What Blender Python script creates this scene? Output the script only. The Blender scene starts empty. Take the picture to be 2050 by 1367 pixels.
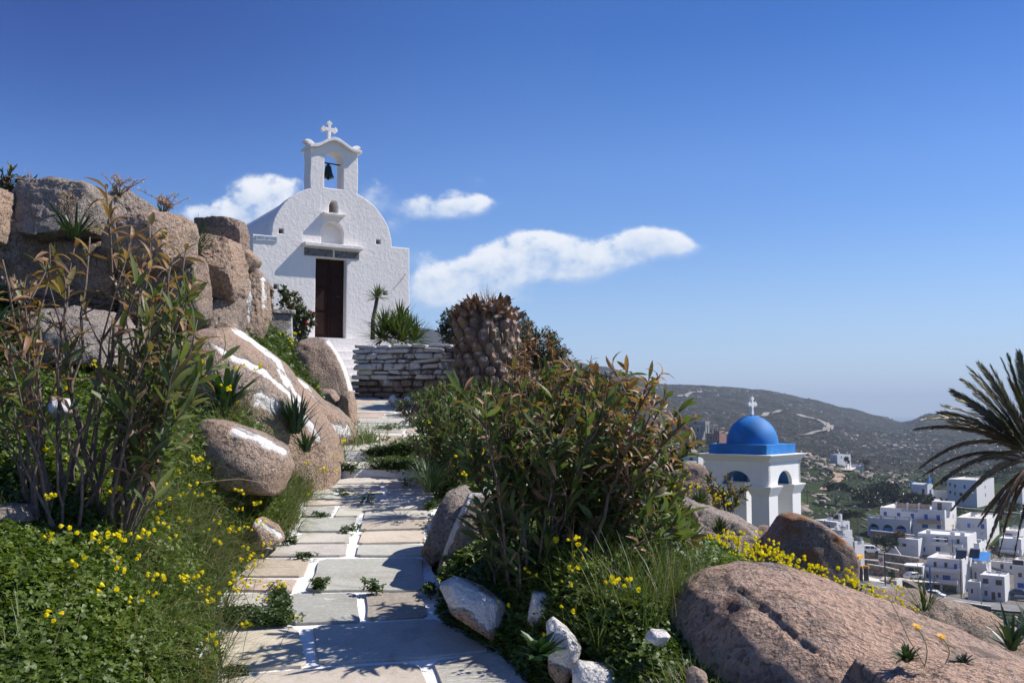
import bpy, bmesh, math, random
import numpy as np
from mathutils import Vector, Matrix
R = math.radians
rng = np.random.default_rng(7)
random.seed(7)
SC = bpy.context.scene
COL = SC.collection

# ------------------------------------------------------------------ camera
F = 1993.0
ALPHA = math.atan((825 - 683.5) / F)
CA, SA = math.cos(ALPHA), math.sin(ALPHA)
cam_d = bpy.data.cameras.new('camera')
cam_d.lens = 35.0
cam_d.sensor_width = 36.0
cam_d.clip_start = 0.05
cam_d.clip_end = 100000
cam_d.dof.use_dof = True
cam_d.dof.focus_distance = 9.0
cam_d.dof.aperture_fstop = 16.0
cam = bpy.data.objects.new('camera', cam_d)
COL.objects.link(cam)
cam.location = (0, 0, 0)
cam.rotation_euler = (R(90) + ALPHA, 0, 0)
SC.camera = cam
SC.render.resolution_x, SC.render.resolution_y = 1024, 682

def P(px, py, d):
    """world point seen at photo pixel (px, py) at distance d along y"""
    u = (px - 1025) / F
    v = (683.5 - py) / F
    y = CA - v * SA
    z = SA + v * CA
    return np.array([u / y * d, d, z / y * d])

def ratio(py):
    v = (683.5 - py) / F
    return (SA + v * CA) / (CA - v * SA)

def proj(V):
    V = np.asarray(V, float)
    f = V[..., 1] * CA + V[..., 2] * SA
    up = -V[..., 1] * SA + V[..., 2] * CA
    f = np.where(f < 0.05, 0.05, f)
    return 1025 + F * V[..., 0] / f, 683.5 - F * up / f

# ------------------------------------------------------------------ sky, sun, exposure
SUN_EL = 47.0
SUN_AZ = math.atan2(0.22, 1.0)         # to the right and slightly beyond
Lh = Vector((math.cos(SUN_AZ), math.sin(SUN_AZ), 0))
SUN = Vector((Lh.x * math.cos(R(SUN_EL)), Lh.y * math.cos(R(SUN_EL)), math.sin(R(SUN_EL))))
sd = bpy.data.lights.new('sun', 'SUN')
sd.energy = 4.6
sd.angle = R(0.5)
sd.color = (1.0, 0.945, 0.86)
so = bpy.data.objects.new('sun', sd)
COL.objects.link(so)
so.location = (30, 5, 40)
so.rotation_euler = SUN.to_track_quat('Z', 'Y').to_euler()
SC.view_settings.view_transform = 'Standard'
SC.view_settings.look = 'None'
SC.view_settings.gamma = 1
SC.view_settings.use_curve_mapping = False
SC.view_settings.exposure = 0.5

W = bpy.data.worlds.new('World')
SC.world = W
W.use_nodes = True
wt = W.node_tree
wt.nodes.clear()

class NT:
    """tiny node helper"""
    def __init__(s, t): s.t = t
    def n(s, typ, **kw):
        nd = s.t.nodes.new(typ)
        for k, v in kw.items(): setattr(nd, k, v)
        return nd
    def l(s, a, b): s.t.links.new(a, b)
    def val(s, x, sock):
        if hasattr(x, 'is_linked'): s.l(x, sock)
        else: sock.default_value = x
    def m(s, op, a, b=0.0, c=None, clamp=False):
        nd = s.n('ShaderNodeMath', operation=op); nd.use_clamp = clamp
        s.val(a, nd.inputs[0]); s.val(b, nd.inputs[1])
        if c is not None: s.val(c, nd.inputs[2])
        return nd.outputs[0]
    def mix(s, f, a, b, blend='MIX'):
        nd = s.n('ShaderNodeMix', data_type='RGBA', blend_type=blend)
        s.val(f, nd.inputs[0])
        for x, i in ((a, 6), (b, 7)):
            if isinstance(x, (tuple, list)): nd.inputs[i].default_value = (*x[:3], 1)
            else: s.l(x, nd.inputs[i])
        return nd.outputs[2]
    def noise(s, vec, scale, detail=4, rough=0.55, dist=0.0, out=0):
        nd = s.n('ShaderNodeTexNoise')
        nd.inputs['Scale'].default_value = scale
        nd.inputs['Detail'].default_value = detail
        nd.inputs['Roughness'].default_value = rough
        nd.inputs['Distortion'].default_value = dist
        if vec is not None: s.l(vec, nd.inputs['Vector'])
        return nd.outputs[out]
    def ramp(s, fac, stops):
        nd = s.n('ShaderNodeValToRGB')
        e = nd.color_ramp.elements
        while len(e) < len(stops): e.new(0.5)
        for q, (p, c) in zip(e, stops):
            q.position = p
            q.color = (*c, 1) if isinstance(c, (tuple, list)) else (c, c, c, 1)
        s.l(fac, nd.inputs[0])
        return nd.outputs[0]
    def sstep(s, x, a, b):
        nd = s.n('ShaderNodeMapRange', interpolation_type='SMOOTHSTEP')
        s.val(x, nd.inputs[0]); nd.inputs[1].default_value = a; nd.inputs[2].default_value = b
        return nd.outputs[0]

def make_world():
    T = NT(wt)
    out = T.n('ShaderNodeOutputWorld')
    bg = T.n('ShaderNodeBackground')
    sky = T.n('ShaderNodeTexSky', sky_type='NISHITA')
    sky.sun_disc = False
    sky.sun_elevation = R(SUN_EL)
    sky.sun_rotation = R(90) - SUN_AZ
    sky.altitude = 100
    sky.air_density = 1.0
    sky.dust_density = 0.1
    sky.ozone_density = 4.0
    hs = T.n('ShaderNodeHueSaturation')
    hs.inputs['Saturation'].default_value = 1.12
    hs.inputs['Value'].default_value = 1.0
    T.l(T.mix(1.0, sky.outputs[0], (0.92, 1.0, 1.22), 'MULTIPLY'), hs.inputs['Color'])
    tc = T.n('ShaderNodeTexCoord')
    sx = T.n('ShaderNodeSeparateXYZ')
    T.l(tc.outputs['Generated'], sx.inputs[0])
    yy = T.m('MAXIMUM', sx.outputs[1], 0.05)
    u = T.m('DIVIDE', sx.outputs[0], yy)
    w = T.m('DIVIDE', sx.outputs[2], yy)
    cb = T.n('ShaderNodeCombineXYZ')
    T.l(u, cb.inputs[0]); T.l(w, cb.inputs[1])
    uv = cb.outputs[0]
    # the deep polarised blue well above the horizon; unseen zenith brightened for ambient fill
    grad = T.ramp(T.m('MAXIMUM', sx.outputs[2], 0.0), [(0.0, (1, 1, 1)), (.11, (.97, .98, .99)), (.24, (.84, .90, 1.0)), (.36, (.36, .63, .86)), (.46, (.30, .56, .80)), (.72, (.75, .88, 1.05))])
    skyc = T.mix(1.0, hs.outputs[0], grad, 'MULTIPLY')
    side = T.m('MULTIPLY', T.sstep(u, 0.05, -0.50), T.sstep(sx.outputs[2], 0.10, 0.36))
    skyc = T.mix(side, skyc, T.mix(1.0, skyc, (.20, .45, .70), 'MULTIPLY'))
    # clouds: each a lump of sky, in bearing and height over the horizon
    lumps = [(1072, 486, 46, 22, .9), (1298, 472, 44, 18, .8), (1020, 512, 50, 22, .6), (535, 372, 30, 20, .7), (545, 400, 50, 36, .95), (505, 392, 44, 38, .95), (462, 418, 60, 30, .85), (400, 430, 55, 26, .6), (585, 372, 26, 18, .45), (520, 430, 70, 24, .9),
             (828, 404, 34, 24, .85), (872, 420, 44, 18, .95), (925, 415, 44, 17, .9), (962, 400, 34, 17, .85), (905, 385, 20, 12, .5),
             (1310, 488, 62, 24, 1.15), (1360, 492, 30, 14, .8), (1255, 500, 56, 20, .9), (1215, 525, 66, 20, .95), (1105, 500, 70, 32, 1.15), (1050, 500, 50, 26, .9), (1150, 530, 80, 22, 1.0), (1010, 528, 66, 30, .88),
             (950, 545, 70, 30, .72), (890, 560, 60, 28, .6), (1080, 552, 80, 14, .6), (985, 575, 60, 16, .5), (905, 600, 80, 20, .58), (845, 585, 44, 32, .6), (1000, 600, 60, 12, .4),
             (740, 375, 34, 28, .62), (770, 450, 36, 20, .5), (700, 420, 50, 20, .35), (840, 508, 40, 20, .45), (1340, 552, 24, 10, .3), (950, 358, 30, 14, .3), (730, 410, 30, 16, .3)]
    mpn = T.n('ShaderNodeMapping'); mpn.inputs['Scale'].default_value = (1.0, 1.25, 1.0); T.l(uv, mpn.inputs[0])
    mps = T.n('ShaderNodeMapping'); mps.inputs['Scale'].default_value = (1.0, 1.25, 1.0); mps.inputs['Location'].default_value = (0.011, 0.016, 0.0); T.l(uv, mps.inputs[0])
    n1 = T.noise(mpn.outputs[0], 20, 10, 0.60, 0.15)
    n1s = T.noise(mps.outputs[0], 20, 6, 0.58, 0.15)
    n2 = T.noise(mpn.outputs[0], 85, 6, 0.62)
    n3 = T.noise(mpn.outputs[0], 46, 8, 0.6)
    tot = None; vt = None
    low = None
    for (px, py, rx, ry, a) in lumps:
        cu = (px - 1025) / F
        cw = ratio(py)
        du = T.m('DIVIDE', T.m('SUBTRACT', u, cu), rx / F * 1.18)
        dw = T.m('DIVIDE', T.m('SUBTRACT', w, cw), ry / F * 1.12)
        r2 = T.m('ADD', T.m('MULTIPLY', du, du), T.m('MULTIPLY', dw, dw))
        b = T.m('MULTIPLY', T.m('POWER', 2.718, T.m('MULTIPLY', r2, -1.0)), a)
        tot = b if tot is None else T.m('ADD', tot, b)
        q = T.m('MULTIPLY', b, dw)
        vt = q if vt is None else T.m('ADD', vt, q)
    nz = T.m('ADD', T.m('MULTIPLY', T.m('SUBTRACT', n1, 0.5), 3.2), T.m('ADD', T.m('MULTIPLY', T.m('SUBTRACT', n3, 0.5), 1.7), T.m('MULTIPLY', T.m('SUBTRACT', n2, 0.5), 0.9)))
    up = T.m('DIVIDE', vt, T.m('ADD', tot, 0.05))           # -1 under a lump .. 1 on its crown
    tc_ = T.m('MINIMUM', tot, 1.15)
    dens = T.m('ADD', tc_, T.m('MULTIPLY', nz, T.m('ADD', T.m('MULTIPLY', tc_, 0.62), 0.12)))
    crisp = T.sstep(up, -0.35, 0.45)
    mA = T.m('MULTIPLY', T.sstep(dens, 0.42, 1.05), 0.97)
    mB = T.m('MULTIPLY', T.sstep(dens, 0.12, 1.40), 0.88)
    mask = T.m('ADD', T.m('MULTIPLY', mA, crisp), T.m('MULTIPLY', mB, T.m('SUBTRACT', 1.0, crisp)))
    mask = T.m('MULTIPLY', mask, T.sstep(sx.outputs[1], 0.05, 0.2))
    lit = T.m('ADD', T.m('MULTIPLY', T.m('SUBTRACT', n1, n1s), 1.5), T.m('ADD', 0.58, T.m('ADD', T.m('MULTIPLY', up, 0.30), T.m('MULTIPLY', T.m('SUBTRACT', n3, 0.5), 0.5))), clamp=True)
    shade = T.ramp(lit, [(0.15, (5.3, 6.3, 8.0)), (0.5, (7.4, 8.0, 8.8)), (0.8, (9.2, 9.3, 9.5))])
    # faint haze veil close to the horizon
    veil = T.m('MULTIPLY', T.m('SUBTRACT', 1.0, T.sstep(sx.outputs[2], -0.02, 0.20)), 0.42)
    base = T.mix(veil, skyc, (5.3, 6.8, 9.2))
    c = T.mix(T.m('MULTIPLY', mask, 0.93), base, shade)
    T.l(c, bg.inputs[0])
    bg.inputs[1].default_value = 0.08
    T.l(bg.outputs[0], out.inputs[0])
make_world()

# ------------------------------------------------------------------ numeric helpers
def sst(x, a, b):
    t = np.clip((np.asarray(x, float) - a) / (b - a), 0, 1)
    return t * t * (3 - 2 * t)

def _h(ix, iy, iz, seed):
    h = (ix.astype(np.uint64) * np.uint64(374761393) + iy.astype(np.uint64) * np.uint64(668265263)
         + iz.astype(np.uint64) * np.uint64(2147483647) + np.uint64(seed * 1274126177 % (1 << 31)))
    h = (h ^ (h >> np.uint64(13))) * np.uint64(1274126177)
    h &= np.uint64(0xFFFFFFFF)
    h = (h ^ (h >> np.uint64(16))) * np.uint64(2246822519)
    h &= np.uint64(0xFFFFFFFF)
    h ^= h >> np.uint64(15)
    return (h & np.uint64(0xFFFFFF)).astype(float) / 0xFFFFFF

def vn(p, seed=0):
    """value noise, p (N,3) -> 0..1"""
    q = np.floor(p).astype(np.int64)
    f = p - q
    f = f * f * f * (f * (f * 6 - 15) + 10)
    q = q + 100000
    o = 0
    for dx in (0, 1):
        wx = f[:, 0] if dx else 1 - f[:, 0]
        for dy in (0, 1):
            wy = f[:, 1] if dy else 1 - f[:, 1]
            for dz in (0, 1):
                wz = f[:, 2] if dz else 1 - f[:, 2]
                o = o + wx * wy * wz * _h(q[:, 0] + dx, q[:, 1] + dy, q[:, 2] + dz, seed)
    return o

def fbm(p, octv=4, seed=0, gain=0.5):
    """-1..1"""
    o, a, t = 0, 1.0, 0
    for k in range(octv):
        o = o + a * (vn(p * (2.03 ** k) + k * 17.3, seed + k) * 2 - 1)
        t += a; a *= gain
    return o / t

def unit(a):
    return a / np.maximum(np.linalg.norm(a, axis=-1, keepdims=True), 1e-9)

# ------------------------------------------------------------------ object helpers
def tag(o, label=None, cat=None, group=None, kind=None):
    if label: o['label'] = label
    if cat: o['category'] = cat
    if group: o['group'] = group
    if kind: o['kind'] = kind
    return o

def thing(name, label, cat, loc=(0, 0, 0), rotz=0.0, group=None):
    o = bpy.data.objects.new(name, None)
    COL.objects.link(o)
    o.empty_display_size = 0.1
    o.location = loc
    o.rotation_euler = (0, 0, rotz)
    return tag(o, label, cat, group)

def mesh_np(name, V, Fq, mats, parent=None, col=None, midx=None, smooth=False, loc=None, attrs=None, local=False):
    """one mesh object out of arrays; Fq (M,4) or (M,3) or list of lists. V in world coordinates unless local"""
    me = bpy.data.meshes.new(name)
    V = np.asarray(V, float)
    off = np.zeros(3)
    if not local:
        if parent is not None: off = np.array(parent.location)
        elif loc is not None: off = np.asarray(loc, float)
    V = V - off
    if isinstance(Fq, np.ndarray):
        k = Fq.shape[1]
        me.vertices.add(len(V)); me.vertices.foreach_set('co', V.astype(np.float32).ravel())
        me.loops.add(Fq.size); me.loops.foreach_set('vertex_index', Fq.astype(np.int32).ravel())
        me.polygons.add(len(Fq))
        me.polygons.foreach_set('loop_start', np.arange(0, Fq.size, k, dtype=np.int32))
        me.update(calc_edges=True)
    else:
        me.from_pydata([tuple(v) for v in V], [], Fq)
    if not isinstance(mats, (list, tuple)): mats = [mats]
    for m in mats: me.materials.append(m)
    if midx is not None: me.polygons.foreach_set('material_index', np.asarray(midx, np.int32))
    if smooth: me.polygons.foreach_set('use_smooth', np.ones(len(me.polygons), bool))
    if col is not None:
        a = me.attributes.new('col', 'FLOAT_COLOR', 'POINT')
        c4 = np.ones((len(V), 4), np.float32); c4[:, :3] = col
        a.data.foreach_set('color', c4.ravel())
    for an, av in (attrs or {}).items():
        a = me.attributes.new(an, 'FLOAT', 'POINT')
        a.data.foreach_set('value', np.asarray(av, np.float32))
    me.update()
    o = bpy.data.objects.new(name, me)
    COL.objects.link(o)
    if parent is not None: o.parent = parent
    elif not local: o.location = off
    return o

class MB:
    """collects shapes; build() links them as ONE mesh object"""
    def __init__(s): s.V = []; s.F = []; s.M = []; s.n = 0
    def add(s, V, Fc, mi=0):
        s.V.append(np.asarray(V, float).reshape(-1, 3))
        for f in Fc:
            s.F.append([i + s.n for i in f]); s.M.append(mi)
        s.n += len(s.V[-1])
    def box(s, a, b, mi=0, rot=None, piv=None):
        x0, y0, z0 = a; x1, y1, z1 = b
        V = np.array([(x0, y0, z0), (x1, y0, z0), (x1, y1, z0), (x0, y1, z0), (x0, y0, z1), (x1, y0, z1), (x1, y1, z1), (x0, y1, z1)], float)
        s.add(V, [(0, 3, 2, 1), (4, 5, 6, 7), (0, 1, 5, 4), (1, 2, 6, 5), (2, 3, 7, 6), (3, 0, 4, 7)], mi)
    def frustum(s, a, b, c, d, z0, z1, mi=0):
        """rect a..b at z0 to rect c..d at z1 (xy pairs)"""
        V = [(a[0], a[1], z0), (b[0], a[1], z0), (b[0], b[1], z0), (a[0], b[1], z0), (c[0], c[1], z1), (d[0], c[1], z1), (d[0], d[1], z1), (c[0], d[1], z1)]
        s.add(V, [(0, 3, 2, 1), (4, 5, 6, 7), (0, 1, 5, 4), (1, 2, 6, 5), (2, 3, 7, 6), (3, 0, 4, 7)], mi)
    def tube(s, pts, r, sides=6, mi=0, cap=True):
        pts = np.asarray(pts, float)
        n = len(pts)
        r = np.broadcast_to(np.asarray(r, float), (n,))
        t = unit(np.gradient(pts, axis=0))
        ref = np.array([0.31, 0.57, 0.76])
        a = unit(np.cross(t, ref)); b = np.cross(t, a)
        an = np.linspace(0, 2 * np.pi, sides, endpoint=False)
        V = pts[:, None] + r[:, None, None] * (np.cos(an)[None, :, None] * a[:, None] + np.sin(an)[None, :, None] * b[:, None])
        Fc = []
        for i in range(n - 1):
            for j in range(sides):
                k = (j + 1) % sides
                Fc.append((i * sides + j, i * sides + k, (i + 1) * sides + k, (i + 1) * sides + j))
        if cap:
            Fc.append(tuple(range(sides - 1, -1, -1))); Fc.append(tuple((n - 1) * sides + j for j in range(sides)))
        s.add(V.reshape(-1, 3), Fc, mi)
    def lathe(s, prof, center, sides=24, mi=0):
        prof = np.asarray(prof, float)
        an = np.linspace(0, 2 * np.pi, sides, endpoint=False)
        V = []
        for (r_, z_) in prof:
            for q in an: V.append((center[0] + r_ * math.cos(q), center[1] + r_ * math.sin(q), center[2] + z_))
        Fc = []
        for i in range(len(prof) - 1):
            for j in range(sides):
                k = (j + 1) % sides
                Fc.append((i * sides + j, i * sides + k, (i + 1) * sides + k, (i + 1) * sides + j))
        s.add(V, Fc, mi)
    def build(s, name, mats, parent=None, local=True, smooth=False, loc=None):
        V = np.concatenate(s.V)
        return mesh_np(name, V, s.F, mats, parent, midx=s.M, smooth=smooth, local=local, loc=loc)

def plate(outer, holes, t, bevel=0.0):
    """flat slab from a 2D outline with holes -> V (u, z, n), faces"""
    cu = bpy.data.curves.new('outline', 'CURVE')
    cu.dimensions = '2D'; cu.fill_mode = 'BOTH'
    cu.extrude = t / 2 - bevel
    if bevel: cu.bevel_depth = bevel; cu.bevel_resolution = 2; cu.offset = -bevel
    for pl in [outer] + list(holes):
        sp = cu.splines.new('POLY'); sp.points.add(len(pl) - 1)
        for q, (a, b) in zip(sp.points, pl): q.co = (a, b, 0, 1)
        sp.use_cyclic_u = True
    ob = bpy.data.objects.new('outline', cu)
    me = bpy.data.meshes.new_from_object(ob)
    V = np.array([v.co[:] for v in me.vertices]); Fc = [tuple(p.vertices) for p in me.polygons]
    bpy.data.objects.remove(ob); bpy.data.curves.remove(cu); bpy.data.meshes.remove(me)
    return V, Fc

def text_mesh(body, size):
    cu = bpy.data.curves.new('lettering', 'FONT')
    cu.body = body; cu.size = size; cu.align_x = 'CENTER'; cu.align_y = 'CENTER'; cu.extrude = 0.004
    ob = bpy.data.objects.new('lettering', cu)
    me = bpy.data.meshes.new_from_object(ob)
    V = np.array([v.co[:] for v in me.vertices]); Fc = [tuple(p.vertices) for p in me.polygons]
    bpy.data.objects.remove(ob); bpy.data.curves.remove(cu); bpy.data.meshes.remove(me)
    return V, Fc

def arc_pts(cx, cz, rx, rz, a0, a1, n):
    return [(cx + rx * math.cos(R(a)), cz + rz * math.sin(R(a))) for a in np.linspace(a0, a1, n)]

def roughen(pl, amp, step, seed=0):
    """resample a 2D outline and jog it a little, as hand-laid plaster"""
    o = []
    n = len(pl)
    for i in range(n):
        a = np.array(pl[i]); b = np.array(pl[(i + 1) % n])
        k = max(1, int(np.linalg.norm(b - a) / step))
        for j in range(k): o.append(a + (b - a) * j / k)
    o = np.array(o)
    q = np.c_[o * 3.1, np.zeros(len(o))]
    o = o + amp * np.c_[fbm(q, 3, seed), fbm(q + 40, 3, seed + 9)]
    return [tuple(v) for v in o]
# ------------------------------------------------------------------ materials
def mat(name):
    m = bpy.data.materials.new(name); m.use_nodes = True
    t = m.node_tree; t.nodes.clear()
    T = NT(t)
    out = T.n('ShaderNodeOutputMaterial')
    b = T.n('ShaderNodeBsdfPrincipled')
    T.l(b.outputs[0], out.inputs[0])
    return m, T, b, out

def coords(T, kind='Object'):
    return T.n('ShaderNodeTexCoord').outputs[kind]

def geo_pos(T):
    return T.n('ShaderNodeNewGeometry').outputs['Position']

def bump(T, b, h, strength, dist):
    nd = T.n('ShaderNodeBump')
    nd.inputs['Strength'].default_value = strength
    nd.inputs['Distance'].default_value = dist
    T.l(h, nd.inputs['Height'])
    T.l(nd.outputs[0], b.inputs['Normal'])

def simple(name, c, rough=0.6, var=0.12, scale=3.0, bmp=0.0, bscale=20, metal=0.0, spec=0.5):
    m, T, b, _ = mat(name)
    p = geo_pos(T)
    n = T.noise(p, scale, 5, 0.6)
    lo = tuple(x * (1 - var) for x in c); hi = tuple(min(1, x * (1 + var)) for x in c)
    T.l(T.mix(T.sstep(n, 0.3, 0.7), lo, hi), b.inputs['Base Color'])
    b.inputs['Roughness'].default_value = rough
    b.inputs['Metallic'].default_value = metal
    b.inputs['Specular IOR Level'].default_value = spec
    if bmp: bump(T, b, T.noise(p, bscale, 5, 0.65), bmp, 0.02)
    return m

def attr(T, name, kind='Color'):
    a = T.n('ShaderNodeAttribute'); a.attribute_name = name
    return a.outputs[kind]

def leaf_mat(name, rough=0.42, trans=0.22, spec=0.5, tint=(1.25, 1.35, 0.6)):
    m, T, b, out = mat(name)
    c = attr(T, 'col')
    n = T.noise(geo_pos(T), 60, 2)
    c = T.mix(T.m('MULTIPLY', T.sstep(n, .3, .75), 0.35), c, T.mix(1.0, c, (1.5, 1.4, 1.2), 'MULTIPLY'))
    T.l(c, b.inputs['Base Color'])
    b.inputs['Roughness'].default_value = rough
    b.inputs['Specular IOR Level'].default_value = spec
    tr = T.n('ShaderNodeBsdfTranslucent')
    T.l(T.mix(1.0, c, tint, 'MULTIPLY'), tr.inputs[0])
    mx = T.n('ShaderNodeMixShader'); mx.inputs[0].default_value = trans
    T.l(b.outputs[0], mx.inputs[1]); T.l(tr.outputs[0], mx.inputs[2]); T.l(mx.outputs[0], out.inputs[0])
    return m

def plaster(name, c=(0.80, 0.79, 0.78), bs=0.8, lump=9.0, dirt=0.35):
    m, T, b, _ = mat(name)
    p = geo_pos(T)
    n1 = T.noise(p, 1.3, 6, 0.6)
    n2 = T.noise(p, 11, 6, 0.65)
    n3 = T.noise(p, 45, 4, 0.6)
    d = T.m('MULTIPLY', T.sstep(n1, 0.5, 0.75), T.sstep(n2, 0.42, 0.7))
    c2 = (c[0] * .80, c[1] * .74, c[2] * .67)
    mp = T.n('ShaderNodeMapping'); mp.inputs['Scale'].default_value = (7, 7, .55); T.l(p, mp.inputs[0])
    st = T.m('MULTIPLY', T.sstep(T.noise(mp.outputs[0], 1.0, 5, 0.65), 0.50, 0.74), T.sstep(n1, 0.36, 0.6))
    cc = T.mix(T.m('MULTIPLY', d, dirt), c, c2)
    T.l(T.mix(T.m('MULTIPLY', st, dirt * .55), cc, (c[0] * .70, c[1] * .67, c[2] * .63)), b.inputs['Base Color'])
    b.inputs['Roughness'].default_value = 0.85
    b.inputs['Specular IOR Level'].default_value = 0.2
    h = T.m('ADD', T.m('MULTIPLY', T.noise(p, lump, 4, 0.55, 0.4), 1.0), T.m('ADD', T.m('MULTIPLY', n2, 0.35), T.m('MULTIPLY', n3, 0.14)))
    bump(T, b, h, bs, 0.035)
    return m

def granite(name, base=(0.36, 0.245, 0.175), grey=(0.27, 0.23, 0.20), lichen=0.5, orange=0.0, sc=1.0, white=0.0, red=0.0):
    m, T, b, _ = mat(name)
    p = geo_pos(T)
    n1 = T.noise(p, 1.6 * sc, 6, 0.62)
    n2 = T.noise(p, 6.0 * sc, 7, 0.68)
    n3 = T.noise(p, 38 * sc, 5, 0.7)
    vo = T.n('ShaderNodeTexVoronoi'); vo.inputs['Scale'].default_value = 75 * sc
    T.l(p, vo.inputs['Vector'])
    c = T.mix(T.sstep(n1, 0.35, 0.68), base, grey)
    c = T.mix(T.m('MULTIPLY', T.sstep(n3, 0.38, 0.66), 0.55), c, tuple(min(1, x * 1.55 + .03) for x in base))
    # grains of dark mica and pale feldspar
    sep = T.n('ShaderNodeSeparateColor'); T.l(vo.outputs['Color'], sep.inputs[0])
    c = T.mix(T.m('MULTIPLY', T.m('GREATER_THAN', sep.outputs[0], 0.80), 0.55), c, (0.10, 0.075, 0.06))
    c = T.mix(T.m('MULTIPLY', T.m('GREATER_THAN', sep.outputs[1], 0.82), 0.40), c, (0.55, 0.45, 0.37))
    k = T.m('MULTIPLY', T.sstep(n2, 0.48, 0.62), T.sstep(n1, 0.41, 0.57))
    c = T.mix(T.m('MULTIPLY', k, lichen), c, (0.085, 0.068, 0.055))
    n4 = T.noise(p, 3.3 * sc, 5, 0.6, 0.6)
    c = T.mix(T.m('MULTIPLY', T.sstep(n4, 0.60, 0.72), lichen * .55), c, (0.40, 0.385, 0.34))
    if red: c = T.mix(T.m('MULTIPLY', T.sstep(T.noise(p, 2.6, 5, 0.7), 0.58, 0.68), red), c, (0.19, 0.075, 0.06))
    if orange:
        n5 = T.noise(p, 2.7, 6, 0.7, 0.5)
        c = T.mix(T.m('MULTIPLY', T.sstep(n5, 0.50, 0.57), orange), c, (0.36, 0.13, 0.025))
    pa = T.m('ADD', attr(T, 'paint', 'Fac'), T.m('ADD', T.m('MULTIPLY', T.m('SUBTRACT', n2, 0.5), 2.4), T.m('MULTIPLY', T.m('SUBTRACT', n1, 0.5), 1.0)))
    pa = T.m('ADD', pa, T.m('MULTIPLY', T.m('SUBTRACT', n3, 0.5), 0.6))
    pm = T.sstep(pa, 0.34, 0.72)
    c = T.mix(T.m('MULTIPLY', pm, 0.93), c, T.mix(n2, (0.82, 0.80, 0.77), (0.62, 0.58, 0.54)))
    T.l(c, b.inputs['Base Color'])
    b.inputs['Roughness'].default_value = 0.82
    b.inputs['Specular IOR Level'].default_value = 0.3
    h = T.m('ADD', T.m('MULTIPLY', n2, 1.0), T.m('ADD', T.m('MULTIPLY', n3, 0.42), T.m('MULTIPLY', vo.outputs[0], 0.12)))
    h = T.m('MULTIPLY', h, T.m('SUBTRACT', 1.0, T.m('MULTIPLY', pm, 0.55)))
    bump(T, b, h, 1.0, 0.085 / sc)
    return m

M = {}
M['white'] = plaster('chapel_whitewash', (0.80, 0.755, 0.715), bs=0.30, lump=13)
M['white_smooth'] = plaster('tower_whitewash', (0.81, 0.80, 0.785), bs=0.14, lump=4, dirt=0.4)
M['house'] = plaster('house_whitewash', (0.70, 0.69, 0.68), bs=0.15, lump=1.0, dirt=0.3)
M['house_grey'] = plaster('house_plaster_grey', (0.62, 0.60, 0.57), bs=0.15, lump=1.0, dirt=0.5)
M['roof_pale'] = simple('roof_screed', (0.62, 0.57, 0.50), 0.9, 0.15, 0.6)
M['blue'] = simple('blue_paint', (0.008, 0.165, 0.47), 0.68, 0.20, 1.6)
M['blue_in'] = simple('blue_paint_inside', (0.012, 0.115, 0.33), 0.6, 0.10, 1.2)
M['shutter'] = simple('blue_shutter', (0.015, 0.075, 0.33), 0.5, 0.2, 1.0)
M['lightblue'] = simple('light_blue_panel', (0.05, 0.25, 0.58), 0.5, 0.15, 1.0)
M['brown_wood'] = simple('brown_joinery', (0.10, 0.055, 0.035), 0.6, 0.25, 2.0)
M['glass'] = simple('dark_glass', (0.03, 0.035, 0.045), 0.12, 0.2, 2.0)
M['terracotta'] = simple('terracotta_rail_and_bounce', (0.42, 0.30, 0.23), 0.85, 0.2, 1.0)
M['brick'] = simple('red_brick', (0.26, 0.13, 0.10), 0.9, 0.35, 1.2)
M['concrete'] = simple('bare_concrete', (0.27, 0.26, 0.25), 0.9, 0.25, 0.8)
M['stonewall'] = simple('field_stone', (0.22, 0.165, 0.125), 0.9, 0.5, 1.5, 0.6, 4)
M['asphalt'] = simple('asphalt', (0.19, 0.185, 0.18), 0.9, 0.2, 0.5)
M['dirt'] = simple('dirt_road', (0.36, 0.25, 0.17), 0.95, 0.25, 0.4)
M['door'] = simple('chapel_door_wood', (0.026, 0.011, 0.009), 0.85, 0.25, 6, 0.1, 40, 0.0, 0.15)
M['slate'] = simple('slate_lintel', (0.12, 0.12, 0.13), 0.8, 0.45, 14, 0.5, 50)
M['bronze'] = simple('bronze_bell', (0.020, 0.036, 0.032), 0.42, 0.3, 20, 0, 20, 0.7)
M['iron'] = simple('rusty_iron', (0.06, 0.04, 0.032), 0.7, 0.3, 20)
M['pole'] = simple('grey_pole', (0.10, 0.085, 0.07), 0.8, 0.2, 2)
M['metal'] = simple('galvanised_metal', (0.45, 0.46, 0.48), 0.4, 0.1, 3, 0, 20, 0.5)
M['vanwhite'] = simple('white_car_paint', (0.78, 0.78, 0.78), 0.3, 0.03, 1)
M['tyre'] = simple('tyre_rubber', (0.02, 0.02, 0.02), 0.8, 0.1, 3)
M['red'] = simple('red_paint', (0.55, 0.03, 0.02), 0.5, 0.08, 3)
M['yellow'] = simple('yellow_paint', (0.80, 0.42, 0.02), 0.5, 0.05, 3)
M['awning'] = simple('blue_awning_cloth', (0.04, 0.24, 0.62), 0.8, 0.1, 1)
M['ink'] = simple('dark_lettering', (0.05, 0.05, 0.06), 0.7, 0.1, 5)
M['bluink'] = simple('faded_blue_lettering', (0.22, 0.30, 0.40), 0.7, 0.1, 5)
M['marble'] = simple('grey_marble', (0.50, 0.53, 0.54), 0.6, 0.15, 8)
M['solar'] = simple('solar_panel', (0.03, 0.04, 0.07), 0.2, 0.1, 3)
M['leaf'] = leaf_mat('oleander_leaf', 0.48, 0.33, 0.4)
M['clover'] = leaf_mat('clover_leaf', 0.5, 0.30)
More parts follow.
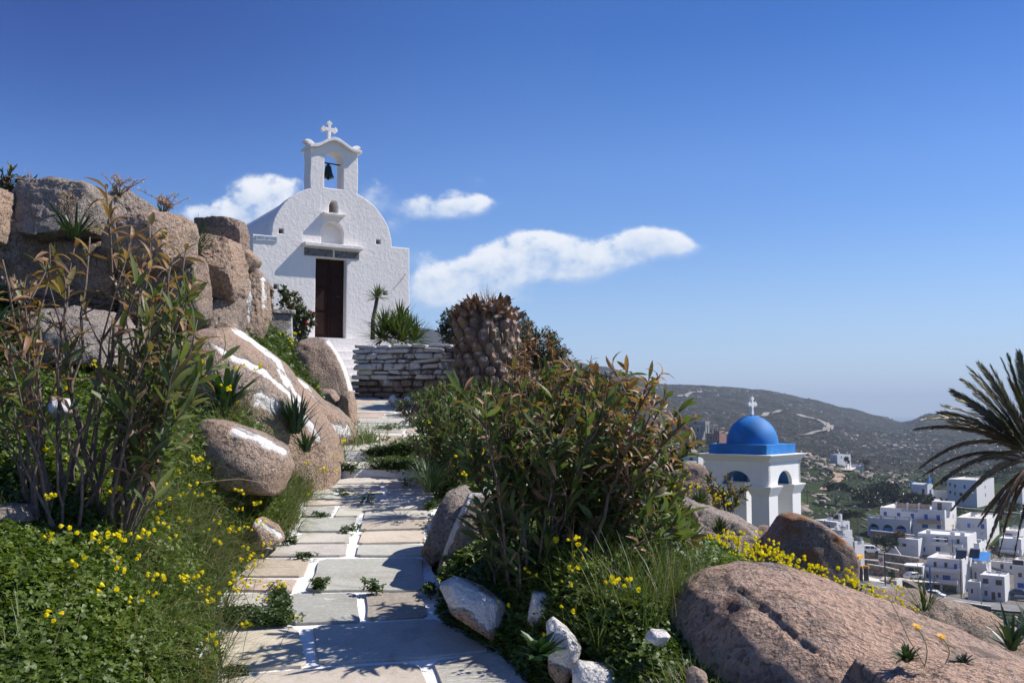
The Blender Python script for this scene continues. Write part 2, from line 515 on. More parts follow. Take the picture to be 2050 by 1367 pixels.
M['grass'] = leaf_mat('grass_blade', 0.5, 0.30)
M['shrub'] = leaf_mat('shrub_leaf', 0.45, 0.18)
M['frond'] = leaf_mat('palm_leaf', 0.4, 0.12, 0.5, (1.1, 1.0, .6))
M['petal'] = leaf_mat('yellow_petal', 0.5, 0.35, 0.3, (1.1, 1.05, 0.4))
M['bark'] = simple('stem_bark', (0.145, 0.105, 0.085), 0.85, 0.35, 30, 0.4, 80)
M['granite'] = granite('granite', (0.42, 0.285, 0.20), (0.32, 0.265, 0.22))
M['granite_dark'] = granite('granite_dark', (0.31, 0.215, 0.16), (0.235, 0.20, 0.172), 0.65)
M['granite_grey'] = granite('granite_grey', (0.33, 0.27, 0.225), (0.30, 0.275, 0.25), 0.5)
M['granite_big'] = granite('granite_foreground', (0.50, 0.32, 0.225), (0.40, 0.29, 0.225), 0.75, 0, 0.8, 0, 0.6)
M['granite_orange'] = granite('granite_orange_lichen', (0.33, 0.23, 0.17), (0.27, 0.22, 0.185), 0.55, 0.75)

def path_stone():
    m, T, b, _ = mat('flagstone')
    p = geo_pos(T)
    c = attr(T, 'col')
    n1 = T.noise(p, 5, 6, 0.6); n2 = T.noise(p, 40, 6, 0.7)
    mp = T.n('ShaderNodeMapping'); mp.inputs['Scale'].default_value = (2.5, 22, 10); T.l(p, mp.inputs[0])
    n3 = T.noise(mp.outputs[0], 2.0, 5, 0.65, 1.0)
    c = T.mix(T.m('MULTIPLY', T.sstep(n1, .35, .7), .5), c, T.mix(1.0, c, (0.72, 0.70, 0.66), 'MULTIPLY'))
    c = T.mix(T.m('MULTIPLY', T.sstep(n3, .58, .72), .45), c, T.mix(1.0, c, (0.66, 0.62, 0.56), 'MULTIPLY'))
    c = T.mix(T.m('MULTIPLY', T.sstep(n2, .55, .75), .35), c, (0.30, 0.27, 0.23))
    c = T.mix(T.m('MULTIPLY', T.sstep(n2, .52, .34), .25), c, (0.68, 0.66, 0.62))
    n4 = T.noise(p, 2.2, 6, 0.7, 0.8)
    c = T.mix(T.m('MULTIPLY', T.sstep(n4, .54, .66), .40), c, (0.27, 0.235, 0.19))
    n5 = T.noise(p, 3.1, 6, 0.72, 0.3)
    c = T.mix(T.m('MULTIPLY', T.sstep(n5, .60, .68), .65), c, (0.74, 0.72, 0.69))
    T.l(c, b.inputs['Base Color'])
    b.inputs['Roughness'].default_value = 0.8
    b.inputs['Specular IOR Level'].default_value = 0.3
    bump(T, b, T.m('ADD', T.m('MULTIPLY', n3, 0.8), T.m('MULTIPLY', n2, 0.5)), 0.5, 0.015)
    return m
M['flag'] = path_stone()
M['grout'] = plaster('whitewashed_grout', (0.82, 0.81, 0.79), bs=0.35, lump=30, dirt=0.9)

def soil():
    m, T, b, _ = mat('soil')
    p = geo_pos(T)
    n1 = T.noise(p, 0.9, 6, 0.6); n2 = T.noise(p, 9, 6, 0.7); n3 = T.noise(p, 60, 4, 0.7)
    c = T.mix(T.sstep(n2, 0.35, 0.65), (0.075, 0.055, 0.035), (0.17, 0.125, 0.085))
    c = T.mix(T.m('MULTIPLY', T.sstep(n1, 0.36, 0.52), 0.8), c, T.mix(n2, (0.02, 0.04, 0.010), (0.06, 0.085, 0.025)))
    T.l(c, b.inputs['Base Color'])
    b.inputs['Roughness'].default_value = 0.95
    bump(T, b, T.m('ADD', n2, T.m('MULTIPLY', n3, 0.4)), 0.9, 0.05)
    return m
M['soil'] = soil()

def valley():
    m, T, b, _ = mat('valley_scrub')
    p = geo_pos(T)
    n1 = T.noise(p, 0.028, 5, 0.6); n2 = T.noise(p, 0.16, 6, 0.65); n3 = T.noise(p, 0.9, 5, 0.7)
    c = T.mix(T.sstep(n2, 0.36, 0.62), (0.040, 0.064, 0.018), (0.020, 0.027, 0.013))
    c = T.mix(T.m('MULTIPLY', T.sstep(n1, 0.45, 0.62), 0.7), c, T.mix(n3, (0.060, 0.10, 0.022), (0.040, 0.075, 0.016)))
    rk = T.m('MULTIPLY', T.sstep(n3, 0.52, 0.64), T.sstep(n2, 0.46, 0.60))
    c = T.mix(T.m('MULTIPLY', rk, 0.85), c, (0.22, 0.18, 0.145))
    c = T.mix(T.m('MULTIPLY', T.sstep(T.m('ADD', attr(T, 'yard', 'Fac'), T.m('MULTIPLY', T.m('SUBTRACT', n3, 0.5), 0.6)), 0.45, 0.65), 0.9), c, T.mix(n3, (0.20, 0.175, 0.15), (0.33, 0.30, 0.26)))
    T.l(c, b.inputs['Base Color'])
    b.inputs['Roughness'].default_value = 0.95
    b.inputs['Specular IOR Level'].default_value = 0.1
    bump(T, b, T.m('ADD', n2, T.m('MULTIPLY', n3, 0.5)), 1.0, 2.2)
    return m
M['valley'] = valley()

def hillmat():
    m, T, b, _ = mat('rocky_hillside')
    p = geo_pos(T)
    mp = T.n('ShaderNodeMapping'); mp.inputs['Scale'].default_value = (1.0, 0.6, 2.6); mp.inputs['Rotation'].default_value = (0, R(22), R(15))
    T.l(p, mp.inputs[0])
    n1 = T.noise(p, 0.006, 5, 0.6); n2 = T.noise(mp.outputs[0], 0.035, 7, 0.68, 0.4); n3 = T.noise(mp.outputs[0], 0.16, 6, 0.72, 0.6)
    c = T.mix(T.sstep(n2, 0.34, 0.62), (0.030, 0.030, 0.022), (0.062, 0.057, 0.042))
    c = T.mix(T.m('MULTIPLY', T.sstep(n1, 0.52, 0.68), 0.5), c, (0.045, 0.058, 0.024))
    rk = T.m('MULTIPLY', T.sstep(n3, 0.535, 0.63), T.sstep(n2, 0.43, 0.56))
    c = T.mix(T.m('MULTIPLY', rk, 0.85), c, (0.24, 0.21, 0.18))
    T.l(c, b.inputs['Base Color'])
    b.inputs['Roughness'].default_value = 0.95
    b.inputs['Specular IOR Level'].default_value = 0.05
    bump(T, b, T.m('ADD', n2, T.m('MULTIPLY', n3, 0.7)), 1.0, 16.0)
    return m
M['hill'] = hillmat()

# ------------------------------------------------------------------ terrain
PATH_Y = np.array([-4, 2.0, 4.52, 9.0, 9.04, 9.5, 9.54, 15.0, 17.0, 18.5, 22.0])
PATH_Z = np.array([-2.3, -1.53, -1.20, -0.60, -0.51, -0.47, -0.37, 0.19, 0.42, 0.6, 1.2])
def zp(y): return np.interp(y, PATH_Y, PATH_Z)
def on_path(px, py):
    """point of the path surface seen at a pixel"""
    r = ratio(py); lo, hi = 2.0, 22.0
    for _ in range(50):
        mid = (lo + hi) / 2
        if zp(mid) - r * mid < 0: lo = mid
        else: hi = mid
    return P(px, py, lo)
EDGE = [(1420, 425, 1110), (1367, 432, 1060), (1300, 432, 985), (1250, 440, 900), (1200, 452, 860), (1150, 470, 850), (1110, 520, 850), (1080, 555, 852),
        (1050, 590, 858), (1010, 608, 868), (985, 622, 885), (965, 640, 880), (957, 648, 876), (936, 668, 860), (900, 672, 858), (880, 680, 850), (850, 695, 848), (820, 705, 845), (801, 708, 838)]
ey, el, er = [], [], []
for (py, l_, r_) in EDGE:
    a = on_path(l_, py); b_ = on_path(r_, py)
    ey.append(a[1]); el.append(a[0]); er.append(b_[0])
ey = [0.0] + ey + [17.5]; el = [el[0] + 0.35] + el + [el[-1] - .35]; er = [er[0] + 0.5] + er + [er[-1] - .45]
EY, EL, ER = map(np.array, (ey, el, er))

CTRL = np.array([
    (-.4, 2.5, -1.45), (-.65, 4.5, -1.2), (-.85, 6.5, -.93), (-1.2, 8.6, -.65), (-1.3, 10, -.33), (-1.5, 12, -.12), (-1.9, 15, .19),
    (-1.2, 3, -1.0), (-2.2, 3, -.76), (-3.5, 4.6, -.25), (-4, 6, .05), (-6, 8, .9), (-6, 11, 1.9), (-3.3, 2.2, -.5),
    (-4.5, 18, 1.2), (-4.3, 20, 1.0), (-3.2, 20.4, .65), (-2.7, 19.3, .35), (-3.4, 18.6, .6), (-4, 24, 1.5), (-6, 24, 1.8), (-9, 14, 2.3), (-10, 24, 2), (-12, 8, 1.5), (-6, 3, .1), (-10, 3, .6), (-5, 14, 1.9), (-2.6, 15, .4), (-2.4, 17.5, .42),
    (.1, 5.2, -.80), (.4, 4.2, -.98), (.15, 3.5, -1.18), (.8, 3, -1.1), (1.0, 5, -.92), (.2, 7, -.62), (0, 8.5, -.47), (-.6, 9.5, -.4), (-.3, 11, -.15),
    (-.2, 14, .25), (-1, 14.5, .2), (.9, 14, .15), (-1, 18, .85), (0, 20, .6), (2, 16, -.3), (1.9, 7, -1.36), (2, 5.5, -1.25), (1.2, 9, -.95), (1.9, 10, -1.55), (1.3, 7, -1.02), (1.4, 8, -1.1),
    (2.5, 7, -1.55), (2.7, 9, -1.8), (3, 5, -1.6), (3.2, 8, -2.15), (4, 3.5, -1.9), (2, 3, -1.4), (4, 7, -2.3), (3.5, 12, -2.4), (5, 12, -3.3), (6, 20, -5.2), (3, 20, -3),
    (2, 25, -3), (5, 30, -5.7), (8, 25, -6.6), (10, 12, -4.9), (10, 20, -6.8), (0, 30, -1.8), (-2, 30, .2), (-8, 35, 0), (0, 45, -6), (10, 40, -9.5), (20, 40, -12),
    (20, 25, -9), (10, 5, -3.4), (-20, 40, -2), (-20, 20, 1), (-20, 8, 1), (2, 0, -1.7), (-2, 0, -1.3), (-8, 0, .1), (8, 0, -3), (0, -4, -2.1), (-40, 20, 0), (40, 20, -14), (-60, 50, -6), (60, 50, -22)]
    + [tuple(P(*q)) for q in [(100, 755, 7.4), (300, 780, 7.7), (60, 850, 6), (60, 1010, 4.7), (200, 950, 5.3), (350, 895, 6.4), (450, 900, 6.9), (560, 935, 7.0), (510, 945, 6.75), (300, 1090, 4.9), (200, 1190, 4.1), (450, 1050, 5.7), (350, 1290, 4.0),
       (400, 750, 8.5), (250, 705, 8.6), (420, 655, 10.1), (520, 690, 11.6), (600, 760, 11.8), (555, 690, 13.6), (-100, 690, 8), (-100, 580, 9), (200, 590, 9.6), (100, 590, 9.3), (200, 480, 10.6), (430, 560, 11.6), (100, 470, 10.2), (640, 800, 11.6), (600, 880, 8.6), (30, 620, 9.0), (540, 830, 9.0)]], float)
def _phi(r2): return np.sqrt(r2 + 0.25)
def _fit():
    X = CTRL[:, :2]; n = len(X)
    A = _phi(((X[:, None] - X[None]) ** 2).sum(-1)) + np.eye(n) * 0.02 * -1
    Pm = np.c_[np.ones(n), X]
    K = np.block([[A, Pm], [Pm.T, np.zeros((3, 3))]])
    return np.linalg.solve(K, np.r_[CTRL[:, 2], 0, 0, 0])
_W = _fit()
def near_z(x, y):
    o = _W[-3] + _W[-2] * x + _W[-1] * y
    for k in range(len(CTRL)): o = o + _W[k] * _phi((x - CTRL[k, 0]) ** 2 + (y - CTRL[k, 1]) ** 2)
    return o
# far land: bearing (photo column) -> list of (distance, photo row)
FAR = {
    -1500: [(12, 700), (40, 760), (100, 800), (300, 820), (800, 790), (1500, 700), (2000, 640), (2600, 640)],
    600: [(12, 750), (40, 830), (100, 900), (300, 880), (800, 800), (1400, 700), (2000, 610), (2600, 615)],
    900: [(12, 790), (40, 900), (100, 950), (300, 900), (800, 800), (1400, 725), (2000, 668), (2600, 672)],
    1200: [(12, 880), (40, 1000), (100, 1000), (250, 930), (500, 870), (800, 820), (1300, 770), (1900, 733), (2500, 740)],
    1330: [(12, 960), (30, 1040), (60, 1080), (120, 1040), (250, 960), (480, 890), (640, 862), (900, 850), (1300, 810), (1850, 768), (2500, 778)],
    1430: [(12, 1000), (25, 1080), (60, 1120), (120, 1080), (250, 985), (400, 915), (520, 880), (640, 862), (760, 868), (900, 866), (1300, 820), (1850, 772), (2500, 785)],
    1530: [(12, 1060), (25, 1140), (60, 1160), (120, 1120), (200, 1050), (300, 975), (400, 925), (500, 886), (580, 880), (700, 895), (900, 880), (1300, 832), (1900, 781), (2500, 795)],
    1620: [(12, 1110), (25, 1190), (60, 1210), (120, 1170), (200, 1120), (240, 1080), (300, 1020), (400, 955), (490, 912), (560, 915), (700, 918), (900, 892), (1400, 838), (1950, 800), (2500, 812)],
    1700: [(12, 1170), (25, 1230), (60, 1250), (130, 1225), (195, 1180), (225, 1140), (250, 1095), (290, 1040), (350, 990), (450, 944), (500, 932), (600, 938), (760, 932), (1000, 898), (1500, 850), (1950, 818), (2500, 830)],
    1750: [(12, 1200), (25, 1255), (60, 1265), (130, 1240), (185, 1198), (200, 1180), (215, 1162), (224, 1142), (233, 1120), (241, 1108), (270, 1075), (320, 1012), (420, 968), (550, 948), (700, 938), (1000, 903), (1500, 858), (1950, 832), (2500, 843)],
    1800: [(12, 1215), (25, 1265), (60, 1275), (130, 1250), (185, 1204), (200, 1186), (215, 1172), (229, 1157), (237, 1122), (243, 1110), (265, 1078), (330, 1008), (420, 970), (550, 952), (700, 941), (1000, 908), (1500, 866), (1900, 846), (2500, 858)],
    1860: [(12, 1235), (25, 1275), (60, 1280), (130, 1255), (185, 1215), (200, 1202), (227, 1192), (237, 1128), (243, 1114), (265, 1080), (335, 1002), (420, 968), (550, 953), (700, 943), (1000, 908), (1400, 862), (1700, 829), (2300, 850)],
    1920: [(12, 1255), (25, 1290), (60, 1290), (130, 1265), (185, 1225), (200, 1210), (214, 1203), (228, 1190), (237, 1132), (243, 1116), (265, 1082), (330, 1006), (420, 958), (550, 946), (700, 938), (1000, 905), (1400, 868), (1700, 848), (2300, 866)],
    2050: [(12, 1290), (25, 1320), (60, 1315), (130, 1285), (185, 1240), (200, 1222), (213, 1208), (223, 1194), (237, 1150), (247, 1108), (265, 1070), (330, 1004), (420, 948), (600, 928), (800, 922), (1100, 895), (1700, 852), (2300, 866)],
    3400: [(12, 1290), (25, 1320), (60, 1315), (130, 1285), (185, 1240), (200, 1222), (213, 1208), (223, 1194), (237, 1150), (247, 1108), (265, 1070), (330, 1004), (420, 948), (600, 928), (800, 922), (1100, 895), (1700, 850), (2300, 866)],
}
_FK = np.array(sorted(FAR))
_LY = np.linspace(math.log(8), math.log(3600), 500)
_FT = []
for k in _FK:
    L = FAR[k]
    d = np.array([q[0] for q in L]); z = np.array([ratio(q[1]) * q[0] for q in L])
    zz = np.interp(_LY, np.log(d), z)
    w_ = np.hanning(7)[1:-1]; w_ /= w_.sum()
    zz = np.convolve(np.pad(zz, 2, mode='edge'), w_, 'valid')
    if True:
        tail = np.exp(_LY) > d[-1]
        zz[tail] = z[-1] - (np.exp(_LY[tail]) - d[-1]) * 0.12
    _FT.append(zz)
_FT = np.array(_FT)
def far_z(x, y):
    y = np.maximum(y, 8.0)
    px = 1025 + F * x / y * (1.0 / 1.0)
    ly = (np.log(y) - _LY[0]) / (_LY[1] - _LY[0])
    i = np.clip(np.floor(ly).astype(int), 0, 498); t = np.clip(ly - i, 0, 1)
    px = np.clip(px, _FK[0], _FK[-1])
    j = np.clip(np.searchsorted(_FK, px) - 1, 0, len(_FK) - 2)
    s = (px - _FK[j]) / (_FK[j + 1] - _FK[j]); s = s * s * (3 - 2 * s) * .5 + s * .5
    a = _FT[j, i] * (1 - t) + _FT[j, i + 1] * t
    b = _FT[j + 1, i] * (1 - t) + _FT[j + 1, i + 1] * t
    return a * (1 - s) + b * s
def gz(x, y, detail=True):
    x = np.atleast_1d(np.asarray(x, float)); y = np.atleast_1d(np.asarray(y, float))
    w = sst(y, 24, 46)
    z = near_z(x, y) * (1 - w) + far_z(x, y) * w
    if detail:
        p = np.c_[x, y, np.zeros_like(x)]
        am = 0.035 * sst(y, -3, 1) + 0.5 * sst(y, 40, 120)
        z = z + am * fbm(p * np.where(y > 45, 0.10, 1.7)[:, None], 4, 3)
    # the path is cut level into the slope
    L = np.interp(y, EY, EL); Rr = np.interp(y, EY, ER)
    dd = np.maximum(L - x, x - Rr)
    k = (1 - sst(dd, -0.05, np.where(x < L, .45, .35))) * (y < 17.5) * (y > -1)
    return z * (1 - k) + (zp(y) - 0.05) * k

def grid_mesh(name, X, Y, m, fz, smooth=True, attrs=None):
    """X (rows, cols), Y same"""
    n0, n1 = X.shape
    z = fz(X.ravel(), Y.ravel())
    V = np.c_[X.ravel(), Y.ravel(), z]
    a = np.arange(n0 * n1).reshape(n0, n1)
    Fq = np.stack([a[:-1, :-1], a[:-1, 1:], a[1:, 1:], a[1:, :-1]], -1).reshape(-1, 4)
    return mesh_np(name, V, Fq, m, smooth=smooth, local=True, attrs=attrs)

xs = np.sinh(np.linspace(-3.9, 3.9, 460)) * 1.5
ys = np.r_[np.linspace(-4, 2, 30, endpoint=False), np.linspace(2, 18, 330, endpoint=False), np.linspace(18, 50, 90)]
gx, gy = np.meshgrid(xs, ys)
tag(grid_mesh('ground', gx, gy, M['soil'], gz), kind='structure')
us = np.r_[np.linspace(-1.25, -0.2, 60, endpoint=False), np.linspace(-0.2, 0.75, 420, endpoint=False), np.linspace(0.75, 1.3, 40)]
ys = np.exp(np.linspace(math.log(49.8), math.log(620), 330))
gy, gu = np.meshgrid(ys, us, indexing='ij')
pxg, yg = (1025 + F * gu).ravel(), gy.ravel()
nn = fbm(np.c_[(gu * gy).ravel() * .05, yg * .05, 0 * yg], 3, 91) * .35
built = np.clip(sst(pxg, 1640, 1690) * sst(yg, 186, 196) * (1 - sst(yg, 252, 262)) + nn * (pxg > 1640) * (yg > 180) * (yg < 280), 0, 1)
tag(grid_mesh('valley_ground', gu * gy, gy, M['valley'], gz, attrs={'yard': built}), kind='structure')
us = np.r_[np.linspace(-1.25, -0.2, 80, endpoint=False), np.linspace(-0.2, 0.62, 620, endpoint=False), np.linspace(0.62, 1.3, 70)]
ys = np.linspace(612, 2700, 420)
gy, gu = np.meshgrid(ys, us, indexing='ij')
def hill_z(x, y):
    z = gz(x, y, False)
    p = np.c_[x, y, np.zeros_like(x)]
    a = sst(y, 612, 950)
    rid = 1 - np.abs(fbm(p * 0.008, 4, 31))
    return z + a * (5.5 * fbm(p * 0.0045, 3, 21) + 11.0 * (rid - 0.75) + 2.6 * fbm(p * 0.035, 4, 23)) - 0.4
tag(grid_mesh('hills', gu * gy, gy, M['hill'], hill_z), kind='structure')
def sea():
    m, T, b, _ = mat('sea_water')
    b.inputs['Base Color'].default_value = (0.02, 0.07, 0.14, 1)
    b.inputs['Roughness'].default_value = 0.25
    bump(T, b, T.noise(geo_pos(T), 0.05, 4), 0.4, 2.0)
    V = [(-15000, 300, -78), (15000, 300, -78), (15000, 16000, -78), (-15000, 16000, -78)]
    tag(mesh_np('sea', V, [(0, 1, 2, 3)], m, local=True), kind='structure')
sea()
# ------------------------------------------------------------------ the flagstone path
def chaikin(pl, n=2, q=0.16):
    pl = [np.array(p, float) for p in pl]
    for _ in range(n):
        o = []
        for i in range(len(pl)):
            a, b = pl[i], pl[(i + 1) % len(pl)]
            o += [a + (b - a) * q, b + (a - b) * q]
        pl = o
    return pl

def grow(pl, g=-.004):
    pl = [np.array(p, float) for p in pl]; c = np.mean(pl, 0)
    return [p + (p - c) / np.linalg.norm(p - c) * g for p in pl]

def build_path():
    ysr = np.r_[np.linspace(1.0, 8.99, 120), [9.0, 9.03], np.linspace(9.04, 9.49, 10), [9.5, 9.53], np.linspace(9.545, 17.3, 120)]
    V = []; Fq = []
    nx = 9
    for y in ysr:
        l_, r_ = np.interp(y, EY, EL) - .06, np.interp(y, EY, ER) + .06
        jl, jr = fbm(np.array([[y * 3, 0, 0.]]), 3, 5)[0] * .05, fbm(np.array([[y * 3, 9, 0.]]), 3, 5)[0] * .05
        for k in range(nx):
            V.append((l_ + jl + (r_ + jr - l_ - jl) * k / (nx - 1), y, zp(y) - 0.008))
    for i in range(len(ysr) - 1):
        for k in range(nx - 1):
            Fq.append((i * nx + k, i * nx + k + 1, (i + 1) * nx + k + 1, (i + 1) * nx + k))
    V = np.array(V)
    V[:, 2] += 0.006 * fbm(V * 6, 3, 2)
    cols = np.tile([.8, .8, .78], (len(V), 1)).tolist()
    V = V.tolist(); mi = [0] * len(Fq)
    G, B, C, Pk = (0.50, 0.49, 0.44), (0.57, 0.49, 0.39), (0.60, 0.57, 0.50), (0.56, 0.43, 0.36)
    D = (0.43, 0.42, 0.385)
    S = [([(440, 1352), (838, 1328), (872, 1420), (440, 1440)], B), ([(865, 1325), (1000, 1305), (1075, 1400), (900, 1420)], C),
         ([(434, 1270), (598, 1258), (616, 1332), (445, 1344)], B), ([(622, 1255), (868, 1240), (905, 1262), (985, 1303), (860, 1316), (640, 1329)], G),
         ([(452, 1190), (545, 1187), (550, 1236), (455, 1240)], C), ([(578, 1190), (712, 1188), (722, 1245), (580, 1250)], D), ([(733, 1188), (842, 1186), (856, 1235), (732, 1241)], (0.36, .31, .25)),
         ([(505, 1120), (622, 1120), (605, 1155), (478, 1154)], B), ([(468, 1160), (596, 1160), (588, 1183), (456, 1183)], Pk), ([(640, 1120), (848, 1117), (850, 1182), (612, 1183)], D),
         ([(555, 1091), (700, 1090), (693, 1113), (530, 1114)], C), ([(613, 1068), (702, 1068), (700, 1087), (580, 1088)], C), ([(718, 1092), (850, 1090), (850, 1112), (710, 1114)], C),
         ([(722, 1066), (852, 1062), (852, 1086), (718, 1088)], B), ([(606, 1038), (715, 1036), (703, 1064), (596, 1064)], G), ([(727, 1043), (856, 1041), (854, 1058), (720, 1062)], B),
         ([(730, 1025), (866, 1022), (862, 1038), (726, 1040)], C), ([(612, 1015), (672, 1015), (660, 1033), (604, 1034)], G), ([(682, 1014), (862, 1011), (868, 1018), (725, 1022), (718, 1033), (668, 1034)], C),
         ([(614, 1002), (728, 1002), (728, 1010), (610, 1012)], B), ([(618, 991), (733, 991), (732, 999), (615, 1000)], G), ([(742, 995), (880, 995), (876, 1007), (738, 1010)], C),
         ([(627, 980), (673, 980), (670, 989), (622, 990)], G), ([(682, 980), (763, 980), (768, 989), (679, 990)], B), ([(772, 980), (882, 978), (884, 990), (775, 990)], G),
         ([(640, 971), (760, 971), (765, 977), (633, 978)], C), ([(771, 971), (878, 970), (882, 976), (775, 977)], B), ([(660, 958), (800, 957), (815, 968), (648, 969)], C), ([(806, 958), (872, 960), (876, 968), (820, 968)], G)]
    stones = [([on_path(*q)[:2] for q in pl], c) for pl, c in S]
    # the two steps and the upper flight
    stones += [([(-1.72, 9.06), (-1.1, 9.06), (-1.1, 9.46), (-1.72, 9.46)], C), ([(-1.05, 9.06), (-.75, 9.06), (-.78, 9.46), (-1.05, 9.46)], G)]
    y = 9.56
    rr = np.random.default_rng(5)
    while y < 17.0:
        h = rr.uniform(0.30, 0.62)
        l_, r_ = np.interp(y + h / 2, EY, EL) - .02, np.interp(y + h / 2, EY, ER) + .02
        x = l_
        while x < r_ - .12:
            w = min(rr.uniform(.28, .8), r_ - x)
            if r_ - x - w < .2: w = r_ - x
            j = lambda s=.035: rr.uniform(-s, s)
            g = .018
            stones.append(([(x + g + j(), y + g + j()), (x + w - g + j(), y + g + j()), (x + w - g + j(), y + h - g + j()), (x + g + j(), y + h - g + j())],
                           [C, C, G, B, Pk, C][rr.integers(6)]))
            x += w
        y += h
    for k, (pl, c) in enumerate(stones):
        pts = roughen([tuple(p) for p in chaikin(grow(pl), 1, .07)], 0.014, 0.06, k)
        c = np.array(c) * rr.uniform(.86, 1.12) * np.array([rr.uniform(.97, 1.03), 1, rr.uniform(.95, 1.05)])
        n = len(pts); b0 = len(V)
        tilt = rr.uniform(-.006, .006); cx = np.mean([p[0] for p in pts]); cy = np.mean([p[1] for p in pts])
        for (x_, y_) in pts: V.append((x_, y_, zp(y_) - 0.02)); cols.append(tuple(c * .8))
        for (x_, y_) in pts: V.append((x_, y_, zp(y_) + 0.004 + tilt * (x_ - cx))); cols.append(tuple(c))
        for (x_, y_) in pts: V.append((cx + (x_ - cx) * .99, cy + (y_ - cy) * .99, zp(cy + (y_ - cy) * .99) + 0.007 + tilt * (x_ - cx))); cols.append(tuple(c))
        for q in range(2):
            for i in range(n):
                k2 = (i + 1) % n
                Fq.append((b0 + q * n + i, b0 + q * n + k2, b0 + (q + 1) * n + k2, b0 + (q + 1) * n + i)); mi.append(1)
        Fq.append(tuple(b0 + 2 * n + i for i in range(n))); mi.append(1)
    # white cobble riser under the second step
    o = mesh_np('path', V, [tuple(f) for f in Fq], [M['grout'], M['flag']], col=np.array(cols), midx=mi, local=True)
    tag(o, kind='structure')
build_path()

# ------------------------------------------------------------------ rocks
_ico = {}
def ico(sub):
    if sub not in _ico:
        bm = bmesh.new(); bmesh.ops.create_icosphere(bm, subdivisions=sub, radius=1)
        V = np.array([v.co[:] for v in bm.verts]); Fq = np.array([[v.index for v in f.verts] for f in bm.faces]); bm.free()
        _ico[sub] = (unit(V), Fq)
    return _ico[sub]

def polar(pl, n=720):
    """radius by angle of a star-shaped outline about its centre"""
    pl = np.array(pl, float)
    a = pl; b = np.roll(pl, -1, 0)
    cr = a[:, 0] * b[:, 1] - b[:, 0] * a[:, 1]; A = cr.sum() / 2
    c = ((a + b) * cr[:, None]).sum(0) / (6 * A)
    q = pl - c
    th = np.linspace(-np.pi, np.pi, n, endpoint=False)
    Rr = np.zeros(n)
    a = q; b = np.roll(q, -1, 0)
    for i in range(len(q)):
        e = b[i] - a[i]
        ct, st_ = np.cos(th), np.sin(th)
        den = ct * e[1] - st_ * e[0]
        den = np.where(np.abs(den) < 1e-9, 1e-9, den)
        t = (a[i][0] * e[1] - a[i][1] * e[0]) / den
        s = (a[i][0] * st_ - a[i][1] * ct) / den
        ok = (t > 0) & (s >= -1e-6) & (s <= 1 + 1e-6)
        Rr = np.where(ok & (t > Rr), t, Rr)
    return c, th, Rr

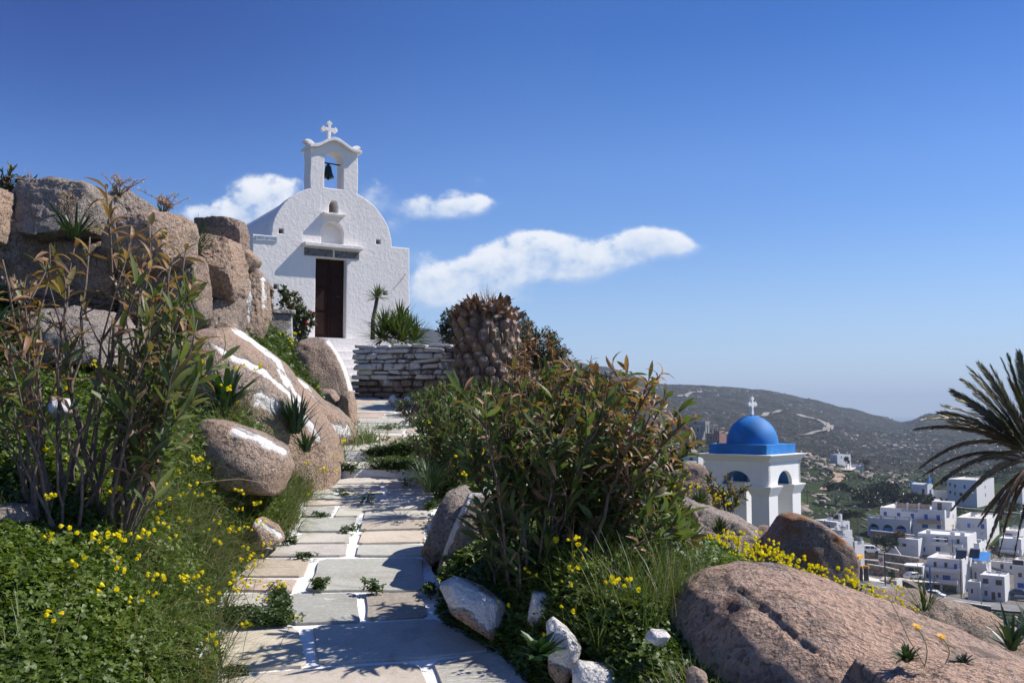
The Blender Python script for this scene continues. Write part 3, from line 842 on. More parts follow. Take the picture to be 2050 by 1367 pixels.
def rock(label, outline, d, thick, seed=1, boxy=.72, amp=.05, sub=5, m='granite', cuts=4, paint=(), pw=14, cat='boulder', group=None, lean=0.0, name='boulder', fine=0.5, rock_group=None, sink=True, crack=(), facet=False):
    """outline: photo pixels of the silhouette; d its distance; thick its half depth"""
    if facet: amp *= 1.7
    pts = [P(px, py, d) for px, py in outline]
    c, th, Rr = polar([(p[0], p[2]) for p in pts])
    D, Fq = ico(sub)
    rho = np.sqrt(D[:, 0] ** 2 + D[:, 2] ** 2)
    an = np.arctan2(D[:, 2], D[:, 0])
    rad = np.interp(an, np.r_[th, np.pi], np.r_[Rr, Rr[0]])
    k = rho ** boxy
    by = np.sign(D[:, 1]) * np.abs(D[:, 1]) ** boxy
    V = np.c_[k * rad * np.cos(an), thick * by, k * rad * np.sin(an)]
    V[:, 1] += lean * V[:, 2]
    size = float(np.mean(Rr))
    rr = np.random.default_rng(seed)
    # broken faces
    for _ in range(cuts):
        nrm = unit(np.array([rr.normal() * .7, -abs(rr.normal()) - .25, rr.normal() * .7 + .35]))
        s = V @ nrm
        lim = s.max() * (rr.uniform(.62, .86) if facet else rr.uniform(.72, .9))
        ex = np.maximum(s - lim, 0)
        V = V - nrm * (ex * (.97 if facet else .85))[:, None]
    q = V / size
    nv = unit(V / np.array([size, thick, size]) ** 1)
    rg = np.abs(fbm(q * 1.9 + seed, 3, seed + 11))
    dis = fbm(q * 1.3 + seed * 3.7, 3, seed) * amp * 1.2 + (0.5 - np.abs(fbm(q * 2.6 + seed, 4, seed + 5))) * amp * 1.0 + fbm(q * 8 + seed, 4, seed + 3) * amp * .55 * fine * 2 - np.exp(-(rg / .035) ** 2) * amp * 1.1 * fine
    V = V + nv * (dis * size)[:, None]
    if sink:
        lo = np.clip(-V[:, 2] / np.abs(V[:, 2].min()), 0, 1)
        V[:, 2] *= 1 + .38 * (V[:, 2] < 0); V[:, :2] *= (1 + .12 * lo)[:, None]
    for (w, dep, ln) in crack:
        X, Y = proj(V + np.array([c[0], d, c[1]])); w0 = np.full(len(V), 1e9)
        for (x0, y0), (x1, y1) in zip(ln[:-1], ln[1:]):
            ex, ey_ = x1 - x0, y1 - y0
            t = np.clip(((X - x0) * ex + (Y - y0) * ey_) / (ex * ex + ey_ * ey_), 0, 1)
            w0 = np.minimum(w0, np.hypot(X - x0 - t * ex, Y - y0 - t * ey_) + 5 * fbm(q * 9, 3, 4))
        V = V - nv * (dep * np.exp(-(w0 / w) ** 2) * (nv[:, 1] < .5))[:, None]
    V = V + np.array([c[0], d, c[1]])
    at = np.zeros(len(V))
    if paint:
        X, Y = proj(V)
        for ln in paint:
            w = pw * .8
            if isinstance(ln[0], (int, float)): w, ln = ln[0] * .8, ln[1:]
            for (x0, y0), (x1, y1) in zip(ln[:-1], ln[1:]):
                ex, ey_ = x1 - x0, y1 - y0
                t = np.clip(((X - x0) * ex + (Y - y0) * ey_) / (ex * ex + ey_ * ey_ + 1e-9), 0, 1)
                dd = np.hypot(X - x0 - t * ex, Y - y0 - t * ey_)
                at = np.maximum(at, 1 - np.clip(dd / (2 * w), 0, 1))
    at = np.minimum(at * (1.35 if name == 'curb_stone' else 1.0), 1)
    base = np.array([c[0], d, V[:, 2].min()])
    o = mesh_np(name, V, Fq, M[m], smooth=True, loc=base, attrs={'paint': at})
    return tag(o, label, cat, group or rock_group)

BANK = dict(sub=6, facet=True, cuts=9)
GL = 'rocks of the tumbled stone bank on the left'
rock('huge grey-brown boulder crowning the top of the left bank', [(28, 445), (26, 400), (62, 372), (112, 354), (165, 362), (205, 385), (222, 425), (200, 458), (120, 468), (60, 465)], 9.0, .8, 1, m='granite_grey', group=GL, **BANK)
rock('dark wedge-shaped boulder sloping down right of the crowning boulder', [(195, 445), (222, 378), (262, 386), (316, 420), (316, 452), (250, 470)], 9.4, .5, 2, m='granite_grey', group=GL, **BANK)
rock('flat-faced pinkish block with pitted front below the sloping wedge', [(225, 490), (240, 435), (300, 423), (376, 437), (382, 462), (372, 508), (300, 530), (232, 520)], 8.8, .5, 3, group=GL, boxy=.6, **BANK)
rock('pale pinkish boulder cut by the left picture edge near the skyline', [(-90, 400), (-20, 372), (24, 390), (32, 430), (26, 478), (-90, 500)], 8.7, .6, 4, group=GL, **BANK)
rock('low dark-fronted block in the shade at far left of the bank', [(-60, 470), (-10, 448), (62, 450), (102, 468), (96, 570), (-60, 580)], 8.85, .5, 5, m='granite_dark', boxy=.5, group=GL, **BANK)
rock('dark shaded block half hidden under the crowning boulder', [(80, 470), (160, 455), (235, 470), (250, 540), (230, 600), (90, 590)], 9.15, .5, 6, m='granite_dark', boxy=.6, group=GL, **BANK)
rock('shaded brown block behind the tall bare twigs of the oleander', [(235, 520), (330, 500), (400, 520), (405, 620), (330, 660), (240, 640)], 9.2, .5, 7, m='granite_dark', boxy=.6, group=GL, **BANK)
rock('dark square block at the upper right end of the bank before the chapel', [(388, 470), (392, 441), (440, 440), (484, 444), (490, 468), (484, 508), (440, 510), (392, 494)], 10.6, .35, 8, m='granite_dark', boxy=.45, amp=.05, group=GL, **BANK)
rock('broad sunlit brown block with split front below the dark square block', [(382, 520), (392, 480), (420, 474), (468, 484), (480, 520), (478, 570), (468, 582), (392, 580)], 10.2, .5, 9, boxy=.5, group=GL, **BANK)
rock('small wedge stone jutting towards the chapel wall', [(478, 498), (498, 498), (521, 522), (505, 536), (484, 532)], 10.8, .25, 10, group=GL, sub=4)
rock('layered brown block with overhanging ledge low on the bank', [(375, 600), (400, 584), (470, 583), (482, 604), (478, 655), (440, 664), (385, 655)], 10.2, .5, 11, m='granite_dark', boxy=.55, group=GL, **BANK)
rock('upright rock streaked with whitewash facing the chapel wall', [(464, 590), (474, 545), (494, 524), (515, 540), (530, 562), (531, 625), (512, 662), (474, 660)], 10.9, .4, 12, boxy=.6, paint=[[9, (478, 545), (484, 600), (478, 640)], [6, (526, 560), (528, 612)], [7, (500, 560), (497, 640)]], group=GL, **BANK)
rock('small flat pinkish stone wedged under the layered block', [(432, 656), (446, 647), (472, 648), (474, 660), (450, 668)], 9.9, .15, 13, sub=4, group=GL)
rock('smooth pale slab lying behind the oleander stems', [(40, 680), (80, 632), (150, 614), (235, 630), (275, 675), (240, 720), (60, 720)], 7.6, .5, 14, m='granite_grey', group=GL, **BANK)
rock('small whitish stone among the stems at the left edge', [(95, 815), (110, 795), (140, 798), (148, 822), (120, 835)], 6.0, .12, 15, sub=4, paint=[[14, (100, 812), (140, 806)]], cat='stone', name='stone')
rock('flat grey stone lying at the left picture edge under bare stems', [(-60, 1040), (-10, 1010), (40, 1012), (60, 1040), (30, 1075), (-60, 1080)], 4.4, .25, 16, m='granite_grey', sub=4, cat='stone', name='stone')
rock('big smooth boulder with two whitewashed stripes left of the path', [(375, 730), (392, 682), (420, 663), (470, 658), (512, 690), (556, 724), (590, 772), (630, 820), (660, 862), (670, 905), (664, 985), (560, 985), (480, 860), (400, 800)], 8.9, 1.0, 17, boxy=.8, amp=.035, sub=6, cuts=3,
     paint=[[9, (470, 662), (512, 690), (556, 726), (576, 770)], [7, (430, 690), (470, 718), (530, 745), (580, 790), (612, 840), (640, 880)], [6, (575, 760), (600, 800)], [14, (520, 800), (550, 812)]], pw=8)
rock('low rounded boulder painted white beside the path bend', [(560, 760), (584, 748), (612, 770), (640, 800), (668, 815), (700, 842), (712, 868), (690, 905), (640, 900), (600, 850)], 10.2, .6, 18, boxy=.8, amp=.04, sub=5, paint=[[10, (586, 752), (612, 775), (622, 800)], [15, (640, 850), (690, 862)], [10, (620, 820), (660, 860)]])
rock('dark brown weathered boulder with white right edge by the chapel steps', [(584, 745), (590, 705), (606, 684), (632, 677), (656, 682), (676, 708), (694, 745), (702, 780), (690, 806), (640, 800), (596, 775)], 12.4, .5, 19, m='granite_dark', paint=[[6, (656, 684), (678, 710), (696, 752), (704, 790)]], pw=6)
rock('small rounded rock under the dark boulder where the path turns', [(676, 815), (688, 786), (704, 782), (712, 810), (710, 846), (690, 840)], 11.6, .25, 20, sub=4, cat='rock', name='rock')
rock('small pinkish rock in the grass below the dark boulder', [(615, 800), (632, 776), (668, 780), (684, 806), (670, 830), (630, 826)], 11.8, .3, 21, sub=4, cat='rock', name='rock')
rock('long tilted rock with white painted top lying in the grass', [(398, 910), (402, 868), (416, 838), (446, 842), (520, 868), (568, 894), (578, 928), (550, 965), (440, 958), (398, 925)], 6.9, .38, 22, boxy=.6, amp=.04, sub=5, paint=[[10, (470, 862), (520, 880), (566, 905)]], cat='rock', name='rock')
rock('small stone at the left path border under leaning grass', [(500, 1062), (520, 1034), (552, 1052), (566, 1078), (520, 1090)], 6.6, .18, 23, sub=4, paint=[[10, (520, 1045), (558, 1070)]], cat='stone', name='stone')
GC = 'whitewashed border stones of the path'
rock('pinkish curb stone with white side at the lower left path edge', [(378, 1300), (394, 1288), (410, 1300), (406, 1360), (400, 1420), (376, 1420)], 4.55, .14, 24, boxy=.45, sub=4, paint=[[5, (404, 1280), (402, 1380)]], cat='curb stone', name='curb_stone', group=GC)
rock('smaller curb stone further up the left path edge', [(366, 1212), (384, 1200), (398, 1212), (400, 1260), (370, 1260)], 5.1, .12, 25, boxy=.5, sub=4, paint=[[7, (392, 1190), (392, 1225)]], cat='curb stone', name='curb_stone', group=GC)
# ---- right of the path
rock('upright grey boulder in front of the dark bush at the right path edge', [(850, 1085), (872, 1030), (895, 985), (930, 972), (952, 985), (948, 1040), (915, 1095), (870, 1105)], 6.5, .3, 31, m='granite_grey', boxy=.7)
rock('leaning white-sided slab beside the upright grey boulder', [(884, 1112), (904, 1060), (938, 990), (985, 970), (1010, 990), (1004, 1060), (960, 1115), (905, 1125)], 6.15, .28, 32, m='granite_grey', boxy=.65, paint=[[10, (892, 1105), (915, 1045), (945, 988)], [18, (955, 985), (1000, 985)]])
rock('long white curb stone at the path edge nearest the oleander', [(880, 1170), (910, 1156), (965, 1178), (1008, 1208), (1012, 1245), (985, 1256), (905, 1218)], 5.0, .16, 33, boxy=.6, amp=.06, sub=5, paint=[[40, (880, 1180), (1010, 1230)]], cat='curb stone', name='curb_stone', group=GC)
rock('tilted white slab half sunk in clover', [(1056, 1230), (1068, 1184), (1098, 1184), (1108, 1225), (1096, 1246), (1070, 1250)], 4.85, .1, 34, boxy=.5, sub=5, paint=[[40, (1060, 1210), (1105, 1220)]], cat='curb stone', name='curb_stone', group=GC)
rock('large white curb slab standing on edge in clover', [(1094, 1250), (1108, 1238), (1135, 1258), (1163, 1292), (1156, 1318), (1124, 1356), (1100, 1330)], 4.35, .1, 35, boxy=.5, sub=5, paint=[[50, (1095, 1270), (1160, 1300)]], cat='curb stone', name='curb_stone', group=GC)
rock('white block at the bottom picture edge below the clover', [(1147, 1345), (1158, 1328), (1225, 1338), (1238, 1365), (1232, 1420), (1150, 1420)], 4.1, .12, 36, boxy=.45, sub=5, paint=[[60, (1150, 1360), (1240, 1370)]], cat='curb stone', name='curb_stone', group=GC)
rock('small pale stone lying in clover near the big boulder', [(1292, 1276), (1305, 1262), (1335, 1264), (1345, 1276), (1320, 1286)], 3.9, .08, 37, sub=4, paint=[[30, (1295, 1272), (1340, 1274)]], cat='stone', name='stone')
rock('fist-sized rock tucked against the foot of the big boulder', [(1378, 1350), (1392, 1338), (1415, 1348), (1412, 1385), (1380, 1385)], 3.5, .1, 38, sub=4, cat='stone', name='stone')
rock('rounded brown boulder left of the blue-domed bell tower', [(1344, 1000), (1352, 945), (1380, 927), (1405, 930), (1414, 960), (1414, 1000), (1390, 1025), (1356, 1020)], 12.6, .6, 39, m='granite', boxy=.6)
rock('brown rock in the shadow just right of the rounded boulder', [(1404, 980), (1414, 962), (1432, 970), (1442, 995), (1432, 1022), (1406, 1020)], 12.9, .4, 40, m='granite_dark', sub=4, cat='rock', name='rock')
rock('pale rounded rock behind the right edge of the oleander', [(1235, 1010), (1248, 965), (1275, 950), (1312, 962), (1335, 995), (1325, 1040), (1260, 1050)], 10.2, .5, 41, cat='rock', name='rock')
rock('long weathered ridge rock running down towards the tower foot', [(1300, 1075), (1330, 1002), (1370, 994), (1420, 1015), (1470, 1032), (1512, 1060), (1538, 1100), (1500, 1150), (1400, 1150), (1320, 1130)], 10.6, .9, 42, boxy=.75, amp=.07, sub=6, cuts=3, m='granite_grey')
rock('upright grey knob on the long ridge rock', [(1366, 1050), (1372, 1022), (1388, 1018), (1398, 1034), (1394, 1062), (1374, 1066)], 9.9, .2, 43, m='granite_dark', sub=4, cat='rock', name='rock')
rock('pale lower ridge rock above the yellow flower band', [(1250, 1120), (1275, 1060), (1330, 1042), (1385, 1056), (1420, 1090), (1452, 1098), (1462, 1130), (1400, 1165), (1280, 1170)], 9.4, .6, 44, m='granite_grey', amp=.07, cat='rock', name='rock')
rock('pinkish rock between oleander and yellow flower band', [(1255, 1165), (1285, 1102), (1345, 1092), (1378, 1120), (1372, 1165), (1300, 1190)], 7.6, .4, 45, cat='rock', name='rock')
rock('dark boulder with orange lichen patches beside the flower band', [(1525, 1115), (1552, 1065), (1574, 1034), (1590, 1028), (1625, 1038), (1662, 1062), (1688, 1084), (1699, 1112), (1690, 1150), (1600, 1165), (1540, 1150)], 9.6, .55, 46, m='granite_orange', boxy=.62, cuts=5, amp=.035)
rock('brown low rock tucked left behind the lichen boulder', [(1485, 1110), (1500, 1075), (1535, 1052), (1560, 1060), (1560, 1120), (1510, 1140)], 10.2, .4, 47, cat='rock', name='rock', sub=4)
rock('crumbly brown ledge beyond the big foreground boulder', [(1720, 1205), (1775, 1185), (1850, 1188), (1905, 1205), (1965, 1218), (2030, 1265), (1990, 1330), (1800, 1300)], 8.2, .6, 48, amp=.06, sub=5, cat='rock', name='rock')
rock('very large smooth pink granite boulder filling the lower right foreground', [(1300, 1480), (1318, 1330), (1350, 1235), (1390, 1180), (1440, 1152), (1510, 1140), (1590, 1146), (1660, 1168), (1730, 1194), (1810, 1222), (1910, 1262), (2010, 1302), (2120, 1358), (2280, 1450), (2280, 1700), (1700, 1760), (1400, 1700)], 4.3, 1.15, 49, boxy=.95, amp=.024, sub=7, cuts=0, m='granite_big', lean=.05, fine=.5, sink=False, crack=[(6, .02, [(1480, 1180), (1520, 1215), (1560, 1248), (1600, 1285), (1640, 1310)]), (9, .016, [(1700, 1345), (1800, 1325), (1900, 1335), (2000, 1345)]), (12, .016, [(1440, 1150), (1455, 1180), (1475, 1185)])])
rock('lower shelf of granite in the bottom right corner', [(1690, 1450), (1740, 1340), (1850, 1322), (1960, 1332), (2100, 1350), (2250, 1420), (2250, 1600), (1750, 1600)], 3.3, .5, 50, boxy=.9, amp=.03, sub=6, cuts=0, m='granite_big', sink=False)
for k, (px, py) in enumerate([(778, 812), (792, 806), (805, 815), (815, 801), (786, 799)]):
    rock(['white pebble at the foot of the dry stone wall', 'pointed whitish stone by the wall foot', 'flat grey stone near the wall foot', 'rounded stone under the palm stump', 'smallest stone against the wall foot'][k],
         [(px - 9, py + 5), (px - 5, py - 7), (px + 3, py - 9), (px + 9, py), (px + 5, py + 8)], 14.2 - k * .12, .07, 60 + k, sub=3, paint=[[14, (px - 8, py), (px + 8, py)]], cat='stone', name='stone')

# ------------------------------------------------------------------ the white chapel
DL, DR = 21.0, 22.85
A0 = P(503.5, 600, DL); A1 = P(819.5, 600, DR)
fu = unit((A1 - A0)[:2]); FW = float(np.linalg.norm((A1 - A0)[:2]))
fn = np.array([fu[1], -fu[0]])
Z0 = 1.62
def fz(px, py):
    """chapel front: photo pixel -> (along the front, height)"""
    u = (px - 1025) / F; v = (683.5 - py) / F
    dx, dy, dz = u, CA - v * SA, SA + v * CA
    t = (A0[0] * fn[0] + A0[1] * fn[1]) / (dx * fn[0] + dy * fn[1])
    q = np.array([dx * t, dy * t])
    return float((q - A0[:2]) @ fu), dz * t - Z0
def chapel():
    rot = math.atan2(fu[1], fu[0])
    t = thing('chapel', 'small whitewashed chapel with barrel roof and open belfry on the hilltop', 'chapel', (A0[0], A0[1], Z0), rot)
    def place(V, y):                         # plate coordinates -> local; y measured inwards
        V = np.asarray(V); return np.c_[V[:, 0], y - V[:, 2], V[:, 1]]
    zsh = 2.15
    us_, zs_ = fz(543, 472); ue_, ze_ = fz(784, 494)
    zsh = (fz(505, 468)[1] + fz(817, 497)[1]) / 2
    uc = (us_ + ue_) / 2; ra = (ue_ - us_) / 2
    bl = fz(620.5, 380)[0]; br = fz(716, 400)[0]
    ztop = (fz(621, 293)[1] + fz(717, 309)[1]) / 2
    zpk = fz(668, 283)[1]
    za = zsh - .02
    rz = fz(640, 385)[1] - za
    rz = max(rz, ra * .9)
    arch = arc_pts(uc, za, ra, rz * 1.0, 0, 180, 40)
    zb = lambda u: za + rz * math.sqrt(max(0, 1 - ((u - uc) / ra) ** 2))
    out = [(0, -1.2), (FW, -1.2), (FW, zsh), (uc + ra, zsh)]
    out += [p for p in arch if p[0] > br and p[1] > zsh + .01]
    out += [(br, zb(br)), (br, ztop)]
    uk = fz(668, 283)[0]
    prof = lambda s: ztop - .06 * math.sin(min(1, s * 2.2) * math.pi) * .0 + (zpk - ztop) * (0.5 - 0.5 * math.cos(max(0, (s - .12) / .88) * math.pi))
    out += [(br - (br - uk) * s, prof(s)) for s in np.linspace(0.1, 1, 9)]
    out += [(bl + (uk - bl) * s, prof(s)) for s in np.linspace(0.95, 0.1, 9)]
    out += [(bl, ztop), (bl, zb(bl))]
    out += [p for p in arch if p[0] < bl and p[1] > zsh + .01]
    out += [(uc - ra, zsh), (0, zsh)]
    d0, d1 = fz(632.5, 516), fz(692, 674)
    door = [(d0[0], 0.0), (d1[0], 0.0), (d1[0], (d0[1] + fz(692, 519)[1]) / 2), (d0[0], (d0[1] + fz(692, 519)[1]) / 2)]
    n0, n1 = fz(643, 489), fz(687, 493); nt = fz(664, 444)[1]
    nb = (n0[1] + n1[1]) / 2 + .0; nr = (n1[0] - n0[0]) / 2; nc = (n1[0] + n0[0]) / 2
    niche = [(n0[0], nb), (n1[0], nb)] + arc_pts(nc, nt - nr * 1.05, nr, nr * 1.05, 0, 180, 18)
    w0, w1 = fz(658.5, 427), fz(676, 428); wt_ = fz(666, 402)[1]
    wb = (w0[1] + w1[1]) / 2; wc = (w0[0] + w1[0]) / 2; hw = (w1[0] - w0[0]) / 2
    win = [(w0[0], wb), (w1[0], wb), (w1[0], wb + .17), (wc + hw * .62, wb + .27), (wc, wt_), (wc - hw * .62, wb + .27), (w0[0], wb + .17)]
    b0_, b1_ = fz(649, 376), fz(687, 379); bt = fz(666, 304)[1]
    bb = (b0_[1] + b1_[1]) / 2; brr = (b1_[0] - b0_[0]) / 2; bc = (b0_[0] + b1_[0]) / 2
    bell_o = [(b0_[0], bb), (b1_[0], bb)] + arc_pts(bc, bt - brr * 1.05, brr, brr * 1.05, 0, 180, 20)
    holes = [niche, win, bell_o, door]
    hs = []
    for px, py in ((562.5, 463), (757.5, 484.5), (552, 574), (771, 587)):
        u_, z_ = fz(px, py); s_ = .052 if py > 470 or px < 600 else .05
        hs.append((u_, z_)); holes.append([(u_ - s_, z_ - s_), (u_ + s_, z_ - s_), (u_ + s_, z_ + s_), (u_ - s_, z_ + s_)])
    TH = .42
    V, Fc = plate(roughen(out, .014, .12, 3), [roughen(h, .006, .08, k) for k, h in enumerate(holes)], TH, .018)
    mesh_np('front_wall', place(V, TH / 2), Fc, M['white'], t, local=True)
    # nave with barrel roof behind the front
    body = [(0.02, -1.2), (FW - .02, -1.2), (FW - .02, zsh - .02), (uc + ra - .03, zsh - .02)] + arc_pts(uc, za, ra - .03, rz - .03, 0, 180, 40)[1:-1] + [(uc - ra + .03, zsh - .02), (.02, zsh - .02)]
    LB = 5.6
    V, Fc = plate(body, [], LB, .02)
    mesh_np('barrel_roof', place(V, TH + LB / 2 + .003), Fc, M['white'], t, local=True)
    # recess backs
    mb = MB(); mb.box((door[0][0] - .05, .17, -.1), (door[1][0] + .05, .23, door[2][1] + .05))
    zt_ = door[2][1]; zn = np.linspace(.08, zt_ - .08, 4)
    for q in range(3):
        for s in (0, 1):
            ua = door[0][0] + .06 + s * (door[1][0] - door[0][0]) / 2; ub = ua + (door[1][0] - door[0][0]) / 2 - .10
            mb.box((ua, .155, zn[q] + .02), (ub, .168, zn[q + 1] - .04))
    mb.box(((door[0][0] + door[1][0]) / 2 - .012, .15, 0), ((door[0][0] + door[1][0]) / 2 + .012, .169, zt_))
    dr = mb.build('door', M['door'], t)
    mb = MB(); mb.tube([(door[1][0] - .1, .15, .95), (door[1][0] - .1, .10, .95), (door[1][0] - .2, .10, .95)], .011, 6)
    mb.build('handle', M['iron'], dr)
    mb = MB()
    mb.box((n0[0] - .03, .20, nb - .03), (n1[0] + .03, .24, nt + .03))
    mb.build('niche_back', M['white'], t)
    mb = MB(); mb.box((w0[0] - .03, .36, wb - .03), (w1[0] + .03, .40, wt_ + .03)); mb.build('window_back_bounce', M['terracotta'], t)  # terracotta tone paints warm bounced light into the recess
    for (u_, z_) in hs:
        mb = MB(); mb.box((u_ - .07, .30, z_ - .07), (u_ + .07, .34, z_ + .07)); mb.build('hole_back', M['ink'], t)
    # shelves
    for (pa, pb, dep, th_, nm) in (((605, 489), (722, 498), .20, .055, 'shelf'), ((644, 428), (688, 432), .14, .035, 'shelf')):
        a = fz(*pa); b = fz(*pb); zc = (a[1] + b[1]) / 2
        o2 = roughen([(a[0], zc - th_), (b[0], zc - th_), (b[0], zc + th_ * .5), (a[0], zc + th_ * .5)], .010, .06, int(pa[0]))
        V, Fc = plate(o2, [], dep + .04, .012)
        mesh_np(nm, place(V, -dep / 2 + .02), Fc, M['white'], t, local=True)
    la, lb = fz(609, 504), fz(719, 513)
    zl = (la[1] + lb[1]) / 2
    um = la[0] + (lb[0] - la[0]) * .53
    for (ua, ub) in ((la[0], um - .02), (um + .02, lb[0])):
        V, Fc = plate(roughen([(ua, zl - .075), (ub, zl - .075), (ub, zl + .085), (ua, zl + .085)], .008, .05, int(ua * 50)), [], .06, .006)
        mesh_np('lintel', place(V, .012), Fc, M['slate'], t, local=True)
    # threshold step
    mb = MB(); mb.box((door[0][0] - .25, -.28, -.30), (door[1][0] + .25, .0, -.006)); mb.build('doorstep', M['white'], t)
    # belfry cap, horns, cross
    capo = [(br + .05, ztop - .02), (br + .05, ztop + .05)] + [(br - (br - uk) * s, prof(s) + .07) for s in np.linspace(0.1, 1, 9)] + [(bl + (uk - bl) * s, prof(s) + .07) for s in np.linspace(.9, 0.1, 9)] + [(bl - .05, ztop + .05), (bl - .05, ztop - .02)] + \
           [(bl + (uk - bl) * s, prof(s) - .01) for s in np.linspace(0.1, 1, 9)] + [(br - (br - uk) * s, prof(s) - .01) for s in np.linspace(.9, 0.1, 9)]
    V, Fc = plate(roughen(capo, .006, .06, 8), [], TH + .22, .012)
    mesh_np('belfry_cap', place(V, TH / 2), Fc, M['white'], t, local=True)
    for s, u_ in ((-1, bl), (1, br)):
        zt2 = ztop + .04
        hp = [(u_ - s * .16, zt2 + .02), (u_ - s * .13, zt2 + .10), (u_ - s * .04, zt2 + .16), (u_ + s * .05, zt2 + .17), (u_ + s * .12, zt2 + .12), (u_ + s * .03, zt2 + .09), (u_ + s * .0, zt2 + .02)]
        if s < 0: hp = hp[::-1]
        V, Fc = plate(chaikin(hp, 1, .25), [], .22, .02)
        mesh_np('horn', place(V, TH / 2), Fc, M['white'], t, local=True)
    cb_, ct_ = zpk + .05, fz(666, 238)[1]
    H = ct_ - cb_; zc = cb_ + H * .56; aw = .035
    arm = H * .44
    def lobe(cx, cz, dx, dz):
        px_, pz_ = -dz, dx
        return [(cx + px_ * aw, cz + pz_ * aw), (cx + dx * arm * .55 + px_ * aw, cz + dz * arm * .55 + pz_ * aw), (cx + dx * arm * .66 + px_ * aw * 2.1, cz + dz * arm * .66 + pz_ * aw * 2.1),
                (cx + dx * arm * .82 + px_ * aw * 1.5, cz + dz * arm * .82 + pz_ * aw * 1.5), (cx + dx * arm, cz + dz * arm), (cx + dx * arm * .82 - px_ * aw * 1.5, cz + dz * arm * .82 - pz_ * aw * 1.5),
                (cx + dx * arm * .66 - px_ * aw * 2.1, cz + dz * arm * .66 - pz_ * aw * 2.1), (cx + dx * arm * .55 - px_ * aw, cz + dz * arm * .55 - pz_ * aw), (cx - px_ * aw, cz - pz_ * aw)]
    ck = fz(665, 258)[0]
    cr = [(ck - aw, cb_ - .05), (ck + aw, cb_ - .05), (ck + aw, zc - aw)] + lobe(ck, zc, 1, 0)[::-1][1:-1] + [(ck + aw, zc + aw)] + lobe(ck, zc, 0, 1)[::-1][1:-1] + [(ck - aw, zc + aw)] + lobe(ck, zc, -1, 0)[::-1][1:-1] + [(ck - aw, zc - aw)]
    V, Fc = plate(cr, [], .085, .008)
    mesh_np('cross', place(V, TH / 2), Fc, M['white'], t, local=True)
    # bell on its iron bar
    zb_ = fz(668, 324)[1]
    mb = MB(); mb.tube([(b0_[0] - .05, TH / 2, zb_ + .01), (b1_[0] + .05, TH / 2, zb_ - .01)], .016, 8); mb.build('bell_bar', M['iron'], t)
    bx = fz(658.5, 340)[0] + .06; zq = fz(659, 355)[1]
    hb = zb_ - zq
    prof_b = [(0, 1.0), (.03, .98), (.05, .93), (.035, .88), (.07, .84), (.085, .80), (.10, .62), (.115, .45), (.14, .28), (.165, .18), (.172, .13), (.165, .10), (.14, .12), (.0, .3)]
    mb = MB(); mb.lathe([(r_ * hb / .34 * .72, z_ * hb) for r_, z_ in prof_b], (bx, TH / 2, zq), 24)
    be = mb.build('bell', M['bronze'], t, smooth=True)
    mb = MB(); mb.lathe([(0, .25 * hb), (.012, .2 * hb), (.012, .06 * hb), (.028, .02 * hb), (.022, -.03 * hb), (0, -.05 * hb)], (bx, TH / 2, zq), 10); mb.build('clapper', M['bronze'], be, smooth=True)
    # name plaque
    p0, p1 = fz(512, 471), fz(555, 481)
    pz = (fz(512, 476)[1] + fz(555, 479)[1]) / 2
    mb = MB(); mb.box((p0[0], -.025, pz - .052), (p1[0], .01, pz + .052))
    pq = mb.build('plaque', M['marble'], t)
    V, Fc = text_mesh('ΝΑΟΣ ΑΡΓΙΤΗΣ', .085)
    V[:, 0] *= (p1[0] - p0[0]) * .9 / (np.ptp(V[:, 0]) + 1e-6)
    mesh_np('lettering', np.c_[V[:, 0] + (p0[0] + p1[0]) / 2, -.027 - V[:, 2] * .3, V[:, 1] + pz], Fc, M['bluink'], pq, local=True)
    # slack wires at the right shoulder
    for a, b in (((786, 580), (812, 548)), ((790, 620), (812, 604))):
        (u0, z0), (u1, z1) = fz(*a), fz(*b)
        mb = MB(); mb.tube([(u0, -.02, z0), ((u0 + u1) / 2, -.03, (z0 + z1) / 2 - .02), (u1, -.02, z1)], .004, 5)
        mb.build('wire', M['iron'], t)
    return t
chapel()

# white steps climbing to the door
def steps():
    rot = math.atan2(fu[1], fu[0])
    t = thing('stairs', 'whitewashed steps climbing to the chapel door', 'steps', (A0[0], A0[1], Z0), rot)
    us0, us1 = fz(640, 690)[0], fz(735, 690)[0]
    z = -.30; y = -.28
    for k in range(6):
        V, Fc = plate(roughen([(us0 - .02 * k, z - .5), (us1 + .10 * k, z - .5), (us1 + .10 * k, z), (us0 - .02 * k, z)], .008, .1, 50 + k), [], .42, .015)
        mesh_np('step', np.c_[V[:, 0], y - .2 - V[:, 2], V[:, 1]], Fc, M['white'], t, local=True)
        y -= .40; z -= .19
steps()

# whitewashed stone pier beside the geranium
def pier():
    c = P(552, 690, 13.6)
    t = thing('gate_pier', 'square stone pier with whitewashed edges left of the geranium bush', 'pier', (c[0], c[1], c[2] - .25), .52)
    mb = MB()
    w = .19
    V, Fc = plate(roughen([(-.27, 0), (.19, 0), (.17, .66), (-.27, .66)], .014, .06, 4), [], .42, .02)
    mesh_np('shaft', np.c_[V[:, 0], -V[:, 2], V[:, 1]], Fc, M['granite_grey'], t, local=True, attrs={'paint': np.clip(.75 * sst(V[:, 0], .12, .17), 0, 1)})
    V, Fc = plate(roughen([(-.31, .662), (.20, .662), (.20, .72), (-.31, .72)], .008, .06, 5), [], .48, .012)
    mesh_np('capstone', np.c_[V[:, 0], -V[:, 2], V[:, 1]], Fc, M['granite_grey'], t, local=True, attrs={'paint': np.full(len(V), .42)})
pier()

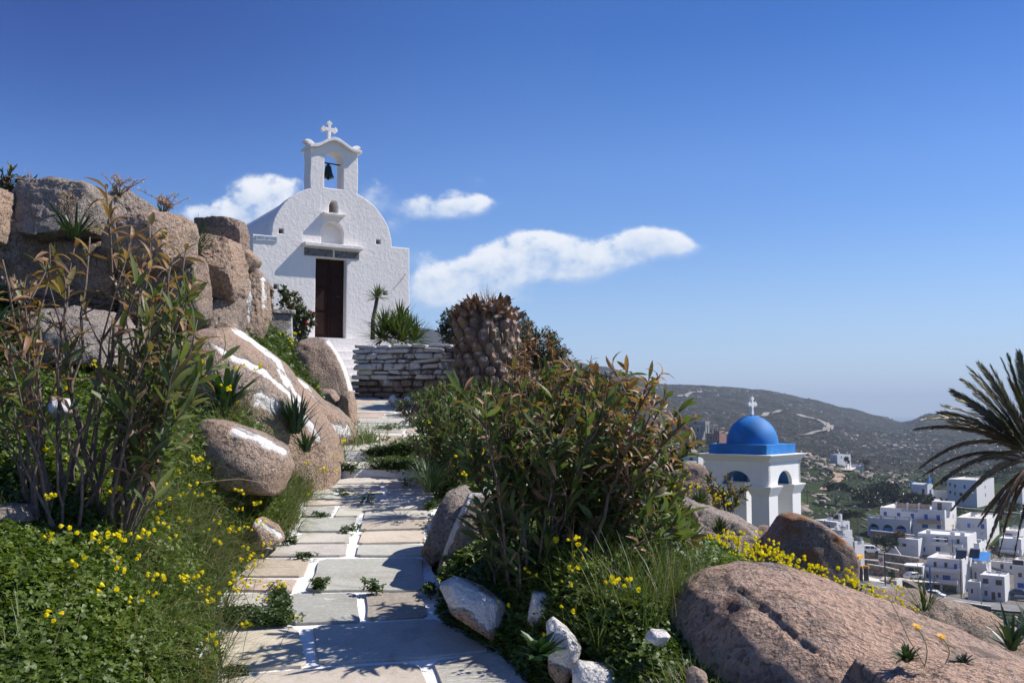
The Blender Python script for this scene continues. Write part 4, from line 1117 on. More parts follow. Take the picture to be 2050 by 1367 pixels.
# ------------------------------------------------------------------ dry stone wall
def drystone():
    a = P(716, 700, 15.3); b = P(918, 700, 14.9)
    ax = unit((b - a)[:2]); L = float(np.linalg.norm((b - a)[:2])) + .35
    z0, z1 = .02, P(716, 691, 15.3)[2]
    t = thing('dry_stone_wall', 'low dry stone wall with whitewashed upper courses between steps and palm stump', 'wall', (a[0], a[1], z0), math.atan2(ax[1], ax[0]))
    rr = np.random.default_rng(11)
    V = []; Fq = []; n = 0; at = []
    D, Fi = ico(3)
    H = z1 - z0
    z = 0.0; row = 0
    while z < H - .03:
        h = rr.uniform(.05, .115) if z > H * .45 else rr.uniform(.07, .17)
        if z + h > H - .04: h = H - z
        x = rr.uniform(-.1, .0)
        while x < L:
            w = rr.uniform(.16, .50) if row % 3 else rr.uniform(.12, .34)
            hh = h * rr.uniform(.86, 1.02)
            if rr.random() < .14 and z + h < H - .1: hh = h * rr.uniform(.5, .7)
            S = np.sign(D) * np.abs(D) ** .30
            S = S / np.abs(S).max(0)
            v = S * np.array([w / 2, .17 * rr.uniform(.85, 1.1), hh / 2])
            v += fbm(v * 8 + rr.uniform(0, 99), 3, row) [:, None] * unit(v) * .034 * np.array([1, 1, .6])
            tl = rr.uniform(-.09, .09)
            v[:, 0] += v[:, 2] * rr.uniform(-.6, .6)
            v[:, 2] += v[:, 0] * tl
            v += np.array([x + w / 2, .14 + rr.uniform(-.025, .02), z + h / 2])
            V.append(v); Fq.append(Fi + n); n += len(v)
            wz = (z + h / 2) / H
            p0 = .50 if wz > .45 else .10
            p0 += rr.uniform(-.16, .14)
            if z + h > H - .02: p0 = .9
            if x < .5 and wz > .2: p0 += .18
            at.append(np.full(len(v), p0) + .25 * sst(S[:, 1], .0, -.9) * (wz > .4))
            x += w + .008
        z += h; row += 1
    # hearting behind the face
    o = mesh_np('stones', np.concatenate(V), np.concatenate(Fq), M['granite_dark'], t, smooth=True, local=True, attrs={'paint': np.concatenate(at)})
    mb = MB(); mb.box((-.02, .10, 0), (L, .42, H - .03)); mb.build('core', M['stonewall'], t)
drystone()

# ------------------------------------------------------------------ blue-domed bell tower
def dome_tower():
    th = math.atan(.87); dc = 30.0
    C = P(1538, 911, dc); S = 2.16
    zcap = C[2]                                    # top of the white cornice
    base = -6.4
    # local: origin at the near corner; +x along right face (away), left face runs along +y local
    e1 = np.array([math.sin(th), math.cos(th)])    # along right face
    t = thing('bell_tower', 'white arched bell tower under a bright blue dome below the rocks', 'tower', (C[0], C[1], base), math.atan2(e1[1], e1[0]))
    # local x = along the right-hand face away from us, local y = along the left-hand face away from us
    H = zcap - base
    zi = P(1538, 984, dc)[2] - base                # underside of capitals
    zk = P(1538, 974, dc)[2] - base                # top of capitals
    zar = P(1480, 941, dc + .9)[2] - base          # crown of arches
    zco = P(1538, 926, dc)[2] - base
    pw = .58; CO = .17
    half = S / 2
    def wall(axis, off, t0, m_, nm):
        r_ = (S - 2 * pw) / 2
        o_ = [(0, zk), (pw, zk)] + arc_pts(half, zk, r_, zar - zk, 180, 0, 26) + [(S - pw, zk), (S, zk), (S, zco), (0, zco)]
        V, Fc = plate(o_, [], t0, 0)
        if axis == 'x': W3 = np.c_[V[:, 0], off + V[:, 2], V[:, 1]]
        else: W3 = np.c_[off + V[:, 2], V[:, 0], V[:, 1]]
        mesh_np(nm, W3, Fc, m_, t, local=True)
    for off in (.06, S - .06):
        wall('x', off, .12, M['white_smooth'], 'arched_wall'); wall('y', off, .116, M['white_smooth'], 'arched_wall')
    for s_ in (.121 + .15, S - .121 - .15):
        pass
    # inner blue vault: thick blue lining behind each white face
    def lining(axis, off):
        r_ = (S - 2 * pw) / 2 - .004
        o_ = [(.124, zk + .002), (pw + .004, zk + .002)] + arc_pts(half, zk + .002, r_, zar - zk - .004, 180, 0, 26) + [(S - .124, zk + .002), (S - .124, zco - .02), (.124, zco - .02)]
        V, Fc = plate(o_, [], .42, 0)
        if axis == 'x': W3 = np.c_[V[:, 0], off + V[:, 2], V[:, 1]]
        else: W3 = np.c_[off + V[:, 2], V[:, 0], V[:, 1]]
        mesh_np('vault_lining', W3, Fc, M['blue_in'], t, local=True)
    for off in (.122 + .21, S - .122 - .21): lining('x', off)
    lining('y', .1221 + .211); lining('y', S - .1221 - .211)
    mb = MB(); mb.box((.1, .1, zar + .12), (S - .1, S - .1, zco - .03)); mb.build('vault_ceiling', M['blue_in'], t)
    for ax_ in (0, 1):
        for ay in (0, 1):
            x0 = ax_ * (S - pw); y0 = ay * (S - pw)
            mb = MB(); mb.box((x0, y0, 0), (x0 + pw, y0 + pw, zi)); p = mb.build('pillar', M['white_smooth'], t)
            mb = MB(); c2 = .12
            mb.frustum((x0 + .001, y0 + .001), (x0 + pw - .001, y0 + pw - .001), (x0 - c2, y0 - c2), (x0 + pw + c2, y0 + pw + c2), zi - .16, zk - .03)
            mb.box((x0 - c2, y0 - c2, zk - .03), (x0 + pw + c2, y0 + pw + c2, zk)); mb.build('capital', M['white_smooth'], t)
    mb = MB(); mb.frustum((0, 0), (S, S), (-CO, -CO), (S + CO, S + CO), zco - .0, H - .02)
    mb.box((-CO, -CO, H - .02), (S + CO, S + CO, H)); mb.build('cornice', M['white_smooth'], t)
    g = .10
    V, Fc = plate([(g, g), (S - g, g), (S - g, S - g), (g, S - g)], [], .30, .012)
    mesh_np('roof_slab', np.c_[V[:, 0], V[:, 1], V[:, 2] + H + .15], Fc, M['blue'], t, local=True)
    rd = .80; zb = H + .298
    mb = MB()
    hd = P(1507, 832, dc + 1.4)[2] - base - zb
    mb.lathe([(rd * math.cos(a), hd * math.sin(a)) for a in np.linspace(0, math.pi / 2 * .985, 24)], (half, half, zb), 56)
    mb.build('dome', M['blue'], t, smooth=True)
    mb = MB(); mb.lathe([(.07, 0), (.055, .05), (.03, .07), (0, .08)], (half, half, zb + hd - .02), 14); mb.build('finial', M['blue'], t, smooth=True)
    # carved cross, turned towards the right-hand face
    ch = P(1502, 797, dc + 1.4)[2] - base - zb - hd
    cz = ch * .60
    def bud(cx, cz_, r_): return arc_pts(cx, cz_, r_, r_, 0, 360, 10)[:-1]
    mb = MB()
    def slab(o_):
        V, Fc = plate(o_, [], .09, .008); mb.add(np.c_[V[:, 0], V[:, 2], V[:, 1]], Fc)
    slab([(-.035, 0), (.035, 0), (.035, ch * .93), (-.035, ch * .93)])
    slab([(-.17, cz - .032), (.17, cz - .032), (.17, cz + .032), (-.17, cz + .032)])
    for (cx, c_) in ((-.15, cz), (.15, cz), (0, ch * .92)):
        for (ox, oz) in ((0, .045), (0, -.045), (.045 if cx >= 0 else -.045, 0), (-.03, 0)):
            slab(bud(cx + (ox if c_ == cz else oz), c_ + (oz if c_ == cz else abs(ox)), .034))
    slab(bud(-.05, cz - .07, .03)); slab(bud(.05, cz - .07, .03)); slab([(-.06, 0), (.06, 0), (.05, .12), (-.05, .12)])
    V = np.concatenate(mb.V)
    a = R(-10); V = np.c_[V[:, 0] * math.cos(a) - V[:, 1] * math.sin(a), V[:, 0] * math.sin(a) + V[:, 1] * math.cos(a), V[:, 2]] + np.array([half, half, zb + hd + .03])
    mesh_np('cross', V, mb.F, M['white_smooth'], t, local=True)
dome_tower()
# ------------------------------------------------------------------ plants
def frames(Y, Zh):
    Y = unit(Y); X = unit(np.cross(Y, Zh)); Z = np.cross(X, Y)
    return X, Y, Z

def strips(pos, Y, Zh, L, Wd, prof, curl, fold=0.0, seg=None):
    """leaf blades as bent, folded strips. prof: list of (t, width factor). returns V, F (three verts across when folded)"""
    pos = np.asarray(pos); N = len(pos)
    X, Y, Z = frames(Y, Zh)
    L = np.broadcast_to(L, (N,)); Wd = np.broadcast_to(Wd, (N,)); curl = np.broadcast_to(curl, (N,))
    cols = (-1, 0, 1) if fold else (-1, 1)
    k = len(cols)
    VV = []
    for (t, w) in prof:
        for c in cols:
            # bend along the blade
            th = curl * t
            a = L * t * np.cos(th * .5); h = L * t * np.sin(th * .5)
            up = fold * Wd * w * .5 * abs(c)
            VV.append(pos + Y * a[:, None] + X * (c * w * Wd * .5)[:, None] + Z * (h * -1 + up)[:, None])
    V = np.stack(VV, 1)
    nv = V.shape[1]
    f = []
    for i in range(len(prof) - 1):
        for j in range(k - 1): f.append((i * k + j, i * k + j + 1, (i + 1) * k + j + 1, (i + 1) * k + j))
    Fq = np.array(f)[None] + (np.arange(N) * nv)[:, None, None]
    return V.reshape(-1, 3), Fq.reshape(-1, 4), nv

LANCE = [(0, .10), (.18, .62), (.45, 1.0), (.72, .78), (.9, .36), (1, .03)]
LANCE_S = [(0, .15), (.4, 1.0), (.75, .7), (1, .05)]
BLADE = [(0, 1.0), (.35, .85), (.7, .55), (1, .06)]

def ipoly(px, py, poly):
    poly = np.asarray(poly, float); c = np.zeros(len(px), bool)
    j = len(poly) - 1
    for i in range(len(poly)):
        xi, yi = poly[i]; xj, yj = poly[j]
        s = ((yi > py) != (yj > py)) & (px < (xj - xi) * (py - yi) / (yj - yi + 1e-12) + xi)
        c ^= s; j = i
    return c

def off_path(x, y, m=0.02):
    L = np.interp(y, EY, EL); Rr = np.interp(y, EY, ER)
    j = fbm(np.c_[x * 0 , y * 2.3, x * 0 + (x > (L + Rr) / 2) * 7], 3, 77) * .10
    return (np.maximum(L - x, x - Rr) + j > m) | (y > 17.4)

def scatter(n, xr, yr, test=None, seed=0, dens=None):
    r = np.random.default_rng(seed)
    # even in image-ish terms: more per area close by
    y = yr[0] * (yr[1] / yr[0]) ** r.random(n)
    x = xr[0] + (xr[1] - xr[0]) * r.random(n)
    k = np.ones(n, bool)
    if dens is not None: k &= r.random(n) < dens(x, y)
    if test is not None: k &= test(x, y)
    x, y = x[k], y[k]
    return np.c_[x, y, gz(x, y)]

def colvar(r, n, c, v=.25, h=.12):
    c = np.array(c)[None] * (1 + r.uniform(-v, v, (n, 1)))
    return np.clip(c * (1 + r.uniform(-h, h, (n, 3))), 0, 1)

# ---- clover carpet: three folded leaflets on a stalk
def clover(name, label, pts, seed, size=(.009, .018), hgt=(.02, .11), c0=(.040, .078, .012), c1=(.150, .205, .032), tilt=.5):
    r = np.random.default_rng(seed)
    N = len(pts)
    lump = sst(fbm(pts * 2.2, 3, seed), -.4, .5)
    h = r.uniform(hgt[0], hgt[1], N) * (.5 + .9 * lump)
    az = r.uniform(0, 2 * np.pi, N)
    nrm = unit(np.c_[r.normal(0, tilt, (N, 2)), np.ones(N)])
    s = r.uniform(size[0], size[1], N)
    top = pts + np.c_[r.normal(0, .015, (N, 2)), h]
    Vs, Fs, Cs = [], [], []; n = 0
    ref = unit(np.cross(nrm, np.array([.3, .9, .1])))
    ref2 = np.cross(nrm, ref)
    col = np.array(c0)[None] + (np.array(c1) - np.array(c0))[None] * (r.random((N, 1)) * .6 + .4 * lump[:, None])
    for k in range(3):
        a = az + k * 2.0944 + r.normal(0, .15, N)
        d = ref * np.cos(a)[:, None] + ref2 * np.sin(a)[:, None]
        V, Fq, nv = strips(top, d + nrm * .12, nrm, s * 1.35, s * 1.45, [(0, .12), (.55, .85), (1, .75)], r.uniform(.1, .7, N), fold=.35)
        Vs.append(V); Fs.append(Fq + n); n += len(V)
        Cs.append(np.repeat(col * r.uniform(.85, 1.15, (N, 1)), nv, 0))
    o = mesh_np(name, np.concatenate(Vs), np.concatenate(Fs), M['clover'], col=np.concatenate(Cs), local=True)
    return tag(o, label, 'ground cover', kind='stuff')

def grass(name, label, pts, seed, L=(.12, .30), w=.0045, c=((.075, .125, .028), (.14, .165, .055), (.26, .21, .11)), pc=(.55, .35, .10), lean=(0, 0), spread=.45, curl=(.3, 1.5)):
    r = np.random.default_rng(seed)
    N = len(pts)
    a = r.uniform(0, 2 * np.pi, N)
    d = unit(np.c_[np.cos(a) * spread * r.random(N) * 1.6 + lean[0], np.sin(a) * spread * r.random(N) * 1.6 + lean[1], np.ones(N)])
    out = unit(np.c_[d[:, 0], d[:, 1], -.001 * np.ones(N)])
    Z = np.cross(np.cross(d, out), d) * -1
    ln = r.uniform(L[0], L[1], N)
    V, Fq, nv = strips(pts - np.array([0, 0, .01]), d, unit(Z + r.normal(0, .2, (N, 3))), ln, w * r.uniform(.7, 1.4, N), BLADE, r.uniform(curl[0], curl[1], N) * .8)
    ci = r.choice(3, N, p=pc)
    col = np.array(c)[ci] * r.uniform(.75, 1.25, (N, 1))
    o = mesh_np(name, V, Fq, M['grass'], col=np.repeat(col, nv, 0), local=True)
    return tag(o, label, 'grass', kind='stuff')

def tufts(centers, per, rad, seed):
    r = np.random.default_rng(seed)
    c = np.repeat(centers, per, 0)
    q = r.normal(0, rad, (len(c), 2))
    x, y = c[:, 0] + q[:, 0], c[:, 1] + q[:, 1]
    return np.c_[x, y, gz(x, y)]

# ---- oleander: canes with whorls of lance-shaped leaves
def oleander(label, loc, canes, seed, leafL=.14, leafW=.024, group=None, twig=4, green=((.036, .060, .020), (.070, .095, .030)), dry=((.20, .085, .035), (.33, .17, .085)), cane_r=.011, name='oleander_bush', density=1.0, node=.032):
    """canes: (base xyz, tip xyz, dryness, first leaf 0..1, leafiness)"""
    r = np.random.default_rng(seed)
    t = thing(name, label, 'bush', loc, 0, group)
    mb = MB()
    lp, ly, lz, ll, lw, lc, lcurl = [], [], [], [], [], [], []
    dp = [[] for _ in range(7)]
    def leafy(pts, t0, dryness, leafiness, big=1.0):
        seglen = np.linalg.norm(np.diff(pts, axis=0), axis=1); cum = np.r_[0, np.cumsum(seglen)]; tot = cum[-1]
        s = tot * t0; ph = r.uniform(0, 6.28)
        while s < tot:
            i = min(np.searchsorted(cum, s, side='right') - 1, len(pts) - 2)
            f = (s - cum[i]) / max(seglen[i], 1e-6)
            p = pts[i] * (1 - f) + pts[i + 1] * f
            ax = unit(pts[i + 1] - pts[i])
            ref = unit(np.cross(ax, np.array([.3, .4, .87]))); ref2 = np.cross(ax, ref)
            near_tip = s / tot
            ph += 1.05
            for q in range(3):
                if r.random() > leafiness * (.45 + .55 * near_tip): continue
                a = ph + q * 2.094 + r.normal(0, .25)
                rad = ref * math.cos(a) + ref2 * math.sin(a)
                op = r.uniform(.45, 1.0) if near_tip < .9 else r.uniform(.2, .6)
                isdry = r.random() < dryness
                d = ax * math.cos(op) + rad * math.sin(op) + np.array([0, 0, -.25 if isdry else .05])
                zz = ax * math.sin(op) - rad * math.cos(op)
                zz = zz + r.normal(0, .35, 3)
                L_ = leafL * r.uniform(.42, 1.12) * big * (1 - .25 * (near_tip > .93))
                tgt = dp if isdry else None
                rec = (p, d, zz, L_ * (.85 if isdry else 1), leafW * r.uniform(.8, 1.2) * (.8 if isdry else 1), r.uniform(.5, 2.2) if isdry else r.uniform(-.3, 1.1))
                if isdry:
                    c = np.array(dry[0]) + (np.array(dry[1]) - np.array(dry[0])) * r.random() ** 1.5
                    if r.random() < .25: c = c * .55
                else:
                    c = np.array(green[0]) + (np.array(green[1]) - np.array(green[0])) * r.random()
                    if r.random() < dryness * .5 + .05: c = c * .5 + np.array(dry[0]) * .5
                tg = dp if isdry else [lp, ly, lz, ll, lw, lcurl, lc]
                for A_, v_ in zip(tg, rec + (c,)): A_.append(v_)
            s += node * r.uniform(.8, 1.3) / density
    for (b, tip, dr, t0, lf) in canes:
        b = np.array(b, float); tip = np.array(tip, float)
        n = 9
        tt = np.linspace(0, 1, n)
        mid = b * .48 + tip * .52 + np.array([0, 0, .07 * np.linalg.norm(tip - b)]) + r.normal(0, .05 * np.linalg.norm(tip - b), 3)
        pts = ((1 - tt) ** 2)[:, None] * b + (2 * tt * (1 - tt))[:, None] * mid + (tt ** 2)[:, None] * tip
        Ln = np.linalg.norm(tip - b)
        pts[1:-1] += r.normal(0, .012 * Ln, (n - 2, 3))
        mb.tube(pts, np.linspace(cane_r, cane_r * .35, n) * min(1.3, .5 + Ln * .6), 6)
        leafy(pts, t0, dr, lf)
        for k in range(twig):
            u = r.uniform(.35, .92); i = int(u * (n - 1)); s0 = pts[i]
            ax = unit(pts[min(i + 1, n - 1)] - pts[i])
            d = unit(ax * .8 + np.array([r.normal() * .7, r.normal() * .7, .35 + r.random() * .3]))
            l2 = Ln * r.uniform(.14, .34) * (1.15 - u * .4)
            q = np.array([s0, s0 + d * l2 * .5 + r.normal(0, .01, 3), s0 + d * l2 + np.array([0, 0, .03])])
            mb.tube(q, np.array([.55, .42, .28]) * cane_r, 5)
            leafy(q, .30 if lf > .6 else .55, min(1, dr * 1.0), lf, .9)
    mb.build('stems', M['bark'], t, local=False, smooth=True)
    for nm, A_, m_ in (('leaves', [lp, ly, lz, ll, lw, lcurl, lc], M['leaf']), ('dry_leaves', dp, M['leaf'])):
        if not A_[0]: continue
        V, Fq, nv = strips(np.array(A_[0]), np.array(A_[1]), np.array(A_[2]), np.array(A_[3]), np.array(A_[4]), LANCE, np.array(A_[5]), fold=.28 if nm == 'leaves' else .7)
        mesh_np(nm, V, Fq, m_, t, col=np.repeat(np.array(A_[6]), nv, 0), smooth=True)
    return t

def cane_list(bases, tips, d, seed, k=.38):
    """tips: (px, py, dry, first leaf, leafiness, distance offset); canes fan out from the bases"""
    r = np.random.default_rng(seed); o = []
    bp = np.array(bases, float); c0 = bp[:, 0].mean(); lo, hi = bp[:, 0].min(), bp[:, 0].max()
    for (px, py, dr, t0, lf, dd) in tips:
        x = np.clip(c0 + (px - c0) * k + r.normal(0, (hi - lo) * .10), lo, hi)
        bx = P(x, np.interp(x, bp[:, 0], bp[:, 1]), d + dd * .35 + r.uniform(-.12, .12)); bx[2] = gz(bx[0], bx[1])[0] - .03
        o.append((bx, P(px, py, d + dd), dr, t0, lf))
    return o

# the big half-dry oleander at the left
LT = [(212, 372, .95, .86, .75, 0), (228, 440, .95, .9, .4, .2), (150, 490, .95, .88, .5, .3), (100, 500, .9, .86, .6, -.2), (40, 560, .95, .8, .7, -.4), (5, 520, .95, .8, .7, -.5), (180, 475, .9, .9, .4, .4), (265, 470, .95, .86, .5, .2),
      (300, 450, .95, .9, .35, .3), (330, 470, .9, .86, .6, .2), (305, 520, .85, .8, .6, -.1), (345, 515, .85, .75, .6, .1), (372, 500, .7, .8, .5, .3), (120, 520, .95, .88, .5, .1), (75, 640, .9, .8, .6, -.4), (5, 640, .9, .8, .7, -.3), (20, 720, .7, .75, .7, -.5), (60, 560, .9, .9, .4, 0),
      (360, 590, .40, .45, .75, 0), (385, 575, .3, .45, .8, -.1), (395, 640, .15, .40, .85, -.1), (392, 690, .15, .42, .85, .1), (372, 640, .25, .4, .8, .1), (345, 620, .4, .45, .75, -.2), (400, 755, .1, .45, .8, .2), (390, 800, .12, .42, .8, -.2),
      (355, 720, .2, .45, .75, -.3), (330, 690, .35, .5, .7, .2), (300, 640, .5, .55, .6, -.3), (285, 700, .4, .6, .55, .1), (370, 850, .12, .45, .7, -.1), (345, 870, .25, .5, .6, -.3), (310, 800, .3, .6, .55, -.2), (275, 850, .3, .65, .5, .2), (250, 620, .6, .7, .5, -.2), (230, 700, .5, .8, .35, .3),
      (110, 700, .7, .85, .4, -.3), (70, 790, .6, .8, .5, -.4), (15, 830, .4, .75, .6, -.4), (-40, 760, .6, .75, .6, -.2), (-60, 620, .9, .8, .6, -.2), (330, 930, .3, .6, .5, -.2)]
LB = [(-20, 1010), (30, 1000), (60, 1020), (95, 1030), (130, 1015), (160, 1035), (190, 1030), (165, 1010), (225, 1000), (255, 985), (285, 975)]
lt = P(170, 1020, 4.7)
LT = [(q[0], q[1], min(1, q[2] * (.95 if q[1] < 560 else .62)), max(.2, q[3] - .06), q[4] * .85, q[5]) for q in LT]
oleander('tall half-bare oleander at left with brown dry tips and green lower leaves', (lt[0], lt[1], gz(lt[0], lt[1])[0]), cane_list(LB, LT, 4.7, 3), 21, leafL=.185, leafW=.030, twig=2, cane_r=.0088, density=.70, green=((.065, .10, .028), (.15, .18, .06)), dry=((.22, .115, .06), (.42, .27, .155)))
# the big oleander at the right of the path
r_ = np.random.default_rng(4)
RT = []
for (px, py, dr) in [(950, 850, .2), (975, 790, .35), (1010, 765, .35), (1045, 752, .45), (1085, 742, .5), (1120, 735, .55), (1155, 742, .45), (1190, 740, .35), (1225, 745, .35), (1262, 738, .45), (1300, 728, .85), (1322, 722, .9), (1335, 768, .8), (1362, 790, .7), (1375, 830, .6), (1385, 870, .6), (1380, 905, .5),
                     (1365, 950, .4), (1350, 1000, .35), (1310, 770, .6), (1280, 800, .5), (1245, 790, .3), (1210, 790, .25), (1170, 790, .25), (1130, 785, .3), (1090, 790, .3), (1050, 800, .2), (1010, 810, .2), (980, 830, .2), (1300, 850, .5), (1330, 880, .5), (1320, 930, .4), (1285, 900, .4),
                     (1255, 860, .3), (1220, 840, .2), (1180, 840, .2), (1140, 835, .2), (1100, 840, .2), (1060, 850, .15), (1020, 860, .15), (980, 880, .12), (960, 900, .1), (960, 1010, .08), (985, 950, .1), (1030, 910, .12), (1080, 890, .15), (1130, 890, .15), (1180, 895, .2), (1230, 910, .25), (1270, 950, .3), (1320, 985, .3), (1290, 1010, .3),
                     (1340, 1050, .15), (1375, 1060, .15), (1330, 1020, .15), (965, 1060, .06), (1000, 1000, .1), (1060, 960, .12), (1240, 980, .2), (1110, 950, .15), (1170, 960, .2)]:
    RT.append((px, py, dr, .42 + .15 * r_.random(), .85, r_.uniform(-.45, .45)))
for px in list(range(975, 1390, 24)):
    RT.append((px, r_.uniform(960, 1085) if px < 1000 or px > 1290 else r_.uniform(1010, 1090), .08, .2, .85, r_.uniform(-.5, .3)))
RT = [(q[0], q[1] + (28 if q[1] < 800 else 12 if q[1] < 900 else 0), q[2] * (.9 if q[0] > 1270 and q[1] < 900 else 1.05 if q[1] < 800 else .5), max(.15, q[3] - .12), q[4] * .9, q[5]) for q in RT]
RB = [(960, 1105), (1000, 1112), (1035, 1115), (1065, 1118), (1095, 1112), (1130, 1105), (1180, 1100)]
rt = P(1060, 1110, 5.3)
oleander('broad dense oleander right of the path with browned top leaves', (rt[0], rt[1], gz(rt[0], rt[1])[0]), cane_list(RB, RT, 5.3, 5), 22, leafL=.165, leafW=.029, twig=3, cane_r=.0095, density=.92, green=((.062, .10, .030), (.135, .17, .058)), dry=((.21, .11, .06), (.40, .24, .135)))
# smaller oleander against the knob on the right of it
ET = [(1335, 985, .15, .4, .85, .2), (1362, 1000, .15, .4, .85, .1), (1385, 1050, .1, .4, .85, 0), (1345, 1030, .15, .4, .85, 0), (1320, 1010, .2, .4, .8, .1), (1398, 1085, .1, .4, .8, -.1), (1305, 1060, .2, .4, .8, -.1)]
et = P(1330, 1150, 5.9)
oleander('small green oleander shoot against the pale rocks right of the large bush', (et[0], et[1], gz(et[0], et[1])[0]), cane_list([(1320, 1150), (1340, 1150)], ET, 5.9, 8), 23, leafL=.13, leafW=.022, twig=2, cane_r=.009)
# darker bush behind it, hanging over the path edge
BT = []
for (px, py) in [(842, 800), (860, 775), (885, 770), (915, 768), (945, 760), (975, 765), (835, 850), (845, 830), (870, 810), (900, 800), (930, 790), (960, 790), (1000, 775), (840, 900), (850, 880), (870, 850), (895, 840), (925, 830), (955, 820), (990, 810), (850, 940), (862, 920), (880, 890), (905, 880), (930, 870), (960, 860), (990, 850), (870, 955), (890, 930), (915, 920), (940, 910), (1010, 830), (835, 940), (828, 880)]:
    BT.append((px, py, .06, .3, .95, r_.uniform(-.7, .5)))
bt = P(910, 968, 8.6)
oleander('dense dark green oleander beside the path below the dry stone wall', (bt[0], bt[1], gz(bt[0], bt[1])[0]), cane_list([(870, 965), (900, 968), (930, 968), (960, 965), (1000, 960)], BT, 8.6, 9), 24, leafL=.125, leafW=.021, twig=5, cane_r=.011, green=((.060, .10, .030), (.12, .155, .055)))
# dry oleander tips behind the big bush, against the sky
ST = [(1060, 650, .95, .8, .8, 0), (1052, 690, .9, .7, .7, .2), (1020, 720, .85, .6, .7, 0), (1130, 712, .9, .7, .75, .2), (1105, 700, .95, .8, .7, 0), (1080, 745, .8, .6, .7, 0), (1160, 730, .85, .7, .7, .1), (1185, 722, .9, .8, .6, .1), (1035, 700, .95, .75, .8, -.2), (1045, 740, .8, .6, .8, 0), (1120, 745, .8, .6, .7, 0), (1000, 760, .7, .6, .7, 0), (1200, 760, .6, .5, .7, .2), (1230, 765, .6, .5, .7, .3)]
st_ = P(1080, 870, 10.0)
oleander('thin oleander with dry brown tips rising beside the palm stump', (st_[0], st_[1], gz(st_[0], st_[1])[0]), cane_list([(1030, 860), (1060, 865), (1090, 870), (1120, 880)], ST, 10.0, 10), 25, leafL=.15, leafW=.026, twig=3, cane_r=.012)
# little oleander in front of the bell tower
TT = [(1418, 940, .3, .5, .8, 0), (1432, 958, .3, .5, .8, 0), (1455, 952, .4, .5, .8, .1), (1462, 975, .3, .5, .7, 0), (1440, 985, .2, .4, .8, 0), (1475, 1000, .3, .6, .7, .1), (1482, 985, .4, .6, .8, 0), (1494, 975, .5, .7, .8, 0), (1450, 1005, .2, .4, .8, 0), (1425, 985, .2, .4, .8, 0), (1470, 1015, .2, .5, .7, 0)]
tt_ = P(1458, 1034, 11.4)
tb = [(1445, 1032), (1455, 1034), (1466, 1034)]
cl = cane_list(tb, TT, 11.4, 11)
cl = [(P(q[0], 1036, 11.4), a[1], a[2], a[3], a[4]) for q, a in zip([tb[k % 3] for k in range(len(cl))], cl)]
oleander('young oleander growing from rock cracks in front of the bell tower', tuple(P(1458, 1036, 11.4)), cl, 26, leafL=.13, leafW=.026, twig=1, cane_r=.009)
# skyline oleander at the far left
KT = [(5, 345, .4, .4, .8, 0), (22, 340, .3, .4, .8, .1), (40, 352, .4, .4, .8, 0), (60, 358, .5, .5, .7, .1), (12, 370, .3, .3, .8, 0), (35, 378, .3, .3, .8, 0), (72, 362, .6, .6, .6, 0), (-20, 350, .4, .4, .8, 0), (-25, 380, .3, .3, .8, 0), (50, 385, .3, .4, .8, 0)]
kb = P(15, 430, 10.0)
oleander('low oleander on the skyline behind the left boulders', tuple(kb), [(P(15 + r_.uniform(-25, 25), 430, 10.0), P(q[0], q[1], 10.0), *q[2:5]) for q in KT], 27, leafL=.15, leafW=.026, twig=2, cane_r=.010)

# ---- carpets of clover and grass
def left_zone(x, y): return (x < np.interp(y, EY, EL)) & off_path(x, y)
def right_zone(x, y): return (x > np.interp(y, EY, ER)) & off_path(x, y)
pl = scatter(210000, (-4.2, -.7), (2.4, 7.6), lambda x, y: left_zone(x, y) & (x > -y * .62) & (fbm(np.c_[x, y, 0 * x] * 1.1, 3, 5) > -.7), 1)
clover('clover_carpet', 'dark green clover carpet in the lower left corner', pl, 2)
pr = scatter(170000, (-.4, 2.1), (2.5, 7.6), lambda x, y: right_zone(x, y) & (x < .52 * y) & (fbm(np.c_[x, y, 0 * x] * 1.1, 3, 6) > -.45), 3)
clover('clover_carpet', 'dark green clover carpet under the right-hand oleander', pr, 4)
pu = scatter(42000, (-6, 1.5), (7.6, 14), lambda x, y: off_path(x, y) & (fbm(np.c_[x, y, 0 * x] * .9, 3, 8) > -.25), 5)
clover('ground_herbs', 'low green herbs between the rocks and the upper path', pu, 6, size=(.018, .034), hgt=(.03, .16), c0=(.035, .07, .016), c1=(.09, .13, .03))
pf = scatter(36000, (.9, 3.6), (5.8, 8.8), lambda x, y: (x > .20 * y - .1) & (x < .43 * y), 7)
clover('oxalis_foliage', 'bright green foliage of the flower band behind the big boulder', pf, 8, size=(.018, .032), hgt=(.03, .15), c0=(.035, .085, .014), c1=(.075, .15, .025))
# moss cushion creeping over the joint of the left flagstones
mp = []
for (px, py, rx, ry, n) in ((560, 1212, 12, 22, 900), (530, 1245, 45, 9, 1800), (480, 1240, 40, 12, 1600), (795, 912, 55, 16, 2600), (795, 938, 50, 9, 1500), (690, 948, 22, 4, 200), (820, 905, 25, 16, 1500), (640, 1183, 10, 3, 120), (745, 1190, 16, 3, 70), (905, 1250, 14, 5, 90), (700, 1067, 20, 2, 60), (862, 1112, 12, 4, 90), (610, 1119, 22, 2, 60), (640, 1036, 18, 2, 50), (735, 1010, 14, 2, 50), (862, 1020, 10, 4, 80), (575, 1090, 14, 3, 80), (470, 1352, 20, 4, 90), (860, 1190, 8, 10, 120), (690, 992, 18, 2, 40), (820, 977, 16, 2, 40), (780, 860, 30, 4, 160), (730, 880, 20, 4, 120), (705, 850, 10, 8, 160), (840, 830, 12, 8, 160)):
    for _ in range(n):
        q = on_path(px + r_.normal() * rx * .5, py + r_.normal() * ry * .5); mp.append(q + np.array([0, 0, .005]))
